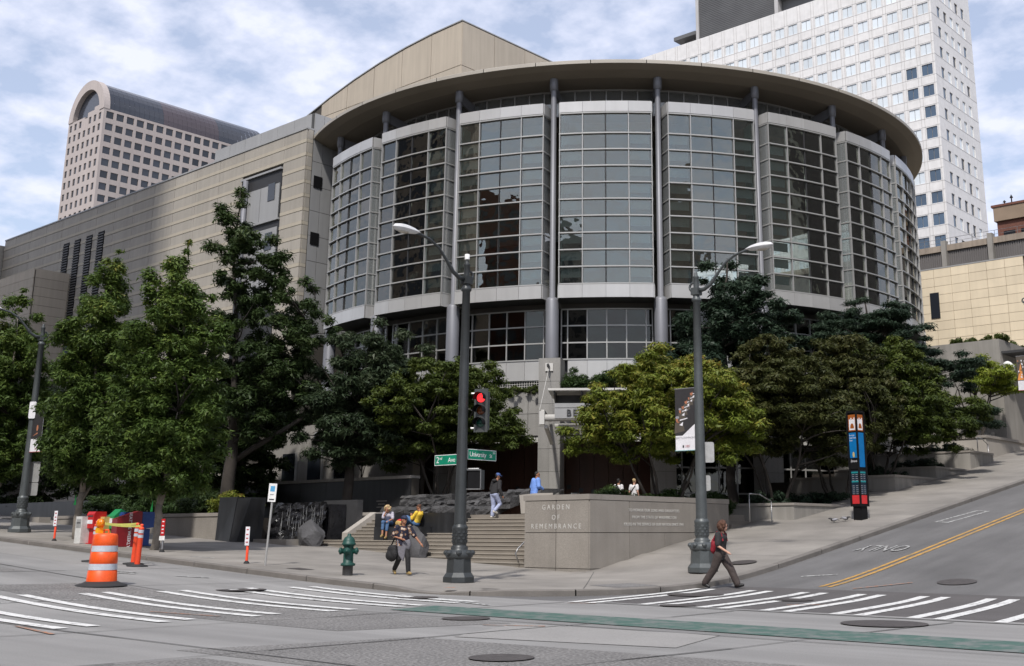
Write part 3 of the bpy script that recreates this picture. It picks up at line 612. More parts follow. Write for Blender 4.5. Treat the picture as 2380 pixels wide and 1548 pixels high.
# lower glazing ring, panels and stone base
for k in range(0, 9):
    a0 = -108 + 16 * k; fr = MB(); RL = 19.35
    zs = [12.98, 12.1, 11.2, 10.33]
    aa = [a0 + 0.9, a0 + 1.9] + [a0 + 1.9 + 12.2 * j / 4 for j in (1, 2, 3, 4)] + [a0 + 15.1]
    for j in range(6):
        A, B, m, w, ang = facet(aa[j], aa[j + 1], RL)
        for z in zs: bar(fr, A, B, z - 0.035, z + 0.035, 0.03, 0.06)
    for a in aa:
        A = Vector(ring(RL, a)[:2]); t = Vector((-math.sin(R(a)), math.cos(R(a)))) * 0.03; bar(fr, A - t, A + t, 10.36, 12.95, 0.034, 0.06)
    lf = fr.wbuild('lower_glazing', 'aluminium', hall)
    for j in range(6):
        A, B, m, w, ang = facet(aa[j], aa[j + 1], RL - 0.04)
        for i in range(3): jog(plate(lf, 'lower_pane', (m.x, m.y, (zs[i] + zs[i + 1]) / 2), ang, w - 0.06, zs[i] - zs[i + 1] - 0.07, 0.02, 'low_glass'))
        if 1 <= j <= 4: plate(lf, 'spandrel', (m.x, m.y, 9.78), ang, w - 0.012, 1.02, 0.06, 'bay_panel')
    bk = MB(); A, B, m, w, ang = facet(a0 + 0.2, a0 + 15.8, 19.0); bar(bk, A, B, 8.6, 10.3, 0.0, 0.4); bk.wbuild('upstand', 'dark_grey', hall)
    if k in (1, 2, 3, 4):                                   # gridded strip under the panels
        gm = MB(); A, B, m, w, ang = facet(a0 + 2, a0 + 14.2, 19.32)
        for i in range(4): bar(gm, A, B, 8.86 + 0.12 * i, 8.88 + 0.12 * i, 0.02, 0.02)
        for i in range(31):
            q = A.lerp(B, i / 30); t = (B - A).normalized() * 0.011; bar(gm, q - t, q + t, 8.84, 9.26, 0.016, 0.016)
        gm.wbuild('vent_grille', 'white_strip', hall)
    # stone lintel slabs, ledge, strip and ceiling over the openings
    core = MB(); A, B, m, w, ang = facet(a0 - 0.3, a0 + 16.3, 19.9); bar(core, A, B, 6.35, 8.58, 0.0, 0.5); bar(core, A, B, 8.45, 8.6, 0.02, 1.1); core.wbuild('lintel', 'joint_stone', hall)
    d = (B - A).normalized(); nn = Vector((d.y, -d.x)) * 0.05
    for i in range(4):
        for jz in range(2):
            q = A.lerp(B, (i + 0.5) / 4) + nn; plate(hall, 'stone_slab', (q.x, q.y, 6.92 + jz * 1.125), ang, w / 4 - 0.025, 1.10, 0.1, 'grey_granite')
    st = MB(); bar(st, A.lerp(B, 0.09), A.lerp(B, 0.91), 6.05, 6.33, 0.02, 0.3); st.wbuild('fascia_strip', 'white_strip', hall)
    ce = MB(); A2, B2, m2, w2, ang2 = facet(a0 - 0.3, a0 + 16.3, 16.4); ce.hexa([(A.x, A.y, 6.33), (B.x, B.y, 6.33), (B2.x, B2.y, 6.33), (A2.x, A2.y, 6.33), (A.x, A.y, 6.5), (B.x, B.y, 6.5), (B2.x, B2.y, 6.5), (A2.x, A2.y, 6.5)]); ce.wbuild('porch_ceiling', 'dark_grey', hall)
    if k in (1, 2, 3):                                      # timber wall behind the porch, boards and inset squares
        for i in range(6):
            A3, B3, m3, w3, an3 = facet(a0 + 16 * i / 6, a0 + 16 * (i + 1) / 6, 16.5)
            plate(hall, 'timber_panel', (m3.x, m3.y, 4.3), an3, w3 - 0.02, 4.1, 0.1, 'door_wood')
    else:                                                   # glazed shopfront
        sm_ = MB(); A3, B3, m3, w3, an3 = facet(a0 + 0.5, a0 + 15.5, 19.2)
        for z in (2.3, 3.5, 4.8, 6.28): bar(sm_, A3, B3, z - 0.04, z + 0.04, 0.03, 0.05)
        for i in range(6):
            q = A3.lerp(B3, i / 5); t = (B3 - A3).normalized() * 0.04; bar(sm_, q - t, q + t, 2.3, 6.3, 0.034, 0.05)
        sfm = sm_.wbuild('shopfront', 'aluminium', hall)
        for i in range(5):
            for z0, z1 in ((2.3, 3.5), (3.5, 4.8), (4.8, 6.28)):
                q = A3.lerp(B3, (i + 0.5) / 5); plate(sfm, 'shop_pane', (q.x, q.y, (z0 + z1) / 2), an3, w3 / 5 - 0.08, z1 - z0 - 0.08, 0.02, 'low_glass')
rr = random.Random(9)
for i in range(15):
    a = rr.uniform(-73, -46); c = ring(16.58, a); plate(hall, 'inset_tile', (c[0], c[1], rr.uniform(2.8, 4.0)), R(a + 90), 0.22, 0.22, 0.03, 'dark_tile')
for k in (1, 2, 3, 4, 5, 6):
    a = -108 + 16 * k; c = ring(20.25, a); rz = R(a + 90)
    pc = MB(); pc.box(-0.52, 0.52, -0.52, 0.52, 2.25, 10.18, Matrix.Translation((c[0], c[1], 0)) @ Matrix.Rotation(rz, 4, 'Z')); pier = pc.wbuild('pier', 'joint_stone', hall)
    ax = Vector((math.cos(rz), math.sin(rz))); ou = Vector((math.cos(R(a)), math.sin(R(a))))
    zsl = [2.25 + 1.125 * i for i in range(7)] + [10.2]
    for z0, z1 in zip(zsl, zsl[1:]):
        for s in (-0.28, 0.28):
            q = Vector(c[:2]) + ax * s + ou * 0.55; plate(pier, 'stone_slab', (q.x, q.y, (z0 + z1) / 2), rz, 0.555, z1 - z0 - 0.014, 0.06, 'grey_granite')
        for s in (-1, 1):
            q = Vector(c[:2]) + ax * s * 0.545; plate(pier, 'side_slab', (q.x, q.y, (z0 + z1) / 2), rz + math.pi / 2, 1.05, z1 - z0 - 0.014, 0.05, 'grey_granite')
    if k == 3:
        q = Vector(c[:2]) + ou * 0.6; bx = MB(); mt = Matrix.Translation((q.x, q.y, 9.72)) @ Matrix.Rotation(rz, 4, 'Z')
        bx.box(-0.2, 0.2, -0.05, 0.0, -0.2, 0.2, mt); lampb = bx.wbuild('bracket_plate', 'white_strip', hall)
        tb = MB(); p0 = Vector((q.x, q.y, 9.7)) + Vector((ou.x, ou.y, 0)) * 0.08; p1 = p0 + Vector((ou.x * 0.25, ou.y * 0.25, 0.12)); tb.tube([p0, p1], 0.06, 10); tb.tube([p1, p1 + Vector((0, 0, -0.16))], [0.07, 0.05], 8); tb.wbuild('bracket', 'dark_grey', hall)
        cb = MB(); e = Vector(ring(26.0, -58.5, 7.0)); cb.tube([p0, e], 0.012, 5); cb.wbuild('stay_cable', 'white_strip', hall)
# entrance canopy with the hall's name
CR = 26.0; ca = -52.0; cc3 = ring(CR, ca); rz = R(ca + 90); ax = Vector((math.cos(rz), math.sin(rz))); ou = Vector((math.cos(R(ca)), math.sin(R(ca))))
def cm(x, y, z): q = Vector(cc3[:2]) + ax * x - ou * y; return (q.x, q.y, z)
mt = Matrix.Translation((cc3[0], cc3[1], 0)) @ Matrix.Rotation(rz, 4, 'Z')
cn = MB(); cn.box(-2.55, 2.9, -0.15, 3.2, 7.86, 7.96, mt); canopy = cn.wbuild('canopy', 'white_strip', hall)
cn = MB()
for x in np.linspace(-2.3, 2.7, 5):
    x = float(x)
    cn.hexa([mt @ Vector(p) for p in ((x, 0.0, 7.72), (x + 0.07, 0.0, 7.72), (x + 0.07, 1.3, 7.2), (x, 1.3, 7.2), (x, 0.0, 7.85), (x + 0.07, 0.0, 7.85), (x + 0.07, 1.3, 7.85), (x, 1.3, 7.85))])
cn.wbuild('canopy_rib', 'dark_grey', canopy)
cn = MB(); cn.box(-2.3, 2.8, 1.25, 1.33, 7.02, 7.8, mt); cn.wbuild('canopy_screen', 'dark_grey', canopy)
cn = MB(); cn.box(-2.25, 2.8, 0.12, 0.2, 6.62, 7.08, mt); cn.box(-2.25, 2.8, 0.10, 0.22, 7.1, 7.3, mt); sb = cn.wbuild('sign_band', 'zinc', canopy)
lt = text_mesh('BENAROYA HALL', 0.42, 'dark_grey', 0.02, spacing=1.25)
o = put('lettering', lt, None, (0, 0, 0)); o.parent = sb; off = Vector(hall.location); w_ = Vector(cm(0.25, 0.09, 6.85)); o.location = w_; o.rotation_euler = (math.pi / 2, 0, rz)
cn = MB(); cn.smooth = True; cn.tube([cm(-2.75, 0.35, 6.66), cm(2.8, 0.35, 6.66)], 0.16, 16); cn.tube([cm(-2.3, 1.0, 6.35), cm(2.8, 1.0, 6.35)], 0.12, 12); cn.wbuild('canopy_tube', 'white_strip', canopy)
cn = MB(); cn.box(-2.95, -2.72, 0.15, 0.6, 6.35, 6.95, mt); cn.hexa([mt @ Vector(p) for p in ((-2.75, 0.5, 6.2), (-2.6, 0.5, 6.2), (-2.6, 4.5, 5.75), (-2.75, 4.5, 5.75), (-2.75, 0.5, 6.36), (-2.6, 0.5, 6.36), (-2.6, 4.5, 5.95), (-2.75, 4.5, 5.95))]); cn.box(-2.9, -2.75, 0.5, 5.2, 6.95, 7.05, mt); cn.wbuild('canopy_arm', 'white_strip', canopy)
me_ = text_mesh('ME', 0.62, 'black', 0.04, bold=0.008)
q = Vector(ring(20.15, -57.2)[:2]); o = put('lettering', me_, hall, Vector((q.x, q.y, 6.72)) - off, rot=(math.pi / 2, 0, R(-52 + 90)))

# the stone wing along the avenue
WY = 39.7; WX = -57.0
wing = MB(); wing.box(-101, WX - 0.02, WY + 0.08, 58, 2.0, 26.42); wing_o = wing.wbuild('wing_wall', 'joint_stone', hall)
wg = MB(); wg.box(-68.4, WX - 0.3, WY + 0.5, 56, 26.0, 27.72); wg.box(WX - 0.29, WX - 0.06, WY + 0.45, 56, 10, 27.7); wing_g = wg.wbuild('zinc_box', 'zinc_joint', hall)
xs = [WX, -59.4, -64.0] + [-64.0 - 2.9 * i for i in range(1, 13)] + [-101.0]
for r_ in range(16):
    zt = 26.5 - 0.9 * r_
    for i in range(len(xs) - 1):
        if i == 1 and zt <= 24.8: continue
        xa, xb = xs[i], xs[i + 1]; w = xa - xb
        plate(wing_o, 'stone_panel', ((xa + xb) / 2, WY + 0.04, zt - 0.33), 0, w - 0.035, 0.64, 0.1, 'limestone')
        if i != 1: pass
    for xa, xb in ((WX, -59.4), (-64.0, -101.0)) if zt <= 24.8 else ((WX, -101.0),):
        bm_ = MB().box(xb + 0.01, xa - 0.01, WY - 0.03, WY + 0.07, zt - 0.885, zt - 0.665); bm_.wbuild('stone_band', 'limestone_band', wing_o)
    for z0, z1, mat in ((zt - 0.655, zt - 0.01, 'limestone'), (zt - 0.885, zt - 0.665, 'limestone_band')):
        MB().box(WX - 0.02, WX + 0.02, WY + 0.10, WY + 0.45, z0, z1).wbuild('stone_return', mat, wing_o)
MB().box(-101, -64, WY - 0.02, WY + 0.05, 2.2, 12.05).wbuild('stone_base', 'limestone', wing_o); MB().box(-59.4, WX, WY - 0.02, WY + 0.05, 2.2, 12.05).wbuild('stone_base', 'limestone', wing_o)
MB().box(-101, WX + 0.03, WY - 0.06, WY + 0.5, 26.5, 26.6).wbuild('coping', 'zinc', wing_o)
# recess with grey panels, window, pipe
MB().box(-63.95, -59.45, WY - 0.02, WY + 0.06, 12, 24.3).wbuild('recess', 'dark_recess', wing_o)
for j, z in enumerate([23.1, 21.9, 20.2, 18.9, 17.6, 16.3]):
    for x in (-60.6, -62.7):
        plate(wing_o, 'zinc_panel', (x, WY - 0.05, z - 0.3), 0, 2.05, 1.24 if j != 2 else 1.2, 0.05, 'zinc')
for z in (23.3, 20.0): plate(wing_o, 'window', (-60.4, WY - 0.09, z - 0.35), 0, 0.75, 1.15, 0.04, 'tower_glass')
for z in (24.33, 20.95): MB().box(-63.98, -59.42, WY - 0.16, WY + 0.02, z, z + 0.13).wbuild('lintel', 'zinc', wing_o)
tb = MB(); tb.smooth = True; tb.tube([(-63.2, WY - 0.25, 12), (-63.2, WY - 0.25, 24.2)], 0.17, 12); tb.wbuild('pipe', 'column_paint', wing_o)
# zinc cladding: panels on the end wall and the upper box
for zr_ in range(9):
    z = 27.7 - 1.62 * zr_
    for j, (y0, y1) in enumerate(((40.2, 40.95), (40.95, 41.75), (41.75, 43.0), (43.0, 45.0))):
        plate(wing_g, 'zinc_panel', (WX - 0.03, (y0 + y1) / 2, z - 0.8), math.pi / 2, y1 - y0 - 0.03, 1.59, 0.06, 'zinc')
for i in range(6): plate(wing_g, 'zinc_panel', (WX - 0.25 - 1.87 * (i + 0.5), WY + 0.47, 27.15), 0, 1.85, 1.1, 0.06, 'zinc')
for z in (23.15, 19.45): 
    w = plate(wing_g, 'window', (WX + 0.01, 40.7, z), math.pi / 2, 0.64, 0.8, 0.05, 'black')
# louvred slots
for i, x in enumerate((-83.2, -85.1, -87.05, -88.95)):
    lv = MB().box(x - 0.5, x + 0.5, WY - 0.035, WY + 0.03, 17.2, 24.3); lo = lv.wbuild('louvre', 'black', wing_o)
    lm = MB().box(-0.47, 0.47, -0.05, 0.02, -0.04, 0.04).mesh('slat', 'louvre')
    for j in range(33): wput('slat', lm, lo, (x, WY - 0.06, 17.35 + 0.21 * j))
    MB().box(x - 0.45, x + 0.45, WY - 0.03, WY + 0.02, 13.0, 16.9).wbuild('window', 'blue_glass', wing_o)
lv = MB().box(-101, -87.95, 37.0 + 0.06, WY, 2, 21.5); lv_o = lv.wbuild('low_block', 'joint_stone', hall)
for r_ in range(12):
    for i in range(5): plate(lv_o, 'cladding_panel', (-88.0 - 2.6 * (i + 0.5), 37.03, 21.25 - 0.72 * r_), 0, 2.58, 0.70, 0.08, 'buff_panel')
    plate(lv_o, 'cladding_panel', (-87.93, 38.4, 21.25 - 0.72 * r_), math.pi / 2, 2.6, 0.70, 0.08, 'buff_panel')
eb = MB().box(-130, -101.15, 35.5, 58, 2, 26.1); eb.wbuild('end_block', 'limestone', hall)
# auditorium block above the roof
ab = MB(); prof = []
for i in range(13):
    x = -60.6 - 40 * i / 12; prof.append((x, 41.05 - 0.0078 * (x + 60.6) ** 2))
vs = [(x, 56.06, 24) for x, z in prof] + [(x, 56.06, z) for x, z in prof] + [(x, 84, 24) for x, z in prof] + [(x, 84, z) for x, z in prof]; n = 13
fs = []
for i in range(12): fs += [(i, i + 1, n + i + 1, n + i), (n + i, n + i + 1, 3 * n + i + 1, 3 * n + i)]
fs.append((0, n, 3 * n, 2 * n)); ab.add(vs, fs); aud = ab.wbuild('auditorium_block', 'joint_stone', hall)
for i in range(11):
    xa = -60.55 - 3.6 * i; xb = xa - 3.545
    for r_ in range(4):
        zt = 41.0 - 3.72 * r_; zb = zt - 3.665
        za = min(zt, 41.0 - 0.0078 * (xa + 60.6) ** 2); zb2 = min(zt, 41.0 - 0.0078 * (xb + 60.6) ** 2)
        if zb2 < zb + 0.1: continue
        MB().hexa([(xb, 56.0, zb), (xa, 56.0, zb), (xa, 56.1, zb), (xb, 56.1, zb), (xb, 56.0, zb2), (xa, 56.0, za), (xa, 56.1, za), (xb, 56.1, zb2)]).wbuild('wall_panel', 'buff_panel', aud)
for i in range(6):
    for r_ in range(4): plate(aud, 'wall_panel', (-60.55, 56.0 + 3.6 * (i + 0.5), 41.0 - 3.72 * (r_ + 0.5)), math.pi / 2, 3.55, 3.665, 0.1, 'buff_panel')
ed = MB()
for i in range(12): ed.hexa([(prof[i + 1][0], 55.93, prof[i + 1][1]), (prof[i][0], 55.93, prof[i][1]), (prof[i][0], 56.3, prof[i][1]), (prof[i + 1][0], 56.3, prof[i + 1][1]), (prof[i + 1][0], 55.93, prof[i + 1][1] + 0.09), (prof[i][0], 55.93, prof[i][1] + 0.09), (prof[i][0], 56.3, prof[i][1] + 0.09), (prof[i + 1][0], 56.3, prof[i + 1][1] + 0.09)])
ed.box(-60.62, -60.48, 55.93, 78, 41.06, 41.14); ed.wbuild('coping', 'zinc', aud)
# ---------------------------------------------------------------- towers and walls behind
def grid_wall(mb, axis, c, u0, u1, z0, z1, us, zs, w, h, depth, sgn):
    """wall with real openings: piers and spandrels standing `depth` out from plane c on side sgn"""
    def bx(a, b, za, zb):
        lo, hi = (c, c + sgn * depth) if sgn > 0 else (c - depth, c)
        if axis == 'y': mb.box(a, b, lo, hi, za, zb)
        else: mb.box(lo, hi, a, b, za, zb)
    us = sorted(us); zs = sorted(zs); zl = z0
    for z in zs:
        bx(u0, u1, zl, z - h / 2); a = u0
        for u in us: bx(a, u - w / 2, z - h / 2, z + h / 2); a = u + w / 2
        bx(a, u1, z - h / 2, z + h / 2); zl = z + h / 2
    bx(u0, u1, zl, z1)
# vaulted tower
TX, TY = -235.6, 109.9
tw = empty('vaulted_tower', (-244, 130, 0), label='pinkish office tower with square windows and barrel-vaulted dark glass roof', cat='building')
zs = [92.9 - 2.79 * i for i in range(14)]; usL = [TX - 1.72 - 2.31 * i for i in range(7)]; usR = [TY + 1.5 + 2.42 * i for i in range(16)]
MB().box(TX - 16.6, TX - 0.3, TY + 0.3, TY + 42, -1, 94.2).wbuild('core', 'dark_recess', tw)
wl = MB(); grid_wall(wl, 'y', TY + 0.3, TX - 16.8, TX, 50, 91.6, usL, zs[1:], 1.14, 1.62, 0.3, -1); grid_wall(wl, 'x', TX - 0.3, TY + 0.3, TY + 42, 50, 94.3, usR, zs, 1.74, 1.64, 0.3, 1)
top = [u for i, u in enumerate(usL)]
for i, u in enumerate(usL):
    pass
grid_wall(wl, 'y', TY + 0.3, TX - 16.8, TX, 91.6, 93.7, [u for i, u in enumerate(usL) if i != 3], [92.8], 1.14, 1.62, 0.3, -1)
wl.box(TX - 16.8, TX, TY, TY + 0.3, -1, 50); wl.box(TX - 0.3, TX, TY + 0.3, TY + 42, -1, 50)
wl.box(TX - 7.6, TX, TY, TY + 0.3, 93.7, 94.9); wl.box(TX - 16.8, TX - 9.0, TY, TY + 0.3, 93.7, 94.2); wl.box(TX - 4.6, TX, TY, TY + 0.3, 94.9, 95.6)
wl.wbuild('wall', 'pink_precast', tw)
for z in zs[1:11]:
    for u in usL: plate(tw, 'window', (u, TY + 0.22, z), 0, 1.13, 1.61, 0.06, 'tower_glass')
for i, u in enumerate(usL):
    if i != 3: plate(tw, 'window', (u, TY + 0.22, 92.8), 0, 1.13, 1.61, 0.06, 'tower_glass')
for z in zs[:11]:
    for u in usR: plate(tw, 'wide_window', (TX - 0.22, u, z), math.pi / 2, 1.73, 1.63, 0.06, 'tower_glass')
ac = TX - 8.4; ar = MB(); n = 28
for k in range(n):
    t0, t1 = math.pi * k / n, math.pi * (k + 1) / n; p = []
    for y in (TY - 0.15, TY + 1.3):
        for r_, t in ((6.3, t0), (8.5, t0), (8.5, t1), (6.3, t1)): p.append((ac + r_ * math.cos(t), y, 94.3 + r_ * math.sin(t)))
    ar.hexa(p)
ar.wbuild('arch', 'pink_precast', tw)
gd = MB(); pts = [(ac + 6.6 * math.cos(math.pi * k / n), 94.0 + 6.6 * math.sin(math.pi * k / n)) for k in range(n + 1)]
gd.add([(x, TY + 0.9, z) for x, z in pts] , [tuple(range(n + 1))]); gd.wbuild('arch_glass', 'vault_glass', tw)
for y0, y1, mat in ((TY + 1.3, TY + 14.5, 'vault_glass'), (TY + 14.5, TY + 29, 'vault_glass_mauve'), (TY + 29, TY + 42, 'vault_glass')):
    for s in range(int((y1 - y0) / 1.2)):
        ya = y0 + (y1 - y0) * s / int((y1 - y0) / 1.2); yb = y0 + (y1 - y0) * (s + 1) / int((y1 - y0) / 1.2) - 0.03; vm = MB(); nn_ = 18
        vm.add([(ac + 8.25 * math.cos(math.pi * k / nn_), y, 94.3 + 8.25 * math.sin(math.pi * k / nn_)) for y in (ya, yb) for k in range(nn_ + 1)], [(k, k + 1, nn_ + 2 + k, nn_ + 1 + k) for k in range(nn_)])
        vm.wbuild('vault_panel', mat, tw)
# white tower
wt = empty('white_tower', (-85, 158, 0), label='tall white marble tower with paired windows and louvred penthouse', cat='building')
WXc, WYc = -60.0, 150.0
zs = [77.95 - 3.28 * i for i in range(13)]; zall = [81.23] + zs; usL = [-61.3 - 2.45 * i for i in range(24)]; usR = [152.75 + 2.42 * i for i in range(5)]
MB().box(-122, WXc - 0.25, WYc + 0.25, 165.4, -1, 84.9).wbuild('core', 'marble_joint', wt)
wl = MB(); grid_wall(wl, 'y', WYc + 0.25, -122.2, WXc, 36, 85.1, usL, zall, 1.66, 1.72, 0.25, -1); grid_wall(wl, 'x', WXc - 0.25, WYc + 0.25, 165.5, 36, 85.1, usR, zall, 1.16, 1.75, 0.25, 1)
wl.box(-122.2, WXc, WYc, WYc + 0.25, -1, 36); wl.box(WXc - 0.25, WXc, WYc + 0.25, 165.5, -1, 36); wl.wbuild('wall', 'marble', wt)
jm = MB()
for u in usL:
    for s in (-0.98, 0.98): jm.box(u + s - 0.018, u + s + 0.018, WYc - 0.03, WYc + 0.01, 36, 85)
for z in zall: jm.box(-122, WXc, WYc - 0.024, WYc + 0.005, z - 1.0, z - 0.97); jm.box(-122, WXc, WYc - 0.024, WYc + 0.005, z + 1.0, z + 1.03)
for z in zall: jm.box(WXc - 0.005, WXc + 0.024, WYc, 165.4, z - 1.0, z - 0.97)
jm.wbuild('panel_joint', 'marble_joint', wt)
def pairmesh(mat): return MB().box(-0.82, -0.04, -0.03, 0.03, -0.85, 0.85).box(0.04, 0.82, -0.03, 0.03, -0.85, 0.85).mesh('window', mat)
pmP, pmB = pairmesh('pale_glass'), pairmesh('blue_glass')
for r_, z in enumerate(zall[:13]):
    for i, u in enumerate(usL[:20]):
        dark = (i == 0 and r_ >= 4) or (i == 1 and r_ in (4, 5, 10, 11, 12)) or (i == 0 and r_ == 3 and False)
        o = wput('window', pmB if dark else pmP, wt, (u, WYc + 0.16, z))
rr = random.Random(3)
for z in zall:
    for i, u in enumerate(usR): plate(wt, 'side_window', (WXc - 0.17, u, z), math.pi / 2, 1.14, 1.72, 0.05, 'blue_glass' if i == 0 or rr.random() < 0.15 else ('tower_glass' if rr.random() < 0.35 else 'pale_glass'))
ph = MB().box(-107, -91, 158, 164, 84, 97.5); pho = ph.wbuild('penthouse', 'louvre', wt)
ps = MB().box(-107.0, -91, -0.06, 0, -0.09, 0.09).mesh('slat', 'louvre')
for i in range(34): wput('slat', ps, pho, (0, 158, 85.6 + 0.35 * i))
MB().box(-107.6, -107.0, 157.7, 164, 84, 98).wbuild('trim', 'grey_trim', pho); MB().box(-91, -90.3, 157.7, 164, 84, 98).wbuild('trim', 'grey_trim', pho)
MB().box(-111, -107.7, 159, 163, 84, 90.5).wbuild('plant_room', 'louvre', wt); MB().box(-112.5, -107.6, 157.5, 164, 90.5, 91.2).wbuild('plant_roof', 'louvre', wt)
MB().box(-90.2, -83, 159, 163, 84, 92).wbuild('plant_room', 'louvre', wt); MB().box(-90.2, -81.5, 157.6, 164, 92, 92.6).wbuild('plant_roof', 'louvre', wt)
# golden stone wall up the hill
gs = empty('stone_hall', (-32, 86, 5), label='golden stone building with long coursed panels beside the hill street', cat='building')
MB().box(-44, -28.7, 86.1, 94, 4, 22.4).wbuild('core', 'joint_stone', gs)
for r_ in range(22):
    zc = 22.4 - 0.36 - 0.72 * r_
    offx = 0
    for i in range(11):
        x1 = -28.7 - 1.45 * i
        plate(gs, 'stone_panel', (x1 - 0.725, 86.05, zc), 0, 1.425, 0.695, 0.1, 'gold_stone')
    for i in range(4): plate(gs, 'stone_panel', (-28.66, 87.2 + 1.9 * i, zc), math.pi / 2, 1.88, 0.695, 0.08, 'gold_stone')
plate(gs, 'window', (-36.0, 85.97, 19.4), 0, 0.75, 2.1, 0.06, 'tower_glass')
MB().box(-44, -28.6, 85.98, 86.4, 22.4, 22.5).wbuild('coping', 'zinc', gs)
pk = empty('parking_structure', (-36, 95, 5), label='stained concrete deck with grey corrugated screens behind the golden wall', cat='building')
MB().box(-60, -20, 95.4, 110, 4, 26.2).wbuild('core', 'dark_grey', pk)
MB().box(-60, -20, 95.0, 95.5, 26.1, 26.65).wbuild('beam', 'stained_concrete', pk)
for x in (-46.7, -42.6, -38.5, -34.3, -30.1): MB().box(x - 0.22, x + 0.22, 94.7, 95.3, 22, 27.0).wbuild('post', 'concrete', pk)
cmh = MB().box(-0.05, 0.05, -0.05, 0.05, -1.1, 1.1).mesh('corrugation', 'corrugated')
for i in range(80):
    x = -44 + 0.2 * i; wput('corrugation', cmh, pk, (x, 95.2, 24.95))
MB().box(-60, -20, 95.22, 95.35, 22, 26.1).wbuild('screen', 'corrugated', pk)
rl = MB()
for x in range(-46, -26, 2): rl.tube([(x, 95.2, 26.6), (x, 95.2, 27.3)], 0.025, 5)
rl.tube([(-46, 95.2, 27.3), (-26, 95.2, 27.3)], 0.02, 5); rl.tube([(-46, 95.2, 26.95), (-26, 95.2, 26.95)], 0.015, 5); rl.wbuild('railing', 'steel', pk)
bb = empty('brick_building', (-38, 125, 10), label='red brick building with tan cornice above the parking deck', cat='building')
MB().box(-42.5, -20, 120.1, 140, 8, 36.4).wbuild('wall', 'brick', bb); MB().box(-42.7, -20, 119.8, 140.2, 34.9, 36.5).wbuild('cornice', 'brick_tan', bb); MB().box(-42.9, -20, 119.7, 140.2, 36.5, 36.75).wbuild('coping', 'brick', bb)
for x in (-41.2, -39.3, -37.4):
    plate(bb, 'window', (x, 120.05, 32.7), 0, 1.25, 2.0, 0.12, 'tower_glass'); plate(bb, 'sill', (x, 119.98, 31.65), 0, 1.45, 0.14, 0.2, 'brick_tan')
for x, h in ((-41.8, .8), (-41.0, 1.3)):
    vt = MB(); vt.smooth = True; vt.lathe([(.07, 0), (.07, h * .7), (.2, h * .7), (.02, h)], 8, (x, 121, 36.7)); vt.wbuild('roof_vent', 'dark_grey', bb)
# buildings on the other side of the avenue, behind the viewer (they show in the glass and shade the wing)
def block(name, x0, x1, y0, y1, h, mat, label, ww=2.4, hh=3.6):
    e = empty(name, ((x0 + x1) / 2, (y0 + y1) / 2, 0), label=label, cat='building'); MB().box(x0, x1, y0, y1, -0.5, h).wbuild('wall', mat, e)
    wm = MB().box(-ww * .32, ww * .32, -0.05, 0.05, -hh * .28, hh * .28).mesh('window', 'tower_glass')
    nz = int((h - 6) / hh); nx = int((x1 - x0 - 1) / ww)
    wn_ = MB()
    for j in range(nz):
        for i in range(nx):
            x = x0 + ww * (i + 0.5) + 0.5; z = 7 + hh * j; wn_.box(x - ww * .32, x + ww * .32, y1 - 0.02, y1 + 0.06, z - hh * .3, z + hh * .3)
    tag(wn_.wbuild('glazing', 'tower_glass', e), kind='stuff')
    return e
block('office_tower', -92, -52.2, -40, -2.2, 92, 'stained_concrete', 'dark concrete office tower across the avenue')
block('brick_block', -50, -30, -75, -34, 42, 'brick', 'brown brick block standing back across the avenue')
block('stone_block', -14, 9, -80, -46, 43, 'concrete', 'grey concrete slab block across the intersection')
block('slim_tower', 62, 88, -22, 0, 54, 'stained_concrete', 'slim tan tower beyond the intersection', 2.2, 3.2)
block('low_block', -29, -12, -60, -30, 13, 'brick_tan', 'low tan shop building across the avenue')
block('hill_block', 12, 30, 44, 120, 58, 'concrete', 'grey office block across the hill street')
# ---------------------------------------------------------------- plaza, memorial wall, steps, water garden
PZ = 2.25
plaza = MB().box(-47, -25.3, 32.4, 62, 1.0, PZ).build('plaza', 'step_stone'); tag(plaza, 'paved plaza in front of the hall entrance', 'plaza', kind='structure')
# memorial wall
mw = empty('memorial_wall', (-26, 33, 0), label='granite corner wall carved with garden of remembrance lettering', cat='wall')
core = MB(); core.box(-27.58, -24.68, 29.2, 29.7, -0.2, 2.72); core.box(-25.28, -24.68, 29.7, 37.5, -0.2, 2.72); core.wbuild('core', 'joint_stone', mw)
for x0, x1 in ((-27.6, -26.13), (-26.12, -24.66)):
    for z0, z1 in ((0.0, 0.38), (0.39, 1.545), (1.555, 2.62)): plate(mw, 'stone_slab', ((x0 + x1) / 2, 29.18, (z0 + z1) / 2), 0, x1 - x0 - 0.024, z1 - z0 - 0.012, 0.06, 'granite')
for (y0, y1, z0, z1) in ((29.16, 31.3, 1.555, 2.62), (31.3, 35.4, 1.555, 2.62), (35.4, 37.53, 1.555, 2.62), (29.16, 31.3, 0.39, 1.545), (31.3, 33.35, 0.39, 1.545), (33.35, 35.4, 0.39, 1.545), (35.4, 37.53, 0.39, 1.545), (29.16, 31.3, -0.1, 0.38), (31.3, 33.4, -0.1, 0.38)):
    plate(mw, 'stone_slab', (-24.66, (y0 + y1) / 2, (z0 + z1) / 2), math.pi / 2, y1 - y0 - 0.03, z1 - z0 - 0.012, 0.06, 'granite')
for z0, z1 in ((0.0, 0.38), (0.39, 1.545), (1.555, 2.62)): plate(mw, 'stone_slab', (-27.61, 29.46, (z0 + z1) / 2), math.pi / 2, 0.48, z1 - z0, 0.05, 'granite')
for z0, z1 in ((1.555, 2.62), (0.9, 1.545)): plate(mw, 'stone_slab', (-24.98, 37.52, (z0 + z1) / 2), 0, 0.57, z1 - z0, 0.05, 'granite')
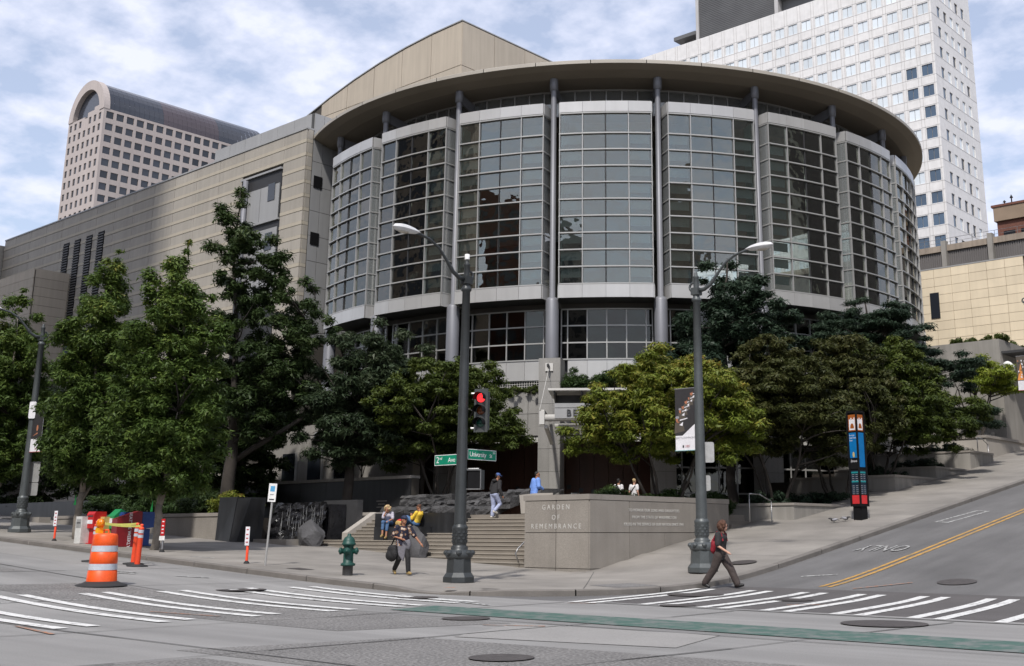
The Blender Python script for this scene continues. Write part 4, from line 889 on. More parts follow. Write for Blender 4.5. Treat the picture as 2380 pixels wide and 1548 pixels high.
MB().box(-27.65, -26.12, 29.13, 29.76, 2.63, 2.81).wbuild('coping', 'granite_cap', mw); MB().box(-26.11, -24.62, 29.13, 29.76, 2.63, 2.81).wbuild('coping', 'granite_cap', mw)
for y0, y1 in ((29.77, 31.3), (31.31, 35.4), (35.41, 37.56)): MB().box(-25.34, -24.62, y0, y1, 2.63, 2.81).wbuild('coping', 'granite_cap', mw)
off = Vector(mw.location)
for s, z, sz in (('GARDEN', 2.39, 0.235), ('OF', 2.05, 0.235), ('REMEMBRANCE', 1.755, 0.235)):
    lettering(mw, s, sz, 'white_strip', Vector((-26.14, 29.148, z)) - off, 0, extrude=0.004, spacing=1.55)
for s, z in (('TO HONOR OUR SONS AND DAUGHTERS', 2.31), ('FROM THE STATE OF WASHINGTON', 2.07), ('KILLED IN THE SERVICE OF OUR NATION SINCE 1941', 1.83)):
    lettering(mw, s, 0.145, 'white_strip', Vector((-24.627, 32.75, z)) - off, math.pi / 2, extrude=0.004, spacing=1.1 if len(s) < 40 else 1.02)
# stair up from the pavement: each step is a slab with a paler nosing
stair = empty('stone_stair', (-34, 29, 0), label='broad flight of brown stone steps beside the granite memorial wall', cat='stairs')
NS = 14; RISE = (PZ - 0.25) / NS; TR = 0.27; Y0 = 28.95
for i in range(NS):
    z1 = 0.25 + RISE * (i + 1); y0 = Y0 + TR * i
    xl = -40.9 if i < 7 else -39.62
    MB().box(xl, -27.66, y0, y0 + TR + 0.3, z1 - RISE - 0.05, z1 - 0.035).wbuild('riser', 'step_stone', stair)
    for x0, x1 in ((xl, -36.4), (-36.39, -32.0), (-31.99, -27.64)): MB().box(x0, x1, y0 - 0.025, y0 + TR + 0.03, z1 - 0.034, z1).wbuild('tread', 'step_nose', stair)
MB().box(-40.9, -27.66, Y0 + TR * NS + 0.2, 33.0, 0.2, PZ - 0.02).wbuild('landing', 'step_stone', stair)
# handrail at the wall
def rail(name, pts, label, r_=0.025, mat='steel', group=None):
    e = empty(name, pts[0], label=label, cat='handrail', group=group); 
    t = MB(); t.smooth = True; t.tube([Vector(p) - Vector(pts[0]) for p in pts], r_, 8); t.build('rail', mat, e); return e
rail('handrail', [(-27.72, 29.0, 0.55), (-27.72, 28.85, 0.85), (-27.72, 28.95, 1.0), (-27.72, 31.8, 2.95), (-27.72, 32.2, 2.95)], 'steel handrail fixed along the memorial wall stair')
def posted_rail(x, y, z, dy, label, dz=0.85, drop_=0.3, ax='y', n=0):
    e = empty('handrail', (x, y, z), label=label, cat='handrail'); t = MB(); t.smooth = True
    def v(s, zz): return (0, s, zz) if ax == 'y' else (s, 0, zz)
    t.tube([v(0, -0.05), v(0, dz)], 0.024, 8); t.tube([v(0, dz), v(dy * 0.45, dz)], 0.024, 8); t.tube([v(dy * 0.45, dz), v(dy, dz - drop_)], 0.024, 8); t.tube([v(dy, dz - drop_), v(dy, -0.6)], 0.024, 8)
    t.build('rail', 'steel', e); return e
posted_rail(-33.3, 41.5, PZ, -1.7, 'steel handrail on the plaza before the timber doors', 0.95, 0.55, 'x')
# low wall block the two women sit on, rock tiers, black granite walls
def solid(name, mb, mat, label, cat, group=None):
    o = mb.build(name, mat); tag(o, label, cat, group); return o
sw_ = MB(); sw_.box(-38.4, -33.6, 31.35, 32.3, 0.9, 2.33)
solid('seat_wall', sw_, 'black_granite', 'dark granite seat wall set into the steps', 'wall')
sb_ = MB(); sb_.box(-37.7, -34.8, 30.75, 31.35, 0.8, 1.78)
solid('stone_bench', sb_, 'black_granite', 'low dark granite block the women rest on', 'bench')
def rock(name, c, r_, seed, mat, label, cat='rock', group=None, cuts=5, flat=0.6):
    g = random.Random(seed); bm = bmesh.new(); bmesh.ops.create_icosphere(bm, subdivisions=3, radius=1.0)
    pl = [(Vector((g.uniform(-1, 1), g.uniform(-1, 1), g.uniform(-.6, 1))).normalized(), g.uniform(0.55, 0.85)) for _ in range(cuts * 3)]
    for v in bm.verts:
        for n_, d_ in pl:
            e = v.co.dot(n_) - d_
            if e > 0: v.co -= n_ * e
        v.co *= 1 + g.uniform(-0.02, 0.02)
        v.co = Vector((v.co.x * r_[0], v.co.y * r_[1], v.co.z * r_[2]))
    me = bpy.data.meshes.new(name); bm.to_mesh(me); bm.free(); me.materials.append(M(mat))
    o = put(name, me, None, c); 
    if label: tag(o, label, cat, group)
    return o
rock('boulder', (-33.5, 29.35, 0.98), (1.0, 0.6, 0.95), 2, 'grey_rock', 'rounded grey boulder standing on the steps behind the walking man')
rock('boulder', (-40.45, 29.62, 1.42), (0.92, 0.55, 0.72), 5, 'grey_rock', 'grey boulder at the foot of the small waterfall')
tiers = [(-40.2, -33.2, 33.0, 34.4, 2.2, 2.62), (-39.2, -32.6, 33.6, 35.0, 2.6, 2.9), (-36.4, -31.4, 34.2, 35.6, 2.85, 3.25), (-40.4, -36.8, 34.2, 35.4, 2.85, 3.15)]
for i, (x0, x1, y0, y1, z0, z1) in enumerate(tiers):
    g = random.Random(20 + i); lab = ['lowest rough dark stone ledge behind the steps', 'second rough dark stone ledge above the seat wall', 'top broad slab of dark rock behind the climbing man', 'rough dark rock course beside the black granite wall'][i]
    e = empty('rock_tier', ((x0 + x1) / 2, y0, z0), label=lab, cat='ledge'); x = x0
    while x < x1 - 0.2:
        w = min(g.uniform(0.8, 1.9), x1 - x); n, m = 6, 4; vs = []; yj = g.uniform(-.14, .14); zj = g.uniform(-.05, .05)
        for r_ in range(m + 1):
            for j in range(n + 1):
                edge = 0.05 if j in (0, n) else 0.0
                vs.append((x + 0.02 + (w - 0.04) * j / n, y0 + yj + edge + g.uniform(-.05, .05) + (0.06 if r_ == m else 0), z0 + (z1 + zj - z0) * r_ / m + (g.uniform(-.035, .035) if r_ else -0.1)))
        for j in range(n + 1): vs.append((x + 0.02 + (w - 0.04) * j / n, y1, z1 + zj + g.uniform(-.03, .03)))
        fs = [(r_ * (n + 1) + j, r_ * (n + 1) + j + 1, (r_ + 1) * (n + 1) + j + 1, (r_ + 1) * (n + 1) + j) for r_ in range(m + 1) for j in range(n)]
        fs += [tuple(r_ * (n + 1) for r_ in range(m + 2)), tuple(r_ * (n + 1) + n for r_ in range(m + 1, -1, -1))]
        MB().add(vs, fs).wbuild('stone', 'dark_rock', e); x += w
MB_ = MB(); MB_.hexa([(-32.3, 33.9, 2.3), (-31.5, 33.8, 2.3), (-31.1, 34.5, 2.3), (-32.0, 34.6, 2.3), (-32.5, 34.0, 3.05), (-31.5, 33.9, 3.1), (-31.1, 34.5, 3.12), (-32.1, 34.6, 3.1)]); solid('rock_slab', MB_, 'pale_concrete', 'pale flat slab of stone resting against the memorial wall end', 'rock')
# long black wall with name panels
lw = empty('name_wall', (-55, 35, 2), label='long polished black granite wall behind the water garden', cat='wall')
MB().box(-72, -40.4, 35.05, 35.5, 1.0, 4.02).wbuild('core', 'joint_stone', lw)
xsw = frange(-72, -40.4, 2.1)
for x0, x1 in zip(xsw, xsw[1:]): plate(lw, 'name_panel', ((x0 + x1) / 2, 35.0, 2.5), 0, x1 - x0 - 0.012, 2.95, 0.08, 'black_granite'); MB().box(x0 + .005, x1 - .005, 34.93, 35.55, 4.0, 4.14).wbuild('coping', 'concrete', lw)
for z, w_ in ((3.0, 0.75), (2.86, 0.5), (2.72, 0.7)): plate(lw, 'inscription', (-42.4, 34.958, z), 0, w_, 0.035, 0.004, 'concrete')
lw2 = MB(); lw2.box(-75, -59, 30.0, 30.5, 1.2, 3.25); solid('black_wall', lw2, 'black_granite', 'low black granite wall behind the street trees', 'wall')
# dark block, waterfall, basin
bk = MB(); bk.hexa([(-44.75, 27.75, 0.9), (-43.6, 27.7, 0.9), (-43.6, 29.3, 0.9), (-44.75, 29.3, 0.9), (-44.75, 27.85, 3.05), (-43.4, 27.85, 3.05), (-43.4, 29.3, 3.05), (-44.75, 29.3, 3.05)]); bk.hexa([(-43.6, 27.72, 0.9), (-43.45, 27.9, 0.9), (-43.45, 28.8, 0.9), (-43.6, 28.8, 0.9), (-43.4, 27.9, 3.0), (-42.9, 28.2, 2.98), (-42.9, 28.8, 2.98), (-43.4, 28.8, 3.0)]); solid('granite_block', bk, 'black_granite', 'tall dark granite block beside the waterfall', 'wall')
wf = empty('waterfall', (-42.3, 30.4, 1.0), label='small waterfall running down a rough black stone face', cat='waterfall')
g = random.Random(8); mb = MB(); nx, nz = 26, 14
vs = [(-44.9 + 4.2 * i / nx, 30.25 + 0.35 * j / nz + g.uniform(-.09, .09), 1.0 + 1.85 * j / nz + g.uniform(-.03, .03)) for j in range(nz + 1) for i in range(nx + 1)]
mb.add(vs, [(j * (nx + 1) + i, j * (nx + 1) + i + 1, (j + 1) * (nx + 1) + i + 1, (j + 1) * (nx + 1) + i) for j in range(nz) for i in range(nx)])
mb.box(-44.9, -40.72, 30.78, 31.6, 1.0, 2.75); mb.wbuild('rock_face', 'wet_rock', wf)
wtm = MB()
for i in range(44):
    x = g.choice([g.uniform(-42.4, -40.8), g.uniform(-43.8, -40.8)]); z1 = g.uniform(1.9, 2.8); L_ = g.uniform(0.15, 0.7); yy = 30.12 + 0.19 * (z1 - 1)
    wtm.tube([(x, yy, z1), (x + g.uniform(-.03, .03), yy - 0.03, z1 - L_)], [0.003, g.uniform(0.004, 0.009)], 5)
tag(wtm.wbuild('water', 'sign_back', wf), kind='stuff')
MB().box(-42.4, -40.0, 31.65, 31.95, 1.2, 2.95).wbuild('back_wall', 'dark_grey', wf)
ba = MB(); ba.box(-43.6, -40.95, 28.75, 29.05, 0.75, 1.28); ba.box(-41.25, -40.95, 29.06, 30.1, 0.75, 1.28); solid('basin_wall', ba, 'granite', 'low stone kerb of the waterfall basin', 'wall')
ck = MB(); ck.hexa([(-40.0, 30.9, 1.0), (-39.63, 30.9, 1.0), (-39.63, 32.4, 1.6), (-40.0, 32.4, 1.6), (-40.0, 30.9, 1.55), (-39.63, 30.9, 1.55), (-39.63, 32.4, 2.42), (-40.0, 32.4, 2.42)]); ck.box(-41.6, -39.63, 32.41, 32.9, 1.2, 2.42); solid('stair_cheek', ck, 'pale_concrete', 'sloping pale stone cheek at the side of the steps', 'wall')
# planter along the avenue
def planter(name, x0, x1, y0, y1, z0, z1, mat, label, cap=0.12, n=1, soil=True):
    e = empty(name, ((x0 + x1) / 2, y0, z0), label=label, cat='planter'); c = MB(); t = 0.3
    c.box(x0, x1, y0, y0 + t, z0, z1); c.box(x0, x0 + t, y0 + t, y1, z0, z1); c.box(x1 - t, x1, y0 + t, y1, z0, z1); c.wbuild('wall', mat, e)
    if soil: MB().box(x0 + t, x1 - t, y0 + t, y1, z0, z1 - 0.1).wbuild('soil', 'soil', e)
    return e
pe = empty('planter', (-52, 28, 1), label='long low stone planter wall along the avenue pavement', cat='planter')
xsp = frange(-60.6, -44.8, 2.26)
MB().box(-60.6, -44.8, 28.08, 28.4, 0.8, 2.25).wbuild('core', 'joint_stone', pe)
for x0, x1 in zip(xsp, xsp[1:]):
    plate(pe, 'stone_slab', ((x0 + x1) / 2, 28.04, 1.5), 0, x1 - x0 - 0.012, 1.45, 0.07, 'granite'); MB().box(x0 + .004, x1 - .004, 27.97, 28.45, 2.25, 2.40).wbuild('coping', 'granite_cap', pe)
MB().box(-60.5, -44.8, 28.41, 34.9, 0.8, 2.2).wbuild('soil', 'soil', pe)
seat2 = MB(); seat2.box(-66, -61.4, 27.6, 28.2, 1.5, 2.35); seat2.box(-64.6, -61.0, 26.3, 26.9, 1.5, 2.1); solid('low_wall', seat2, 'granite', 'low stone wall beyond the far lamp post', 'wall')
# planters stepping up the hill street
steps_ = [(39.7, 48.9, 2.70, 'first'), (48.9, 53.5, 4.14, 'second'), (53.5, 58.0, 4.72, 'third'), (58.0, 61.2, 5.73, 'highest')]
for y0, y1, zt, w_ in steps_:
    e = empty('planter', (-24, y0, zt - 1.2), label='%s of the concrete planters stepping up the hill street' % w_, cat='planter')
    c = MB(); c.box(-23.3, -23.0, y0 + .3, y1 - .01, zt - 2.6, zt - 0.10); c.box(-28.5, -23.0, y0, y0 + .3, zt - 2.6, zt - 0.10); c.wbuild('wall', 'concrete', e)
    c = MB(); c.box(-23.36, -22.96, y0 + .32, y1 - .012, zt - 0.10, zt); c.box(-28.5, -22.96, y0 - .04, y0 + .32, zt - 0.10, zt); c.wbuild('coping', 'granite_cap', e)
    MB().box(-30, -23.32, y0 + .31, y1, zt - 2.6, zt - 0.18).wbuild('soil', 'soil', e)
# entry steps between the memorial wall and the first planter
es = empty('stone_stair', (-24.2, 38.6, 1.8), label='short dark steps between the memorial wall and the first planter', cat='stairs')
for i in range(4): MB().box(-25.6 - 0.6 * i, -24.1 - 0.45 * i, 37.6, 39.65, 1.2, 1.72 + 0.14 * i).wbuild('step', 'step_stone', es)
posted_rail(-23.6, 37.4, 2.0, 1.6, 'steel handrail in front of the first hill planter', 1.0, 0.25)
# ramp walls and stairs higher up the hill
up = empty('garden_stair', (-27, 62, 5), label='upper stair with pale sloping cheeks beside the retaining wall', cat='stairs')
for i in range(12): MB().box(-33 , -25.0, 60.4 + 0.55 * i, 61.0 + 0.55 * i, 4.5, 5.6 + 0.16 * i).wbuild('step', 'concrete', up)
for k in range(2): 
    x = -27.6 - 3.0 * k; 
    MB().hexa([(x, 59.6, 5.4 + .3 * k), (x + .5, 59.6, 5.4 + .3 * k), (x + .5, 63.6, 6.9 + .3 * k), (x, 63.6, 6.9 + .3 * k), (x, 59.6, 5.75 + .3 * k), (x + .5, 59.6, 5.75 + .3 * k), (x + .5, 63.6, 7.25 + .3 * k), (x, 63.6, 7.25 + .3 * k)]).wbuild('cheek', 'pale_concrete', up)
rw = empty('retaining_wall', (-28, 68, 5), label='tall concrete retaining wall with ivy along its top', cat='wall')
MB().box(-34, -24.6, 68.0, 86, 4, 13.1).wbuild('wall', 'concrete', rw); MB().box(-33, -31.2, 67.9, 67.99, 6.5, 12.0).wbuild('doorway', 'dark_grey', rw)
MB().hexa([(-40, 63.8, 4), (-27, 63.8, 4), (-27, 64.2, 4), (-40, 64.2, 4), (-40, 63.8, 10.4), (-27, 63.8, 7.4), (-27, 64.2, 7.4), (-40, 64.2, 10.4)]).wbuild('ramp_wall', 'concrete', rw)
fl = empty('wall_floodlight', (-24.2, 68.4, 11.3), label='white cylindrical floodlight on the retaining wall', cat='light'); t = MB(); t.smooth = True; t.tube([(0, -0.5, 0.1), (0, 0.2, 0)], 0.28, 14); t.build('housing', 'white', fl); MB().box(-0.4, 0, -0.1, 0.1, -0.1, 0.1).build('bracket', 'steel', fl)
cp_ = MB(); cp_.box(-24.59, -22.4, 68.2, 74, 12.2, 12.35); cp_o = cp_.build('door_canopy', 'dark_grey'); tag(cp_o, 'dark flat canopy projecting from the retaining wall', 'canopy')
pw = empty('planter', (-24, 62, 5.4), label='pale concrete planter holding the small yellow tree', cat='planter')
MB().box(-27.5, -24.0, 63.0, 72, 4.2, 6.75).wbuild('wall', 'pale_concrete', pw); MB().box(-27.6, -23.93, 62.93, 72, 6.75, 6.9).wbuild('coping', 'granite_cap', pw)
posted_rail(-23.7, 60.9, 5.7, 1.5, 'dark handrail beside the upper stair', 0.9, 0.3)
# wall segment left of the hall entrance under the trees: lower facade of the wing with glazing
fw_ = empty('garden_facade', (-50, 38.6, 2.25), label='pale lower facade with dark doors behind the garden trees', cat='wall')
MB().box(-56.9, -44.0, 38.2, 38.8, 1.5, 7.4).wbuild('wall', 'concrete', fw_)
for x in (-54.6, -52.2, -49.8): plate(fw_, 'door', (x, 38.17, 4.6), 0, 1.1, 2.6, 0.08, 'tower_glass'); plate(fw_, 'door_frame', (x + 0.75, 38.15, 4.6), 0, 0.1, 2.7, 0.1, 'aluminium')
t = MB(); t.smooth = True; t.tube([(-51.6, 37.9, 6.7), (-48.0, 37.4, 6.7)], 0.28, 14); t.wbuild('light_tube', 'white', fw_)
# ---------------------------------------------------------------- trees and shrubs
def leaves(name, mat, clumps, n, size, seed, parent, flat=0.55, aspect=1.7, droop=0.25, loc=(0, 0, 0), stuff=True, shell=0.55, tilt=0.9):
    """leaf blades round the clump centres: rows of (x, y, z, radius)"""
    n = int(n * 2.5); size *= 0.92
    g = np.random.default_rng(seed); c = np.array(clumps, float); w = c[:, 3] ** 2; w /= w.sum()
    idx = g.choice(len(c), n, p=w)
    d = g.normal(size=(n, 3)); d /= np.linalg.norm(d, axis=1)[:, None]; rad = c[idx, 3] * (shell + (1 - shell) * g.random(n)) * (0.75 + 0.35 * g.random(n))
    d2 = d * rad[:, None]; d2[:, 2] *= flat
    p = c[idx, :3] + d2
    up = np.array([0, 0, 1.0]); nrm = d * 0.55 + up * tilt + g.normal(size=(n, 3)) * 0.45; nrm /= np.linalg.norm(nrm, axis=1)[:, None]
    t = d + g.normal(size=(n, 3)) * 0.7; t[:, 2] -= droop; t -= nrm * (t * nrm).sum(1)[:, None]; t /= np.linalg.norm(t, axis=1)[:, None] + 1e-9
    b = np.cross(nrm, t); s = size * (0.45 + 1.1 * g.random(n) ** 1.3)[:, None]
    bend = (g.random(n)[:, None] - 0.3) * 0.25
    v = np.empty((n, 3, 3)); v[:, 0] = p - t * s * 0.5 + b * s * 0.42 / aspect; v[:, 1] = p - t * s * 0.42 - b * s * 0.42 / aspect; v[:, 2] = p + t * s * 0.62 - nrm * s * bend
    me = bpy.data.meshes.new(name); me.vertices.add(n * 3); me.loops.add(n * 3); me.polygons.add(n)
    me.vertices.foreach_set('co', v.reshape(-1)); me.loops.foreach_set('vertex_index', np.arange(n * 3, dtype=np.int32))
    me.polygons.foreach_set('loop_start', np.arange(0, n * 3, 3, dtype=np.int32)); me.polygons.foreach_set('loop_total', np.full(n, 3, dtype=np.int32))
    me.update(calc_edges=True); me.validate()
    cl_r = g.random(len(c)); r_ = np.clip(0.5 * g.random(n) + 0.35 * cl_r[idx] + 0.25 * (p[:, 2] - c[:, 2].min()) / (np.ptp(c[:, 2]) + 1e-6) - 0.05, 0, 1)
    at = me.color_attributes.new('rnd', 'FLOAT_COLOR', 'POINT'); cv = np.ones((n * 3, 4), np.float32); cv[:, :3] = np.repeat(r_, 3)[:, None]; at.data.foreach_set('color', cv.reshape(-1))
    me.materials.append(M(mat)); o = put(name, me, parent, loc)
    if stuff: o['kind'] = 'stuff'
    return o
def crown_points(g, ells, m, rmin, rmax, layer=0.0):
    """clump centres filling ellipsoids (cx,cy,cz,rx,ry,rz), more of them near the outside"""
    out = []; vol = [e[3] * e[4] * e[5] for e in ells]
    while len(out) < m:
        e = g.choices(ells, vol)[0]; d = Vector((g.gauss(0, 1), g.gauss(0, 1), g.gauss(0, 1))).normalized(); k = g.random() ** 0.42
        x, y, z = e[0] + d.x * k * e[3], e[1] + d.y * k * e[4], e[2] + d.z * k * e[5]
        if layer: z = round(z / layer) * layer + g.uniform(-.1, .1) * layer - 0.10 * layer * (math.hypot(x - e[0], y - e[1]) / e[3])
        out.append((x, y, z, g.uniform(rmin, rmax)))
    return out
def limb(mb, a, b, r0, r1, g, n=5, bend=0.12, sides=6):
    a = Vector(a); b = Vector(b); L_ = (b - a).length; pts = []
    off = Vector((g.uniform(-1, 1), g.uniform(-1, 1), g.uniform(-.3, .6))) * bend * L_
    for i in range(n + 1):
        t = i / n; pts.append(a.lerp(b, t) + off * math.sin(math.pi * t) + Vector((g.uniform(-1, 1), g.uniform(-1, 1), 0)) * 0.012 * L_)
    mb.smooth = True; mb.tube(pts, [r0 + (r1 - r0) * i / n for i in range(n + 1)], sides); mb.smooth = False
    return pts
def tree(name, label, loc, stems, ells, m, nl, size, leaf, bark, seed, rmin=0.45, rmax=0.85, layer=0.0, flat=0.55, group=None, twigs=40, fork=None, droop=0.25, aspect=1.7, cat='tree', extra=None, shell=0.55, tilt=0.9):
    """stems: list of (base offset, top point, r0, r1)"""
    g = random.Random(seed); e = empty(name, loc, label=label, cat=cat, group=group)
    cl = crown_points(g, ells, m, rmin, rmax, layer)
    if extra: cl += extra
    tk = MB(); nodes = []
    for a, b, r0, r1 in stems:
        tk.smooth = True
        pts = limb(tk, a, b, r0, r1, g, 7, 0.05, 9); nodes += pts[2:]
    trunk = tk.build('trunk', bark, e)
    br = MB()
    for c in g.sample(cl, min(twigs, len(cl))):
        c3 = Vector(c[:3]); cand = [p for p in nodes if p.z < c3.z + 0.6] or nodes
        p = min(cand, key=lambda q: (q - c3).length + 0.8 * max(0, q.z - c3.z + 0.5)); L_ = (c3 - p).length
        limb(br, p, c3, min(0.07, 0.016 + 0.014 * L_), 0.008, g, 4, 0.14, 5)
    tag(br.build('branches', 'bark_dark', e), kind='stuff')
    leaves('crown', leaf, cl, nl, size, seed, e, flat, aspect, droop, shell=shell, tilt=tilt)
    return e
# street trees on the avenue
def street_tree(x, y, z, h, w, seed, label, lean, low):
    hh = h - low
    low -= 0.75; hh = h - low
    ells = [(0.1, 0, low + hh * .14, w * .86, w * .86, hh * .15), (0, 0, low + hh * .28, w, w, hh * .30), (0.1, 0.05, low + hh * .52, w * .92, w * .92, hh * .30), (lean * .5, lean * .2, low + hh * .74, w * .55, w * .55, hh * .22), (lean, lean * .4, low + hh * .9, w * .22, w * .22, hh * .13)]
    st = [((0, 0, -0.1), (0.05, 0.02, low - 0.3), 0.155, 0.125), ((0.05, 0.02, low - 0.35), (lean, lean * .3, low + hh * .86), 0.12, 0.02), ((0.04, 0.02, low - 1.0), (-w * .4, 0.2, low + hh * .30), 0.07, 0.02), ((0.04, 0.02, low - 0.9), (w * .4, -0.1, low + hh * .32), 0.07, 0.02), ((0.04, 0.02, low - 0.7), (0.2, w * .6, low + hh * .3), 0.06, 0.02)]
    ex = [(lean + 0.1 * i, lean * .4, low + hh * (0.9 + 0.035 * i), 0.22) for i in range(4)]
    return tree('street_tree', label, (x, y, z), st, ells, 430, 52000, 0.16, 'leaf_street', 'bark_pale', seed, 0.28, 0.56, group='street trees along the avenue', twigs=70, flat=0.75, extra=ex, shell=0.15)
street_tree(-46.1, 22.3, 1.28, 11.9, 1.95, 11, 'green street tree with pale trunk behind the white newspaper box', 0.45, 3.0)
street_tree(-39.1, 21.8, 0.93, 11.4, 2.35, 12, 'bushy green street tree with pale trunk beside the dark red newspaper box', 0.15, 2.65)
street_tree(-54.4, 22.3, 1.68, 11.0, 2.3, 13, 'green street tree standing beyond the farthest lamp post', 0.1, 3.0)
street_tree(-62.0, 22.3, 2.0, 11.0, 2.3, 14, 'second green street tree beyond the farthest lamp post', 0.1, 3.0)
# dark oaks in the garden
tree('oak_tree', 'tall dark oak with open pointed top in front of the stone wing', (-47.6, 30.0, 2.2),
     [((0, 0, -0.2), (0.1, 0.1, 4.0), 0.34, 0.26), ((0.1, 0.1, 4.0), (0.0, -0.2, 9.0), 0.20, 0.11), ((0.0, -0.2, 9.0), (-0.1, -0.5, 15.9), 0.11, 0.02), ((0.1, 0.1, 2.6), (4.6, 3.6, 6.2), 0.15, 0.04), ((0.1, 0.1, 4.2), (2.6, 2.4, 10.5), 0.13, 0.03), ((0.1, 0.1, 3.6), (-2.6, -1.0, 8.6), 0.11, 0.03)],
     [(0.7, 0.9, 6.2, 2.9, 2.9, 2.8), (1.4, 1.4, 9.2, 2.7, 2.7, 2.4), (0.3, 0.0, 12.0, 2.0, 2.0, 2.1), (-0.3, -0.5, 14.8, 1.0, 1.0, 1.8), (-1.4, -1.4, 8.2, 2.0, 2.0, 2.4)], 340, 44000, 0.20, 'leaf_oak', 'bark_dark', 21, 0.3, 0.62, twigs=110, flat=0.7, aspect=1.9, shell=0.2)
tree('oak_tree', 'broad grey-green oak spreading over the waterfall', (-43.6, 33.9, 2.3),
     [((0, 0, -0.2), (0.1, 0, 3.4), 0.26, 0.2), ((0.1, 0, 3.4), (0.6, 0.5, 9.0), 0.18, 0.03), ((0, 0, 2.6), (2.8, 0.6, 5.5), 0.1, 0.03), ((0, 0, 2.4), (-2.0, -1.6, 5.4), 0.1, 0.03)],
     [(0.4, 0.2, 5.2, 3.1, 3.0, 2.3), (0.9, 0.8, 7.6, 2.5, 2.5, 1.9), (0.8, -0.4, 3.6, 2.9, 2.6, 1.3)], 240, 38000, 0.20, 'leaf_oak_blue', 'bark_dark', 22, 0.35, 0.7, twigs=70, flat=0.6, aspect=2.1, shell=0.2)
tree('garden_tree', 'thin young tree behind the black granite wall', (-46.2, 36.6, 3.2), [((0, 0, -1), (0.1, 0, 3.2), 0.05, 0.02), ((0, 0, 0.4), (0.7, 0.2, 2.8), 0.03, 0.01)],
     [(0.0, 0, 2.6, 1.1, 1.1, 1.0)], 24, 3500, 0.17, 'leaf_oak_blue', 'bark_dark', 23, 0.3, 0.5, twigs=14)
for i, (x, y, hgt, w, lab) in enumerate(((-52.5, 34.0, 8.5, 2.4, 'dark garden tree between the oak and the street trees'), (-58.5, 33.2, 8.8, 2.6, 'dark garden tree filling the gap left of the oak'), (-65.0, 32.0, 9.0, 2.8, 'dark garden tree behind the farthest lamp post'), (-72.0, 31.5, 8.5, 3.0, 'dark garden tree at the far end of the black wall'))):
    tree('garden_tree', lab, (x, y, 2.1), [((0, 0, -0.1), (0, 0, hgt * .5), 0.18, 0.12), ((0, 0, hgt * .5), (0.2, 0, hgt * .9), 0.12, 0.03)],
         [(0, 0, hgt * .5, w * 1.15, w, hgt * .42), (0.2, 0, hgt * .8, w * .7, w * .7, hgt * .22)], 240, 24000, 0.24, 'leaf_oak', 'bark_dark', 31 + i, 0.4, 0.75, twigs=25, shell=0.2)
# Japanese maples
def maple(loc, ells, nl, leaf, seed, label, nst=5, spread=1.7, hgt=3.0, m=150, size=0.16, group=None, base=0.25, rmin=0.3, rmax=0.6, layer=0.4, lean=0.0):
    g = random.Random(seed); st = []
    for i in range(nst):
        a = 2 * math.pi * i / nst + g.uniform(-.3, .3); q = (math.cos(a) * spread + lean, math.sin(a) * spread, hgt * g.uniform(.85, 1.1)); st.append(((math.cos(a) * base, math.sin(a) * base, -0.2), q, 0.075, 0.03))
    return tree('maple_tree', label, loc, st, ells, int(m * 2.1), int(nl * 1.25), size, leaf, 'bark_dark', seed, rmin, rmax, layer, 0.5, group, 70, droop=0.35, shell=0.2)
maple((-40.0, 36.4, 3.0), [(0, 0, 4.3, 3.9, 3.9, 2.3), (0.3, 0, 5.6, 2.6, 2.6, 1.5), (2.3, 1.0, 3.0, 2.2, 2.0, 1.2), (-2.0, -1.2, 2.8, 2.0, 2.0, 1.2)], 44000, 'leaf_maple', 41, 'dense green maple in front of the round hall left of the signal', m=210, hgt=3.4)
maple((-26.15, 35.4, 2.3), [(0.2, 0.1, 3.9, 3.3, 3.3, 1.9), (0.2, 0.2, 5.1, 2.1, 2.1, 1.35), (-1.8, -0.9, 3.1, 1.9, 1.9, 1.1), (2.2, 0.9, 3.2, 1.9, 1.9, 1.1)], 44000, 'leaf_maple_gold', 42, 'yellow-green maple rising behind the memorial wall', m=200, hgt=2.6, spread=1.5)
maple((-24.9, 41.6, 2.5), [(0.3, 0, 4.2, 3.0, 3.0, 2.2), (0.2, 0, 6.0, 2.0, 2.0, 1.5), (1.5, 1.5, 3.0, 1.8, 1.8, 1.2)], 40000, 'leaf_maple_red', 43, 'bronze-leaved maple standing in the first hill planter', m=180, hgt=3.0)
maple((-24.6, 46.4, 2.5), [(0.5, 0, 4.6, 2.7, 2.7, 2.1), (0.4, 0, 6.4, 2.0, 2.0, 1.4)], 30000, 'leaf_maple_red', 46, 'bronze-green maple at the upper end of the first hill planter', m=140, hgt=3.0)
maple((-24.6, 50.6, 3.9), [(0.6, 0, 3.4, 3.4, 3.4, 2.1), (0.4, 0.2, 5.4, 2.7, 2.7, 1.5), (1.9, 2.2, 2.9, 2.2, 2.6, 1.4), (2.4, 4.2, 3.4, 1.6, 2.0, 1.1)], 54000, 'leaf_maple', 44, 'large green maple standing in the second hill planter', m=200, hgt=2.6)
maple((-24.9, 64.0, 6.8), [(1.2, 0.6, 3.4, 1.7, 1.9, 0.9), (0.2, 1.2, 3.9, 1.4, 1.4, 0.8)], 7000, 'leaf_yellow', 45, 'small bright yellow-green maple with bare slim stems', nst=6, spread=1.1, hgt=3.0, m=40, size=0.16)
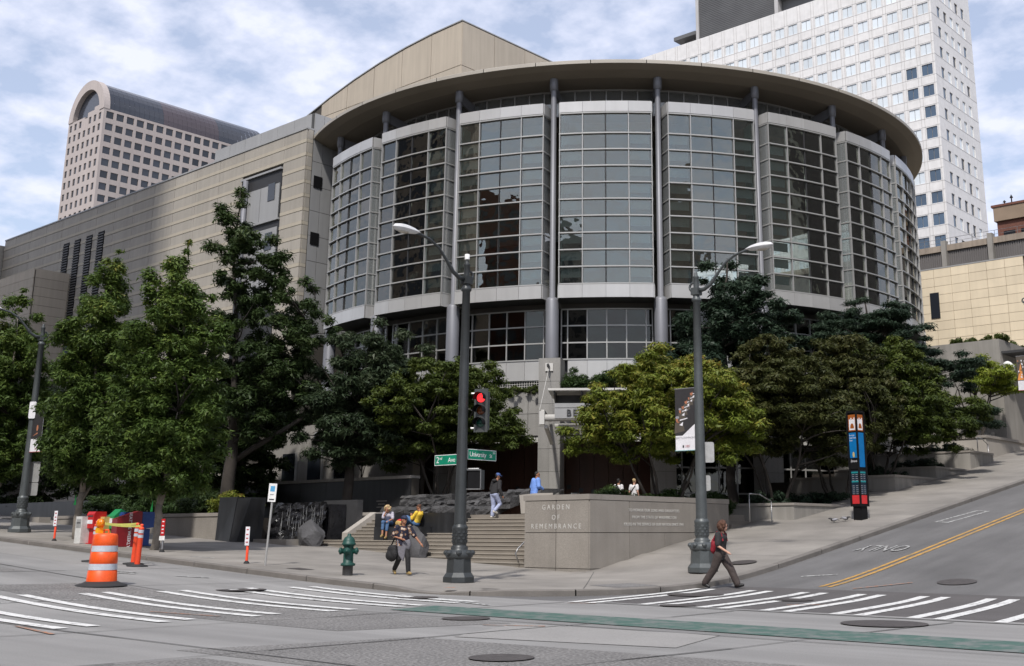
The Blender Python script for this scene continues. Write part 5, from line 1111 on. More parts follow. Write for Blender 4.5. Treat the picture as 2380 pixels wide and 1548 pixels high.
# dark evergreens behind
tree('evergreen_tree', 'dark blue-green evergreen in front of the round glass bays', (-29.2, 44.8, 2.3), [((0, 0, -0.1), (0, 0, 6), 0.25, 0.18), ((0, 0, 6), (0.2, 0, 12.2), 0.18, 0.03)],
     [(-0.4, -0.3, 6.0, 4.1, 3.8, 2.6), (0.4, 0.2, 8.6, 3.2, 3.0, 2.2), (0.3, 0.1, 10.8, 1.8, 1.8, 1.8)], 360, 52000, 0.18, 'leaf_fir', 'bark_dark', 51, 0.35, 0.65, flat=0.6, twigs=50, shell=0.2)
tree('evergreen_tree', 'spreading dark cedar behind the green maple', (-26.8, 54.2, 4.2), [((0, 0, -0.1), (0, 0, 5), 0.25, 0.18), ((0, 0, 5), (0.3, 0, 9.4), 0.18, 0.03)],
     [(0.2, -0.4, 7.0, 3.6, 3.4, 1.6), (0.4, 0, 8.3, 2.4, 2.4, 1.3), (3.2, 2.4, 5.6, 2.2, 2.4, 1.1), (4.0, 4.2, 3.4, 1.6, 1.8, 0.9)], 300, 42000, 0.2, 'leaf_fir', 'bark_dark', 52, 0.35, 0.7, layer=0.6, flat=0.4, twigs=60, aspect=2.6, shell=0.2)
tree('garden_tree', 'dark spreading tree over the black granite wall beside the waterfall', (-42.0, 37.0, 3.0), [((0, 0, -0.5), (0.1, 0, 2.2), 0.16, 0.12), ((0.1, 0, 2.2), (0.3, 0, 4.6), 0.12, 0.03), ((0.1, 0, 1.8), (-1.8, -0.8, 3.6), 0.08, 0.02), ((0.1, 0, 1.8), (1.8, 0.6, 3.4), 0.08, 0.02)],
     [(0, 0, 4.0, 3.0, 2.6, 1.7), (-2.0, -0.6, 3.0, 2.4, 2.0, 1.2), (1.6, 0.4, 2.9, 2.0, 2.0, 1.0)], 200, 20000, 0.2, 'leaf_oak', 'bark_dark', 24, 0.35, 0.65, twigs=40, shell=0.2)
# shrubs
def shrub(label, loc, ells, nl, leaf, seed, m=40, size=0.12, rmin=0.25, rmax=0.45, group=None, flat=0.7, name='shrub'):
    g = random.Random(seed); e = empty(name, loc, label=label, cat='shrub', group=group); cl = crown_points(g, ells, m, rmin, rmax)
    st = MB()
    for c in g.sample(cl, min(14, len(cl))): limb(st, (c[0] * .3, c[1] * .3, -0.05), c[:3], 0.02, 0.006, g, 3, 0.1, 4)
    st.build('stems', 'bark_dark', e); leaves('foliage', leaf, cl, nl, size, seed, e, flat); return e
for i, (x, y, rx, h, lf, lab) in enumerate(((-58.4, 29.6, 1.6, 1.2, 'leaf_shrub', 'dark shrub at the far end of the stone planter'), (-55.2, 29.8, 1.6, 1.4, 'leaf_shrub', 'leafy shrub behind the newspaper boxes'), (-51.8, 30.0, 1.7, 1.3, 'leaf_shrub', 'leafy shrub behind the near street tree'), (-48.6, 29.6, 1.5, 1.2, 'leaf_oak', 'dark shrub at the foot of the tall oak'), (-46.0, 29.3, 1.0, 0.9, 'leaf_maple_gold', 'bright fern-green shrub beside the granite block'))):
    shrub(lab, (x, y, 2.2), [(0, 0, h * .5, rx, 1.0, h * .6)], 4200, lf, 61 + i, group='shrubs in the stone planter')
hedge = shrub('clipped glossy shrub on the ledge above the entrance canopy', ring(20.4, -52.6, 8.62), [(-1.1, -0.9, 0.45, 0.9, 0.9, 0.5), (0.4, 0.3, 0.5, 1.1, 1.0, 0.5), (1.6, 1.2, 0.35, 0.8, 0.8, 0.4)], 9000, 'leaf_shrub', 71, 60, 0.12)
shrub('low heather planted along the stone ledge', ring(19.9, -64.5, 8.6), [(-0.9, -0.35, 0.12, 1.2, 0.5, 0.22), (0.7, 0.3, 0.12, 1.2, 0.5, 0.22)], 3500, 'leaf_maple', 72, 40, 0.08, 0.12, 0.2)
for i, (x, y, z, ry, lab) in enumerate(((-26.2, 35.6, 2.45, 1.4, 'low green shrub peeping over the memorial wall'), (-26.1, 38.2, 2.4, 0.8, 'small shrub at the memorial wall end'), (-24.8, 41.8, 2.6, 1.9, 'ground cover in the first hill planter'), (-24.8, 45.8, 2.7, 2.4, 'dark ground cover under the bronze maples'), (-24.8, 51.0, 4.0, 2.0, 'ground cover in the second hill planter'), (-24.8, 55.6, 4.6, 2.0, 'dark ground cover in the third hill planter'), (-24.8, 59.4, 5.6, 1.3, 'ground cover in the highest hill planter'))):
    shrub(lab, (x, y, z), [(0, 0, 0.2, 1.1, ry, 0.42)], 3600, 'leaf_shrub' if i < 2 else 'leaf_fir', 81 + i, 46, 0.12, 0.2, 0.36, group='low planting up the hill')
shrub('ivy and grasses trailing along the retaining wall top', (-26.5, 69.5, 13.1), [(0, 0, 0.15, 2.2, 1.6, 0.4), (1.5, 3.0, 0.1, 1.0, 4.0, 0.4)], 4000, 'leaf_maple', 95, 60, 0.16, 0.2, 0.35)
for i, (x, y) in enumerate(((-30.2, 37.6), (-31.2, 46.5))): shrub(('rounded shrub on the plaza behind the memorial wall', 'rounded shrub beside the glazed shopfront')[i], (x, y, PZ), [(0, 0, 0.5, 1.3, 1.0, 0.6)], 4000, 'leaf_shrub', 98 + i, 40)
# ---------------------------------------------------------------- street furniture
def lamp_post(loc, arm_dir, mat, label, top=8.6):
    """ornate iron post: square plinth, fluted collar, tapering shaft, scroll and cobra-head arm"""
    e = empty('street_lamp', loc, label=label, cat='street lamp', group='ornate street lamps at the corner')
    b = MB(); o8 = [(math.cos(R(45 * k + 22.5)), math.sin(R(45 * k + 22.5))) for k in range(8)]
    def oct_(r_, z): return [(x * r_, y * r_, z) for x, y in o8]
    lv = [(0.46, 0), (0.46, 0.14), (0.40, 0.22), (0.37, 0.26), (0.35, 0.62), (0.37, 0.66)]; vs = []; fs = []
    for r_, z in lv: vs += oct_(r_, z)
    for i in range(len(lv) - 1): fs += [(8 * i + k, 8 * i + (k + 1) % 8, 8 * i + 8 + (k + 1) % 8, 8 * i + 8 + k) for k in range(8)]
    fs.append(tuple(range(8 * len(lv) - 8, 8 * len(lv)))); b.add(vs, fs); b.build('plinth', mat, e)
    c = MB(); c.smooth = True; c.lathe([(0.37, 0.66), (0.40, 0.74), (0.34, 0.84), (0.23, 0.88), (0.25, 0.93), (0.20, 0.97), (0.19, 1.02), (0.21, 1.05), (0.21, 1.40), (0.225, 1.44), (0.225, 1.50), (0.19, 1.53), (0.18, 1.56)], 20); c.smooth = False
    for k in range(8):
        a = 2 * math.pi * k / 8; c.ball((0.36 * math.cos(a), 0.36 * math.sin(a), 0.79), (0.085, 0.085, 0.075), 8, 6)
    for j in range(4):
        for k in range(10):
            a = 2 * math.pi * (k + 0.5 * (j % 2)) / 10; c.box(-0.02, 0.02, -0.02, 0.05, -0.03, 0.03, Matrix.Translation((0.2 * math.cos(a), 0.2 * math.sin(a), 1.1 + 0.085 * j)) @ Matrix.Rotation(a, 4, 'Z'))
    c.build('collar', mat, e)
    s = MB(); s.smooth = True; s.lathe([(0.175, 1.55), (0.155, 3.2), (0.135, 6.0), (0.115, top - 0.35), (0.15, top - 0.33), (0.155, top - 0.27), (0.11, top - 0.2), (0.10, top - 0.12)], 18); s.build('shaft', mat, e)
    h = MB(); h.box(-0.13, 0.13, -0.13, 0.13, top - 0.13, top + 0.10); h.smooth = True; h.lathe([(0.09, top + 0.10), (0.085, top + 0.42), (0.11, top + 0.45), (0.05, top + 0.52), (0.06, top + 0.56), (0.005, top + 0.66)], 12)
    d = Vector((arm_dir[0], arm_dir[1], 0))
    pts = [Vector((0, 0, top)) - d * (0.12 + 0.13 * math.sin(t)) + Vector((0, 0, 0.02 + 0.13 * (1 - math.cos(t)))) for t in [i * 0.55 for i in range(9)]]
    h.tube(pts, [0.05 - 0.003 * i for i in range(9)], 8); h.build('crown', mat, e)
    a = MB(); a.smooth = True; pl = [(0.10, 0.0), (0.32, 0.04), (0.55, 0.20), (0.85, 0.62), (1.15, 1.0), (1.5, 1.22), (1.9, 1.32), (2.05, 1.33)]
    pl = [(x, z * 0.78) for x, z in pl]; a.tube([d * x + Vector((0, 0, top + z)) for x, z in pl], [0.07, 0.065, 0.06, 0.045, 0.042, 0.04, 0.04, 0.04], 10); a.smooth = False
    a.tube([d * 0.60 + Vector((0, 0, top + 0.21)), d * 0.66 + Vector((0, 0, top + 0.28))], 0.065, 10); a.build('arm', mat, e)
    ang = math.atan2(d.y, d.x); mt = Matrix.Translation(d * 2.35 + Vector((0, 0, top + 1.06))) @ Matrix.Rotation(ang, 4, 'Z')
    l = MB(); l.smooth = True; n = 12
    for zz in (1, -1):
        vs = [mt @ Vector((0.42 * math.cos(t) + (0.10 * math.cos(t)), (0.145 if True else 0) * math.sin(t) * (1.0 + 0.25 * math.cos(t)), 0)) for t in [2 * math.pi * k / 20 for k in range(20)]]
        v2 = [mt @ Vector((0.38 * math.cos(t) + 0.07, 0.11 * math.sin(t) * (1.0 + 0.25 * math.cos(t)), 0.085 * zz if zz > 0 else -0.07)) for t in [2 * math.pi * k / 20 for k in range(20)]]
        v3 = [mt @ Vector((0.2 * math.cos(t) + 0.1, 0.06 * math.sin(t), 0.12 if zz > 0 else -0.10)) for t in [2 * math.pi * k / 20 for k in range(20)]]
        fs = []
        for r_ in range(2): fs += [(20 * r_ + k, 20 * r_ + (k + 1) % 20, 20 * r_ + 20 + (k + 1) % 20, 20 * r_ + 20 + k) for k in range(20)]
        fs.append(tuple(range(40, 60))); l.add(vs + v2 + v3, fs)
    l.build('lamp_head', 'lamp_head', e)
    g = MB(); g.smooth = True; g.ball(mt @ Vector((0.14, 0, -0.085)), (0.2, 0.1, 0.05), 12, 6, Matrix.Rotation(ang, 3, 'Z').to_4x4()); g.build('lens', 'lens', e)
    return e
L2 = (-23.65, 22.35, zwalk(-23.65, 22.35)); L3 = (-19.85, 28.75, zwalk(-19.85, 28.75)); L0 = (-51.5, 22.35, zwalk(-51.5, 22.35))
lp2 = lamp_post(L2, (0, -1), 'lamp_iron', 'black ornate lamp post carrying the traffic signal and street signs')
lp3 = lamp_post(L3, (1, 0), 'lamp_grey', 'grey ornate lamp post carrying the symphony banner beside the crossing youth')
lp0 = lamp_post(L0, (0, -1), 'lamp_grey', 'grey ornate lamp post beyond the newspaper boxes')
L4 = (-20.9, 62.6, zwalk(-20.9, 62.6)); lp4 = lamp_post(L4, (1, 0), 'lamp_grey', 'ornate lamp post high up the hill street with an orange banner')
ant = MB(); ant.smooth = True; ant.lathe([(0.075, 9.22), (0.075, 9.38), (0.02, 9.39)], 12); ant.build('antenna', 'white', lp2)
# traffic signal on the black post
def signal(loc, rz):
    e = empty('traffic_signal', loc, rz, 'three-lamp traffic signal showing red on the black lamp post', 'traffic signal'); b = MB()
    b.box(-0.21, 0.21, -0.02, 0.02, -0.62, 0.62); b.box(-0.165, 0.165, 0.02, 0.24, -0.55, 0.55); b.build('housing', 'signal_case', e)
    for z, m in ((0.36, 'signal_red'), (0.0, 'signal_amber_off'), (-0.36, 'signal_green_off')):
        l = MB(); l.smooth = True; l.ball((0, -0.02, z), (0.13, 0.05, 0.13), 16, 10); l.build('lens', m, e)
        v = MB(); n = 14; pr = [(0.15 * math.cos(R(-20 + 220 * k / n)), 0.15 * math.sin(R(-20 + 220 * k / n))) for k in range(n + 1)]
        v.add([(x, y, z + zz) for y in (-0.02, -0.26) for x, zz in pr], [(k, k + 1, n + 2 + k, n + 1 + k) for k in range(n)]); v.build('visor', 'black', e)
    br = MB()
    for z in (0.5, -0.5): br.tube([(-0.34, 0.06, z), (-0.1, 0.1, z)], 0.03, 8)
    br.build('bracket', 'steel', e); return e
L2v = Vector(L2)
signal(L2v + Vector((0.43, 0.30, 4.75)), R(22))
# pedestrian signal (side on) and street name blades
pd = empty('pedestrian_signal', L2v + Vector((0.30, 0.22, 2.80)), R(28), 'boxy pedestrian signal with grey-green case on the black lamp post', 'traffic signal')
b = MB(); b.box(-0.2, 0.2, 0.0, 0.32, -0.27, 0.27); b.build('housing', 'signal_case', pd); b = MB(); b.box(-0.19, 0.19, -0.03, -0.002, -0.25, 0.25); b.build('face', 'black', pd)
b = MB(); b.box(-0.21, 0.21, -0.06, 0.0, -0.285, -0.252); b.box(-0.21, 0.21, -0.06, 0.0, 0.252, 0.285); b.box(0.192, 0.215, -0.06, 0.0, -0.252, 0.252); b.build('rim', 'steel', pd); b = MB(); b.tube([(-0.3, 0.1, 0.3), (0.1, 0.1, 0.3)], 0.025, 6); b.build('bracket', 'steel', pd)
def blade(loc, rz, w, label, bits):
    e = empty('street_sign', loc, rz, label, 'street sign'); MB().box(-w / 2, w / 2, -0.006, 0.006, -0.15, 0.15).build('panel', 'white', e); MB().box(-w / 2 + .018, w / 2 - .018, -0.009, -0.0065, -0.132, 0.132).build('face', 'sign_green', e)
    for s, x, z, sz, sp_ in bits: lettering(e, s, sz, 'white', (x, -0.011, z), 0, extrude=0.001, spacing=sp_)
    return e
blade(L2v + Vector((-0.64, -0.02, 3.37)), 0, 0.95, 'green street blade reading 2nd Ave on the black lamp post', [('2', -0.34, 0.0, 0.26, 1), ('nd', -0.21, 0.05, 0.12, 1), ('Ave', 0.25, -0.01, 0.19, 1)])
blade(L2v + Vector((0.06, 0.74, 3.52)), R(90), 1.15, 'green street blade reading University St on the black lamp post', [('University', -0.17, 0.0, 0.20, 0.84), ('St', 0.35, -0.02, 0.15, 0.9), ('200', 0.47, 0.07, 0.075, 0.9)])
# banners
def banner(name, loc, rz, w, h, label, photo, foot):
    e = empty(name, loc, rz, label, 'banner'); MB().box(-w, -0.02, -0.006, 0.006, 0, h).build('cloth', 'print_white', e)
    a = MB(); a.tube([(0.12, 0, h), (-w - 0.02, 0, h)], 0.015, 6); a.build('arm', 'steel', e); a = MB(); a.tube([(0.12, 0, 0), (-w - 0.02, 0, 0)], 0.015, 6); a.build('arm', 'tail_teal' if foot else 'ubs_red', e)
    photo(e, w, h); return e
def poly(e, pts, mat, y, name='print'):
    MB().add([(x, y, z) for x, z in pts], [tuple(range(len(pts)))]).build(name, mat, e)
def dot(e, x, z, rx, rz_, mat, y): poly(e, [(x + rx * math.cos(2 * math.pi * k / 12), z + rz_ * math.sin(2 * math.pi * k / 12)) for k in range(12)], mat, y)
def players(e, w, h):
    poly(e, [(-w, h * .24), (-w * .65, h * .24), (-0.02, h * .42), (-0.02, h), (-w, h)], 'banner_black', -0.008)
    for i, (x, z, s) in enumerate(((-.62, .50, 1.25), (-.52, .64, 1.0), (-.43, .70, .85), (-.32, .78, .8), (-.20, .84, .75), (-.12, .91, .8))):
        x *= w / .72; z *= h; s *= 0.085
        poly(e, [(x - s * 1.3, z - s * 4.0), (x + s * 2.2, z - s * 3.4), (x + s * 1.6, z - s * .9), (x - s, z - s * .8)], 'banner_brown', -0.009 - i * .0006)
        dot(e, x, z, s * .75, s * .95, 'banner_skin', -0.0095 - i * .0006); dot(e, x - s * .25, z + s * .65, s * .65, s * .4, 'print_grey' if i < 2 else 'banner_black', -0.0098 - i * .0006)
        poly(e, [(x + s * .6, z - s * .4), (x + s * 3.2, z + s * .2), (x + s * 3.2, z + s * .42), (x + s * .6, z - s * .05)], 'print_white', -0.0099 - i * .0006); poly(e, [(x + s * .4, z - s * 1.6), (x + s * 1.7, z - s * .7), (x + s * 1.5, z - s * 1.9)], 'print_white', -0.0098 - i * .0006)
    lettering(e, 'SEATTLE SYMPHONY', 0.085, 'print_grey', (-w / 2, -0.010, h * .20), 0, extrude=0.0005, spacing=0.86); lettering(e, 'UBS', 0.10, 'ubs_red', (-w * .42, -0.010, h * .065), 0, extrude=0.0005); dot(e, -w * .62, h * .065, .03, .045, 'print_dark', -0.010)
def crowd(e, w, h):
    poly(e, [(-w, h * .28), (-0.02, h * .28), (-0.02, h), (-w, h)], 'banner_brown', -0.008); g = random.Random(5)
    poly(e, [(-w, h * .3), (-w * .7, h * .8), (-w * .55, h * .3)], 'banner_orange', -0.009); poly(e, [(-w * .45, h * .3), (-w * .3, h * .9), (-w * .1, h * .85), (-w * .2, h * .3)], 'banner_orange', -0.009)
    for i in range(22): dot(e, -w * g.uniform(.08, .92), h * g.uniform(.35, .92), .03, .05, g.choice(['print_white', 'banner_black', 'banner_skin', 'print_white']), -0.010 - i * 2e-4)
    lettering(e, 'UBS', 0.09, 'ubs_red', (-w * .42, -0.010, h * .08), 0, extrude=0.0005)
def dark_photo(e, w, h):
    poly(e, [(-w, h * .30), (-0.02, h * .30), (-0.02, h), (-w, h)], 'banner_black', -0.008); dot(e, -w * .5, h * .55, .06, .14, 'banner_skin', -0.009); poly(e, [(-w * .9, h * .36), (-w * .4, h * .42), (-w * .45, h * .45)], 'banner_skin', -0.0095); lettering(e, 'UBS', 0.1, 'ubs_red', (-w * .45, -0.010, h * .07), 0, extrude=0.0005)
L3v = Vector(L3); L0v = Vector(L0); L4v = Vector(L4)
banner('banner', L3v + Vector((-0.13, -0.02, 3.62)), R(5), 0.72, 1.92, 'symphony banner with brass players on the grey lamp post', players, True)
bo = banner('banner', L0v + Vector((0.86, 0.12, 3.45)), R(12), 0.72, 1.9, 'dark symphony banner on the far lamp post with white foot', dark_photo, False)
banner('banner', L4v + Vector((-0.15, 0.0, 3.75)), R(4), 0.72, 1.9, 'orange crowd banner on the lamp post up the hill', crowd, False)
# sign plates seen from behind
def sign_plate(name, loc, rz, w, h, label, mat='sign_back', cat='sign', r_=0.06):
    e = empty(name, loc, rz, label, cat); pts = []
    for cx, cz, a0 in ((w / 2 - r_, h / 2 - r_, 0), (-w / 2 + r_, h / 2 - r_, 90), (-w / 2 + r_, -h / 2 + r_, 180), (w / 2 - r_, -h / 2 + r_, 270)):
        pts += [(cx + r_ * math.cos(R(a0 + 30 * k)), cz + r_ * math.sin(R(a0 + 30 * k))) for k in range(4)]
    n = len(pts); MB().add([(x, -0.006, z) for x, z in pts] + [(x, 0.006, z) for x, z in pts], [tuple(range(n)), tuple(range(2 * n - 1, n - 1, -1))] + [(i, (i + 1) % n, n + (i + 1) % n, n + i) for i in range(n)]).build('plate', mat, e)
    t = MB(); t.box(-w / 2 + .02, w / 2 - .02, 0.007, 0.03, -0.02, 0.02); t.build('strap', 'steel', e); return e
sign_plate('parking_sign', L3v + Vector((0.11, 0.16, 3.55)), R(30), 0.5, 0.62, 'grey back of a large sign on the grey lamp post', 'sign_back')
sign_plate('parking_sign', L3v + Vector((0.12, 0.16, 2.62)), R(30), 0.22, 0.46, 'white back of a narrow sign low on the grey lamp post', 'sign_back')
sign_plate('traffic_sign', L0v + Vector((-0.06, 0.26, 2.6)), R(18), 0.95, 0.9, 'grey back of a square sign on the far lamp post'); sign_plate('traffic_sign', L0v + Vector((-0.06, 0.26, 1.85)), R(18), 0.95, 0.55, 'grey back of a lower wide sign on the far lamp post'); sign_plate('small_sign', L0v + Vector((0.16, -0.12, 5.3)), R(40), 0.3, 0.75, 'small white sign high on the far lamp post', 'print_white')
# bus/parking sign post
sp_ = empty('sign_post', (-31.3, 21.25, zwalk(-31.3, 21.25)), label='thin grey post with narrow white parking sign', cat='sign'); MB().tube([(0, 0, -0.02), (0, 0, 2.5)], 0.035, 8).build('post', 'sign_back', sp_); MB().box(-0.14, 0.14, -0.05, -0.038, 1.95, 2.52).build('plate', 'white', sp_)
MB().box(-0.08, 0.08, -0.054, -0.051, 2.27, 2.44).build('symbol', 'print_blue', sp_); MB().box(-0.07, 0.06, -0.054, -0.051, 2.16, 2.19).build('symbol', 'print_grey', sp_); MB().box(-0.09, 0.09, -0.054, -0.051, 2.0, 2.04).build('symbol', 'print_dark', sp_)
sp_.rotation_euler = (0, R(3), R(25))
def stake(x, y, label, red=False):
    e = empty('marker_post', (x, y, zwalk(x, y)), R(25), label, 'marker post', 'temporary no-parking posts'); b = MB(); b.smooth = True; b.lathe([(0.09, 0), (0.09, 0.03), (0.05, 0.08), (0.045, 0.09)], 12); b.build('base', 'rubber', e)
    b = MB(); b.smooth = True; b.lathe([(0.042, 0.08), (0.038, 1.0), (0.0, 1.02)], 12); b.build('post', 'orange_post' if not red else 'steel', e)
    MB().box(-0.075, 0.075, -0.06, -0.045, 0.56, 1.14).build('plate', 'print_white' if not red else 'box_red', e)
    for z in (1.05, 0.9, 0.78, 0.66): MB().box(-0.04, 0.04, -0.064, -0.061, z - 0.02, z + 0.02).build('symbol', 'ubs_red' if not red else 'print_white', e)
    return e
stake(-32.1, 21.1, 'orange marker post with white notice beside the thin sign post'); stake(-45.0, 20.9, 'orange marker post with notice beyond the newspaper boxes')
tm = stake(-37.9, 21.45, 'steel post with red and white parking notice beside the street tree', True); MB().box(-0.11, 0.11, -0.066, -0.058, 0.40, 0.55).build('plate', 'white', tm)
# hydrant
hy = empty('fire_hydrant', (-27.1, 21.2, zwalk(-27.1, 21.2)), R(40), label='dark green fire hydrant near the kerb', cat='hydrant'); b = MB(); b.smooth = True
b.lathe([(0.15, 0), (0.15, 0.28), (0.17, 0.28)], 18); b.build('foot', 'dark_grey', hy)
b = MB(); b.smooth = True; b.lathe([(0.17, 0.26), (0.21, 0.27), (0.21, 0.33), (0.17, 0.34), (0.145, 0.36), (0.14, 0.8), (0.17, 0.84), (0.20, 0.85), (0.20, 0.9), (0.175, 0.92), (0.17, 0.98), (0.13, 1.06), (0.06, 1.10), (0.055, 1.14), (0.045, 1.17), (0.0, 1.175)], 22); b.build('barrel', 'hydrant_green', hy)
for ax_ in ((1, 0), (-1, 0), (0, -1)):
    b = MB(); b.smooth = True; d = Vector((ax_[0], ax_[1], 0)); b.tube([d * 0.1 + Vector((0, 0, .68)), d * 0.2 + Vector((0, 0, .68)), d * 0.205 + Vector((0, 0, .68)), d * 0.26 + Vector((0, 0, .68)), d * 0.265 + Vector((0, 0, .68)), d * 0.29 + Vector((0, 0, .68))], [.075, .075, .1, .1, .04, .04], 12); b.build('nozzle', 'hydrant_green', hy)
# traffic barrel and delineators
tbz = zroad(-28.2, 14.4); tb_ = empty('traffic_barrel', (-28.2, 14.4, tbz + 0.004), label='orange traffic barrel with reflective bands and amber lamp', cat='traffic barrel')
b = MB(); b.smooth = True; b.lathe([(0.62, 0.0), (0.60, 0.03), (0.46, 0.07), (0.38, 0.11), (0.3, 0.11)], 28); b.build('base', 'rubber', tb_)
prof = [(0.365, 0.09), (0.345, 0.36), (0.335, 0.37), (0.325, 0.545), (0.335, 0.56), (0.315, 0.81), (0.305, 0.82), (0.297, 0.985), (0.305, 1.0), (0.285, 1.22), (0.255, 1.265), (0.1, 1.28), (0.0, 1.28)]
b = MB(); b.smooth = True; b.lathe(prof, 28); b.build('drum', 'orange', tb_)
for z0, z1, r0, r1 in ((0.385, 0.535, .342, .333), (0.83, 0.975, .312, .304)): 
    b = MB(); b.smooth = True; b.lathe([(r0, z0), (r1, z1)], 28); b.build('reflective_band', 'reflective', tb_)
b = MB(); b.tube([(-0.12, 0, 1.27), (-0.12, 0, 1.36), (0.12, 0, 1.36), (0.12, 0, 1.27)], 0.018, 6); b.build('handle', 'orange', tb_)
b = MB(); b.box(-0.12, 0.05, -0.06, 0.06, 1.28, 1.42, Matrix.Translation((-0.14, -0.1, 0))); b.build('lamp_case', 'amber_body', tb_); b = MB(); b.smooth = True; b.tube([(-0.14, -0.16, 1.52), (-0.14, -0.05, 1.52)], 0.115, 18); b.ball((-0.14, -0.16, 1.52), (0.1, 0.04, 0.1), 14, 8); b.build('lamp', 'amber', tb_)
for i, (x, y, ln, lab) in enumerate(((-33.9, 18.4, 0.06, 'nearest orange delineator post tied with yellow tape'), (-34.7, 18.7, 0.05, 'orange delineator post in the middle of the taped three'), (-36.0, 18.0, 0.08, 'orange delineator post behind the traffic barrel'))):
    e = empty('delineator_post', (x, y, zroad(x, y) + 0.004), label=lab, cat='delineator', group='taped delineator posts'); b = MB(); b.smooth = True; b.lathe([(0.33, 0), (0.33, 0.03), (0.1, 0.06), (0.08, 0.07)], 8); b.build('base', 'rubber', e)
    b = MB(); b.smooth = True; b.lathe([(0.085, 0.05), (0.075, 1.12), (0.085, 1.14), (0.06, 1.18), (0.03, 1.19), (0.05, 1.22), (0.05, 1.27), (0.0, 1.28)], 14); b.build('post', 'orange_post', e)
    for z0, z1 in ((0.86, 0.95), (1.0, 1.1)): b = MB(); b.smooth = True; b.lathe([(0.083, z0), (0.082, z1)], 14); b.build('reflective_band', 'reflective', e)
    e.rotation_euler = (0, ln, 0)
tp = MB(); P_ = [Vector((-33.9 + .07, 18.4, zroad(-33.9, 18.4) + 1.2)), Vector((-34.7 + .06, 18.7, zroad(-34.7, 18.7) + 1.24)), Vector((-36.0 + .1, 18.0, zroad(-36, 18) + 1.22))]
for a, b_ in ((P_[0], P_[2]), (P_[2], P_[1]), (P_[1], P_[0])):
    n = 8; top_ = [a.lerp(b_, i / n) + Vector((0, 0, 0.045 - 0.05 * math.sin(math.pi * i / n))) for i in range(n + 1)]; bot = [p - Vector((0, 0, 0.06)) for p in top_]
    tp.add([tuple(p) for p in top_ + bot], [(i, i + 1, n + 2 + i, n + 1 + i) for i in range(n)])
to = tp.build('caution_tape', 'tape_yellow'); tag(to, 'yellow caution tape strung round the delineator posts', 'tape')
# newspaper boxes
def nbox(x, y, h, w, d, mat, label, kind, rz=R(4)):
    e = empty('newspaper_box', (x, y, zwalk(x, y) + 0.002), rz, label, 'newspaper box', 'newspaper boxes by the kerb')
    if kind == 'plain':
        MB().box(-w / 2, w / 2, -d / 2, d / 2, 0.0, h).build('body', mat, e); MB().box(-w / 2 + .05, w / 2 - .05, -d / 2 - .008, -d / 2 - .001, h * .58, h * .9).build('door', 'print_white' if mat != 'box_white' else 'sign_back', e); MB().box(-w * .3, w * .3, -d / 2 - .012, -d / 2 - .0085, h * .74, h * .78).build('label', 'print_dark', e)
    elif kind == 'pedestal':
        MB().box(-w * .32, w * .32, -d * .3, d * .3, 0.03, h * .5).build('pedestal', mat, e); MB().box(-w / 2, w / 2, -d / 2, d / 2, 0.0, 0.035).build('foot', mat, e)
        b = MB(); p = [(-d / 2, h * .48), (-d / 2, h * .92), (-d / 2 + .06, h), (d / 2, h * 1.0), (d / 2, h * .55)]; n = len(p); b.add([(-w / 2, y_, z) for y_, z in p] + [(w / 2, y_, z) for y_, z in p], [tuple(range(n - 1, -1, -1)), tuple(range(n, 2 * n))] + [(i, (i + 1) % n, n + (i + 1) % n, n + i) for i in range(n)]); b.build('hood', mat, e)
        MB().box(-w * .33, w * .33, -d / 2 - .01, -d / 2 - .001, h * .62, h * .74).build('label', 'print_white', e); MB().box(-w * .33, w * .33, -d / 2 - .012, -d / 2 - .001, h * .84, h * .88).build('slot', 'print_dark', e)
    elif kind == 'gable':
        MB().box(-w * .3, w * .3, -d * .3, d * .3, 0, h * .45).build('pedestal', mat, e); b = MB(); p = [(-d / 2, h * .45), (-d / 2, h * .8), (d * .1, h), (d / 2, h * .93), (d / 2, h * .45)]; n = len(p)
        b.add([(-w / 2, y_, z) for y_, z in p] + [(w / 2, y_, z) for y_, z in p], [tuple(range(n - 1, -1, -1)), tuple(range(n, 2 * n))] + [(i, (i + 1) % n, n + (i + 1) % n, n + i) for i in range(n)]); b.build('hood', mat, e); MB().box(-w * .3, w * .25, -d / 2 - .01, -d / 2 - .001, h * .55, h * .74).build('label', 'print_white', e)
    return e
nbox(-43.2, 21.15, 1.0, 0.42, 0.45, 'box_white', 'white newspaper box with black masthead', 'plain'); nbox(-42.84, 21.43, 1.2, 0.5, 0.5, 'box_red', 'bright red newspaper box on a pedestal', 'pedestal')
nbox(-42.55, 21.68, 1.02, 0.42, 0.42, 'box_yellow', 'pale yellow newspaper box', 'plain'); nbox(-42.3, 21.95, 1.32, 0.46, 0.48, 'box_green', 'green newspaper box with peaked hood', 'gable'); nbox(-42.0, 22.2, 1.22, 0.5, 0.55, 'box_blue', 'dark blue newspaper box between the green and maroon ones', 'pedestal'); nbox(-41.55, 22.7, 1.25, 0.5, 0.5, 'box_blue2', 'lighter blue newspaper box behind the maroon one', 'pedestal')
e = empty('newspaper_box', (-41.1, 21.75, zwalk(-41.1, 21.75) + 0.002), R(84), 'large maroon newspaper box with white side lettering', 'newspaper box', 'newspaper boxes by the kerb')
b = MB(); p = [(-0.46, 0), (0.46, 0), (0.46, 1.26), (0.36, 1.30), (-0.46, 1.0)]; b.add([(x, -0.25, z) for x, z in p] + [(x, 0.25, z) for x, z in p], [tuple(range(4, -1, -1))[::-1], tuple(range(9, 4, -1))] + [(i, (i + 1) % 5, 5 + (i + 1) % 5, 5 + i) for i in range(5)]); b.build('body', 'box_maroon', e)
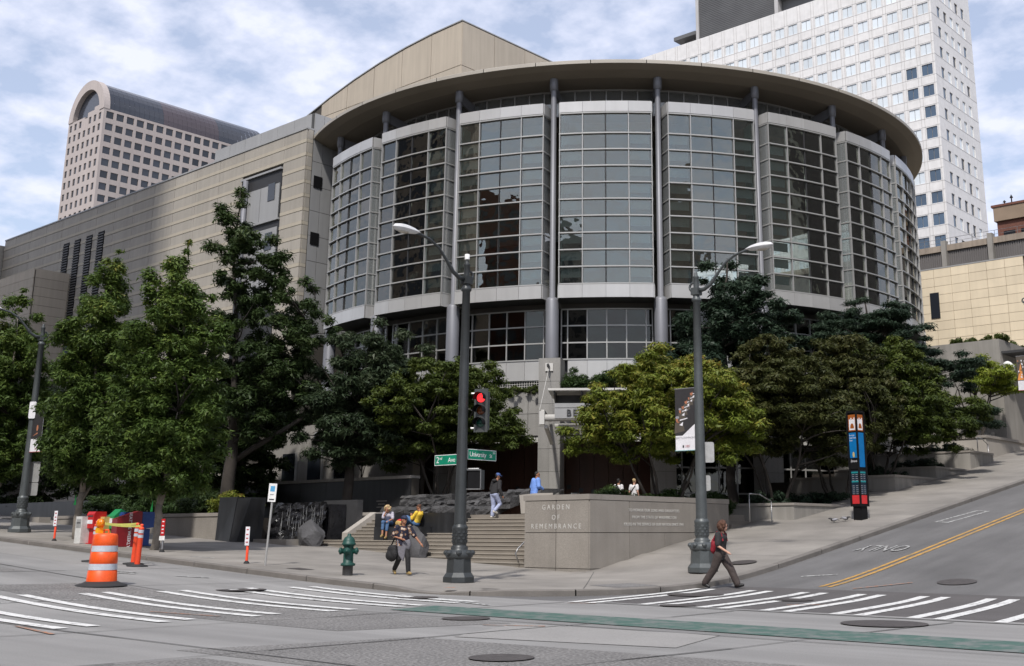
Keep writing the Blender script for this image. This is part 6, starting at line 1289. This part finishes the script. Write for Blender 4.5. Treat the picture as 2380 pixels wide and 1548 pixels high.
lt = text_mesh('SEATTLE WEEKLY', 0.165, 'print_white', 0.002, bold=0.002); o = put('lettering', lt, e, (0.02, -0.256, 0.6)); o.rotation_euler = (math.pi / 2, math.pi / 2, 0)
for (x, y) in ((-46.1, 22.3), (-39.1, 21.8)):
    f = MB().add([(-0.05, 0, 0), (0.05, 0, 0), (0.02, 0, 0.42)], [(0, 1, 2)]).build('plastic_flag', 'neon_green', None, (x - 0.13, y - 0.15, zwalk(x, y) + 1.35), R(40)); tag(f, 'neon green ribbon on the street tree %s' % ('behind the white newspaper box' if x < -40 else 'beside the maroon newspaper box'), 'ribbon')
# transit kiosk
kz = zwalk(-20.3, 40.0); ki = empty('transit_kiosk', (-20.3, 40.0, kz), R(-12), label='tall four-sided transit kiosk with blue panels and red squares', cat='kiosk')
MB().box(-0.29, 0.29, -0.29, 0.29, -0.2, 0.5).build('foot', 'black', ki); b = MB(); b.box(-0.3, 0.3, -0.3, 0.3, 0.5, 4.02)
for sx in (-1, 1):
    for sy in (-1, 1): b.box(sx * .345 - .045, sx * .345 + .045, sy * .345 - .045, sy * .345 + .045, 0.48, 4.06)
b.box(-0.35, 0.35, -0.35, 0.35, 0.48, 0.56); b.box(-0.36, 0.36, -0.36, 0.36, 4.02, 4.1); b.build('frame', 'black', ki)
def face(side):
    fe = [ki]
    def pan(z0, z1, mat, name='panel', w=0.28, y=-0.325, x=0): 
        o = MB().box(x - w, x + w, y - .004, y + .02, z0, z1).build(name, mat, ki); o.rotation_euler = (0, 0, side); return o
    def txt(s, sz, x, z, mat='print_white', y=-0.334, **k):
        me = text_mesh(s, sz, mat, 0.001, **k); o = put('lettering', me, ki); o.rotation_euler = (math.pi / 2, 0, side); v = Matrix.Rotation(side, 3, 'Z') @ Vector((x, y, z)); o.location = v
    pan(3.32, 3.95, 'kiosk_orange'); pan(3.36, 3.75, 'print_white', 'emblem', 0.22, -0.331)
    for i in range(4): pan(3.7, 3.78 + 0.05 * (i % 2), 'print_white', 'emblem', 0.035, -0.332, -0.17 + 0.115 * i)
    o = MB().add([(0.15 * math.cos(math.pi * k / 10), -0.338, 3.42 + 0.2 * math.sin(math.pi * k / 10)) for k in range(11)], [tuple(range(11))]).build('emblem', 'kiosk_orange', ki); o.rotation_euler = (0, 0, side)
    if side == 0:
        pan(2.3, 3.26, 'kiosk_blue'); pan(1.88, 2.27, 'black')
        for s, z in (('Downtown', 3.16), ('Seattle Transit', 3.06), ('Tunnel', 2.96)): txt(s, 0.085, -0.26, z, align='LEFT')
        txt('Entrance', 0.13, 0, 2.18)
        o = MB().add([(0.08 * math.cos(2 * math.pi * k / 16), -0.333, 2.42 + 0.11 * math.sin(2 * math.pi * k / 16)) for k in range(16)], [tuple(range(16))]).build('emblem', 'kiosk_gold', ki)
    else: pan(1.95, 3.26, 'kiosk_blue')
    pan(0.95, 1.82, 'kiosk_navy')
    for z in (1.72, 1.38): pan(z, z + 0.06, 'kiosk_teal', 'heading', 0.25, -0.331)
    for i in range(9):
        for x in (-.13, .13): pan(1.66 - 0.075 * i - (0.12 if i > 3 else 0), 1.68 - 0.075 * i - (0.12 if i > 3 else 0), 'print_grey', 'listing', 0.08, -0.3305, x)
    pan(0.58, 0.9, 'kiosk_red')
face(0); face(math.pi / 2); face(-math.pi / 2)
ki.scale = (0.64, 0.64, 1.0)
# pigeons
def pigeon(x, y, rz, label):
    z = zwalk(x, y); e = empty('pigeon', (x, y, z), rz, label, 'pigeon', 'pigeons on the hill pavement'); b = MB(); b.smooth = True
    b.ball((0, 0, 0.12), (0.125, 0.06, 0.062), 12, 8, Matrix.Rotation(R(12), 4, 'Y')); b.tube([(0.09, 0, 0.14), (0.14, 0, 0.17), (0.17, 0, 0.16)], [0.042, 0.03, 0.026], 8); b.ball((0.18, 0, 0.165), (0.032, 0.026, 0.027), 8, 6); b.tube([(0.2, 0, 0.16), (0.235, 0, 0.145)], [0.01, 0.002], 5); b.tube([(-0.09, 0, 0.125), (-0.2, 0, 0.10)], [0.045, 0.03], 8, ell=0.3)
    for s in (-1, 1): b.tube([(0.0, s * .02, 0.07), (0.005, s * .022, 0.0), (0.03, s * .022, 0.002)], [0.01, 0.007, 0.005], 5)
    b.build('body', 'dark_grey', e); w = MB(); w.smooth = True
    for s in (-1, 1): w.ball((-0.03, s * .052, 0.13), (0.11, 0.014, 0.045), 10, 6, Matrix.Rotation(R(10), 4, 'Y'))
    w.build('wings', 'print_grey', e)
pigeon(-20.95, 39.1, R(200), 'dark pigeon pecking on the hill pavement'); pigeon(-20.7, 39.5, R(30), 'grey pigeon with pale wings beside the dark pigeon')
# ---------------------------------------------------------------- people
def fuse(name, mb, mat, voxel, parent, smooth=6):
    """overlapping closed shapes grown together into one continuous skin"""
    me = mb.mesh(name, mat); o = bpy.data.objects.new(name, me); COL.objects.link(o)
    m = o.modifiers.new('r', 'REMESH'); m.mode = 'VOXEL'; m.voxel_size = voxel; m.use_smooth_shade = True
    s = o.modifiers.new('s', 'SMOOTH'); s.factor = 0.5; s.iterations = smooth
    me2 = bpy.data.meshes.new_from_object(o.evaluated_get(bpy.context.evaluated_depsgraph_get())); me2.name = name
    bpy.data.objects.remove(o); bpy.data.meshes.remove(me)
    if not me2.materials: me2.materials.append(M(mat))
    me2.polygons.foreach_set('use_smooth', [True] * len(me2.polygons))
    return put(name, me2, parent)
def chain(mb, pts, rad):
    mb.tube(pts, rad, 12)
    for p, r_ in zip(pts, rad): mb.ball(p, r_ * 0.99, 10, 8)
def spine(mb, stations, rot=None):
    """stations: (point, depth radius, half width, height radius)"""
    for (a, b) in zip(stations, stations[1:]):
        for i in range(5):
            t = i / 5; p = Vector(a[0]).lerp(Vector(b[0]), t); mb.ball(p, tuple(a[k] + (b[k] - a[k]) * t for k in (1, 2, 3)), 14, 8, rot)
    mb.ball(stations[-1][0], stations[-1][1:4], 14, 8, rot)
def hand(mb, wrist, d, side, curl=0.6):
    d = Vector(d).normalized(); w = Vector(wrist); up = Vector((0, 0, 1)); lat = d.cross(up); lat = lat.normalized() if lat.length > .1 else Vector((1, 0, 0)); nrm = lat.cross(d)
    pc = w + d * 0.055; mb.ball(pc, (0.036, 0.036, 0.036), 8, 6); mb.ball(w + d * 0.08, (0.036, 0.036, 0.036), 8, 6)
    for i, L_ in enumerate((0.06, 0.072, 0.068, 0.052)):
        b = w + d * 0.095 + lat * (i - 1.5) * 0.02; k = b + d * L_ * 0.6; t = k + (d * (1 - curl) - nrm * curl * side) * L_ * 0.6; mb.tube([b - d * 0.02, k, t], [0.0105, 0.0095, 0.008], 6)
    tb = w + d * 0.04 + lat * 0.035 * side; mb.tube([tb - lat * 0.02 * side, tb + d * 0.035 + lat * 0.012 * side, tb + d * 0.07], [0.013, 0.011, 0.009], 6)
def figure(label, loc, rz, J, st, s=1.0):
    """J: joints in metres, facing +x, left is +y. st: style"""
    e = empty('person', loc, rz, label, 'person'); e.scale = (s, s, s); V = {k: Vector(v) for k, v in J.items()}
    yaw = st.get('yaw', 0.0); nod = st.get('nod', 0.0); hr = (Matrix.Rotation(yaw, 4, 'Z') @ Matrix.Rotation(nod, 4, 'Y')); hd = V['head']
    b = MB(); hv = lambda x, y, z: hd + (hr @ Vector((x, y, z)))
    b.ball(hd + hr @ Vector((-0.008, 0, 0.02)), (0.098, 0.078, 0.10), 14, 10, hr); b.ball(hv(0.02, 0, -0.055), (0.072, 0.060, 0.065), 12, 8, hr); b.ball(hv(0.097, 0, -0.015), (0.02, 0.014, 0.022), 8, 6, hr)
    b.ball(hv(0.06, 0, -0.10), (0.028, 0.03, 0.02), 8, 6, hr)
    for sd in (-1, 1): b.ball(hv(-0.01, sd * 0.08, -0.01), (0.02, 0.012, 0.032), 8, 6, hr)
    chain(b, [V['neck'] - Vector((0, 0, 0.05)), V['neck'] + (hd - V['neck']) * 0.55], [0.06, 0.052])
    fat = st.get('fat', 1.0)
    spine(b, [(V['pelvis'], 0.10 * fat, 0.145 * fat, 0.10), (V['pelvis'].lerp(V['neck'], .45), 0.095 * fat, 0.13 * fat, 0.10), (V['neck'] - Vector((0, 0, 0.12)), 0.095, 0.16, 0.09)])
    for sd in 'LR':
        chain(b, [V['sh' + sd], V['el' + sd], V['wr' + sd]], [0.052, 0.042, 0.030])
        hand(b, V['wr' + sd], V['wr' + sd] - V['el' + sd], 1 if sd == 'L' else -1, st.get('curl', 0.55))
        chain(b, [V['hip' + sd], V['kn' + sd], V['an' + sd]], [0.082, 0.056, 0.042])
        f = V['to' + sd] - V['an' + sd]; chain(b, [V['an' + sd] + Vector((0, 0, -0.02)), V['to' + sd]], [0.036, 0.03])
    body = fuse('body', b, st.get('skin', 'skin'), 0.013, e)
    fd = MB()
    for sd in (-1, 1): fd.ball(hv(0.083, sd * 0.032, 0.018), 0.0115, 8, 6)
    fd.build('eyes', 'eye_dark', e); fd = MB(); fd.ball(hv(0.088, 0, -0.062), (0.012, 0.026, 0.007), 8, 6, hr); fd.build('mouth', 'skin_tan', e)
    # top
    t = MB(); tl = st.get('hem', 0.0); w = st.get('loose', 1.0)
    spine(t, [(V['pelvis'] + Vector((0, 0, 0.02 - tl)), 0.128 * fat * w, 0.175 * fat * w, 0.05), (V['pelvis'].lerp(V['neck'], .42), 0.122 * fat * w, 0.165 * fat * w, 0.10), (V['neck'] - Vector((0, 0, 0.14)), 0.122 * w, 0.19 * w, 0.10), (V['neck'] - Vector((0, 0, 0.05)), 0.07, 0.11, 0.05)])
    for sd in 'LR':
        k = st.get('sleeve', 1.0)
        if k > 1.01: chain(t, [V['sh' + sd], V['el' + sd], V['el' + sd].lerp(V['wr' + sd], k - 1)], [0.078 * w, 0.068 * w, 0.055 * w])
        else: chain(t, [V['sh' + sd], V['sh' + sd].lerp(V['el' + sd], k)], [0.08 * w, 0.072 * w])
    fuse(st.get('top_name', 'shirt'), t, st['top'], 0.016, e)
    # trousers
    p = MB(); lw = st.get('leg', 1.0)
    spine(p, [(V['pelvis'] + Vector((0, 0, 0.10)), 0.115 * fat, 0.155 * fat, 0.06), (V['pelvis'] - Vector((0, 0, 0.04)), 0.125 * fat, 0.165 * fat, 0.09)])
    kk = st.get('cuff', 0.97)
    for sd in 'LR': chain(p, [V['hip' + sd], V['kn' + sd], V['kn' + sd].lerp(V['an' + sd], kk)], [0.108 * lw, 0.082 * lw, 0.070 * lw])
    fuse('trousers', p, st['bottom'], 0.016, e)
    for sd in 'LR':
        f = MB(); d = (V['to' + sd] - V['an' + sd]); a0 = V['an' + sd] + Vector((0, 0, -0.045)); heel = V['an' + sd] - Vector((d.x, d.y, 0)).normalized() * 0.05 - Vector((0, 0, 0.045)) - Vector((0, 0, 0.0))
        chain(f, [heel, V['an' + sd].lerp(V['to' + sd], .45) - Vector((0, 0, 0.02)), V['to' + sd]], [0.045, 0.05, 0.04]); f.ball(V['an' + sd], (0.05, 0.045, 0.04), 10, 8)
        fuse('shoe', f, st.get('shoe', 'shoe_dark'), 0.013, e, 3)
    # hair or cap
    h = MB(); hk = st.get('hair', 'short'); hm = st.get('haircol', 'hair_dark')
    if hk in ('short', 'cap'): h.ball(hv(-0.024, 0, 0.040), (0.098, 0.084, 0.095), 14, 10, hr); h.ball(hv(-0.055, 0, -0.02), (0.055, 0.072, 0.06), 12, 8, hr)
    if hk == 'curly':
        g = random.Random(3)
        for i in range(46):
            v = Vector((g.gauss(0, 1), g.gauss(0, 1), g.gauss(0.3, 1))).normalized()
            if v.x > 0.55 and v.z < 0.55: continue
            h.ball(hv(v.x * 0.118 - 0.025, v.y * 0.118, v.z * 0.122 + 0.015), 0.05, 8, 6)
        h.ball(hv(-0.03, 0, 0.03), (0.1, 0.095, 0.105), 12, 8); h.ball(hv(-0.07, 0.0, -0.08), (0.06, 0.09, 0.07), 10, 8)
    if hk == 'tied': h.ball(hv(-0.024, 0, 0.035), (0.099, 0.083, 0.095), 14, 10, hr); h.ball(hv(-0.10, 0, 0.06), 0.045, 10, 8)
    if hk == 'long': h.ball(hv(-0.024, 0, 0.035), (0.099, 0.085, 0.095), 14, 10, hr); chain(h, [hv(-0.06, 0, 0.0), hv(-0.09, 0, -0.16)], [0.08, 0.06])
    fuse('hair', h, hm, 0.015, e, 2 if hk == 'curly' else 5)
    if hk == 'cap':
        c = MB(); c.ball(hv(-0.005, 0, 0.062), (0.108, 0.092, 0.078), 16, 10, hr); c.ball(hv(-0.04, 0, 0.03), (0.07, 0.09, 0.05), 12, 8, hr)
        if st.get('brim', True): c.ball(hv(0.11, 0, 0.045), (0.075, 0.07, 0.012), 12, 8, hr)
        fuse('cap', c, st['capcol'], 0.011, e, 3)
    return e, V
def stand(pel=0.92, **k):
    J = dict(pelvis=(0, 0, pel), neck=(0.0, 0, pel + 0.53), head=(0.03, 0, pel + 0.68), shL=(0, 0.18, pel + 0.47), shR=(0, -0.18, pel + 0.47), elL=(-0.04, 0.24, pel + 0.20), elR=(-0.04, -0.24, pel + 0.20), wrL=(0.06, 0.25, pel - 0.04), wrR=(0.06, -0.25, pel - 0.04),
             hipL=(0, 0.09, pel - 0.03), hipR=(0, -0.09, pel - 0.03), knL=(0.02, 0.10, pel * .53), knR=(0.02, -0.10, pel * .53), anL=(0, 0.10, 0.095), anR=(0, -0.10, 0.095), toL=(0.15, 0.115, 0.045), toR=(0.15, -0.115, 0.045)); J.update(k); return J
# man in floral shirt with shoulder bag
gx, gy = -26.6, 22.8
J = stand(0.89, neck=(0.03, 0, 1.41), head=(0.07, 0, 1.56), shL=(0.02, 0.19, 1.35), shR=(0.02, -0.19, 1.35), elL=(0.10, 0.34, 1.10), wrL=(0.24, 0.46, 0.90), elR=(-0.06, -0.27, 1.10), wrR=(0.16, -0.10, 1.02), knL=(0.20, 0.10, 0.50), anL=(0.25, 0.11, 0.10), toL=(0.40, 0.12, 0.05), knR=(0.02, -0.09, 0.47), anR=(-0.30, -0.10, 0.16), toR=(-0.20, -0.11, 0.05))
man, V = figure('man in navy cap and dark floral shirt walking with a black shoulder bag', (gx, gy, zwalk(gx, gy)), R(-18), J, dict(top='floral_shirt', bottom='cloth_black', hair='cap', capcol='cap_navy', skin='skin_tan', shoe='shoe_tan', sleeve=0.95, fat=1.18, loose=1.06, hem=0.08, yaw=R(12), curl=0.4), 1.02)
tw_ = MB(); tw_.hexa([(0.1, -0.16, 0.55), (0.16, -0.02, 0.36), (0.13, 0.02, 0.40), (0.06, -0.12, 0.57), (0.06, -0.22, 1.0), (0.2, 0.06, 0.98), (0.16, 0.1, 0.98), (0.02, -0.18, 1.0)]); tw_.ball((0.17, 0.12, 0.86), (0.06, 0.08, 0.16), 10, 8); fuse('tied_jacket', tw_, 'cloth_grey', 0.018, man, 5)
bg_ = empty('shoulder_bag', Vector((gx, gy, zwalk(gx, gy))) + Vector((-0.20, -0.22, 0.48)), R(-10), 'black shoulder bag hanging at the side of the man in the floral shirt', 'bag')
b = MB(); b.ball((0, 0, 0.12), (0.26, 0.13, 0.22), 14, 10); b.ball((0.0, 0, 0.25), (0.22, 0.12, 0.14), 12, 8); b.ball((-0.02, -0.08, 0.08), (0.17, 0.09, 0.14), 12, 8); fuse('pouch', b, 'cloth_black', 0.02, bg_, 4); s_ = MB(); s_.tube([(-0.15, 0.03, 0.33), (0.02, 0.14, 0.72), (0.15, 0.28, 0.92)], 0.02, 6); s_.build('strap', 'black', bg_)
# youth crossing the hill street
gx, gy = -17.7, 26.5
J = stand(0.88, neck=(0.05, 0, 1.42), head=(0.11, 0, 1.57), shL=(0.03, 0.18, 1.36), shR=(0.03, -0.18, 1.36), elR=(0.06, -0.27, 1.08), wrR=(0.28, -0.22, 0.94), elL=(-0.02, 0.25, 1.08), wrL=(0.05, 0.27, 0.84), knR=(-0.16, -0.10, 0.48), anR=(-0.42, -0.11, 0.14), toR=(-0.30, -0.12, 0.045), knL=(0.24, 0.09, 0.50), anL=(0.42, 0.10, 0.11), toL=(0.57, 0.11, 0.10))
boy, V = figure('youth with curly brown hair in black shirt walking across the crosswalk', (gx, gy, zroad(gx, gy) + 0.01), R(8), J, dict(top='cloth_charcoal', bottom='trouser_brown', hair='curly', haircol='hair_brown', skin='skin_pale', sleeve=0.85, loose=1.12, hem=0.16, leg=1.28, nod=R(8), yaw=R(10)), 1.04)
b = MB(); b.ball((-0.17, 0, 1.14), (0.10, 0.14, 0.20), 12, 10); b.ball((-0.20, 0, 1.02), (0.09, 0.13, 0.12), 12, 8); pk_ = empty('backpack', Vector((gx, gy, zroad(gx, gy) + 0.01)), R(8), 'dark red backpack worn by the youth on the crosswalk', 'backpack'); fuse('pack', b, 'red_pack', 0.02, pk_, 4)
b = MB(); 
for sd in (-1, 1): b.tube([(-0.14, sd * .12, 1.30), (-0.02, sd * .14, 1.50), (0.10, sd * .14, 1.44), (0.15, sd * .14, 1.25)], 0.024, 6)
b.build('strap', 'red_pack', pk_)
# man in dark hooded jacket climbing the steps
sx, sy = -32.2, Y0 + TR * 12 + 0.05; sz = 0.25 + RISE * 13
J = stand(0.95, neck=(0.12, 0, 1.47), head=(0.17, 0, 1.63), shL=(0.10, 0.2, 1.40), shR=(0.10, -0.2, 1.40), elL=(0.05, 0.27, 1.12), wrL=(0.16, 0.27, 0.90), elR=(0.02, -0.30, 1.12), wrR=(0.12, -0.36, 0.88), knL=(0.05, 0.10, 0.50), anL=(0.0, 0.10, 0.095), knR=(0.22, -0.10, 0.55), anR=(-0.05, -0.12, 0.30), toR=(0.06, -0.13, 0.20))
hm, V = figure('man in black hooded jacket and pale jeans climbing the steps', (sx, sy, sz), R(82), J, dict(top='cloth_charcoal', top_name='jacket', bottom='denim_pale', hair='cap', capcol='cap_blue', brim=True, skin='skin_tan', shoe='shoe_white', sleeve=1.95, loose=1.2, hem=0.0, leg=1.08, nod=R(12), yaw=R(-20)), 1.0)
b = MB(); b.ball((0.0, 0, 1.46), (0.10, 0.13, 0.07), 12, 8); fuse('hood', b, 'cloth_charcoal', 0.016, hm)
# person in blue shirt on the plaza
J = stand(0.90, neck=(0.08, 0, 1.40), head=(0.12, 0.0, 1.54), shL=(0.06, 0.18, 1.33), shR=(0.06, -0.18, 1.33), elL=(0.02, 0.27, 1.06), wrL=(0.15, 0.25, 0.86), elR=(0.06, -0.26, 1.08), wrR=(0.26, -0.20, 0.98))
figure('person in loose bright blue shirt walking behind the memorial wall', (-31.75, 34.1, PZ), R(70), J, dict(top='shirt_blue', bottom='denim_pale', hair='short', haircol='hair_dark', skin='skin_tan', sleeve=1.9, loose=1.28, hem=0.10, yaw=R(-35)), 1.04)
# couple at the doors
J = stand(0.92); c1, V = figure('person with dark backpack standing by the timber doors', (-32.9, 41.0, PZ), R(95), J, dict(top='cloth_white', bottom='cloth_black', hair='short', sleeve=0.7, skin='skin'), 1.0)
b = MB(); b.ball((-0.2, 0, 1.2), (0.12, 0.16, 0.24), 12, 10); bk2 = empty('backpack', (-32.9, 41.0, PZ), R(95), 'dark backpack worn by the person at the timber doors', 'backpack'); fuse('pack', b, 'dark_grey', 0.02, bk2)
c2, V = figure('person in white shirt with dark strap at the timber doors', (-32.3, 41.4, PZ), R(90), stand(0.92), dict(top='cloth_white', bottom='cloth_black', hair='tied', haircol='hair_blonde', skin='skin_pale', sleeve=0.6), 1.0)
b = MB(); b.tube([(-0.10, -0.14, 1.40), (-0.15, 0.0, 1.2), (-0.12, 0.15, 1.0)], 0.018, 6); b.build('strap', 'black', c2)
# two women resting on the stone block
def seated(hipz, **k):
    J = dict(pelvis=(0, 0, hipz), neck=(0.03, 0, hipz + 0.52), head=(0.07, 0, hipz + 0.67), shL=(0.03, 0.17, hipz + 0.46), shR=(0.03, -0.17, hipz + 0.46), elL=(0.05, 0.24, hipz + 0.2), elR=(0.05, -0.24, hipz + 0.2), wrL=(0.25, 0.2, hipz + 0.12), wrR=(0.25, -0.2, hipz + 0.12), hipL=(0.02, 0.09, hipz), hipR=(0.02, -0.09, hipz), knL=(0.44, 0.10, hipz + 0.05), knR=(0.44, -0.10, hipz + 0.05), anL=(0.46, 0.10, hipz - 0.36), anR=(0.46, -0.10, hipz - 0.36), toL=(0.6, 0.11, hipz - 0.41), toR=(0.6, -0.11, hipz - 0.41)); J.update(k); return J
J = seated(0.12, neck=(0.18, 0, 0.58), head=(0.30, 0.02, 0.69), shL=(0.15, 0.17, 0.52), shR=(0.15, -0.17, 0.52), elR=(0.36, -0.14, 0.34), wrR=(0.36, -0.03, 0.56), elL=(0.24, 0.24, 0.30), wrL=(0.42, 0.14, 0.22), anL=(0.42, 0.05, -0.40), toL=(0.55, 0.05, -0.46), anR=(0.46, -0.10, -0.32), toR=(0.6, -0.10, -0.40))
figure('woman with blonde hair and pale top resting her head in her hand', (-37.1, 31.05, 1.80), R(-62), J, dict(top='cloth_lilac', bottom='denim_blue', hair='curly', haircol='hair_blonde', skin='skin', sleeve=0.9, nod=R(35), cuff=0.55, shoe='shoe_tan'), 1.0)
J = seated(0.12, neck=(-0.14, 0, 0.60), head=(-0.08, 0, 0.74), shL=(-0.10, 0.17, 0.54), shR=(-0.10, -0.17, 0.54), elL=(0.08, 0.22, 0.30), wrL=(0.22, 0.08, 0.42), elR=(0.06, -0.22, 0.30), wrR=(0.22, -0.06, 0.44), knL=(0.42, 0.08, 0.36), knR=(0.44, -0.09, 0.22), anL=(0.78, 0.08, 0.06), toL=(0.86, 0.09, 0.12), anR=(0.84, -0.10, -0.02), toR=(0.93, -0.10, 0.05))
yw, V = figure('woman in yellow cardigan sitting back and looking at her hands', (-35.4, 31.05, 1.80), R(-168), J, dict(top='cloth_yellow', top_name='cardigan', bottom='denim_blue', hair='tied', haircol='hair_brown', skin='skin_tan', sleeve=1.6, nod=R(20), cuff=0.6, shoe='shoe_tan', yaw=R(10)), 1.0)
tb2 = empty('tote_bag', (-36.35, 30.98, 1.79), label='red and yellow patterned bag between the two women', cat='bag'); b = MB(); b.ball((0, 0, 0.13), (0.26, 0.14, 0.15), 12, 8); fuse('bag', b, 'bag_pattern', 0.02, tb2); b = MB(); b.ball((0.05, 0.02, 0.24), (0.24, 0.12, 0.07), 12, 8); fuse('shawl', b, 'bag_red', 0.02, tb2)
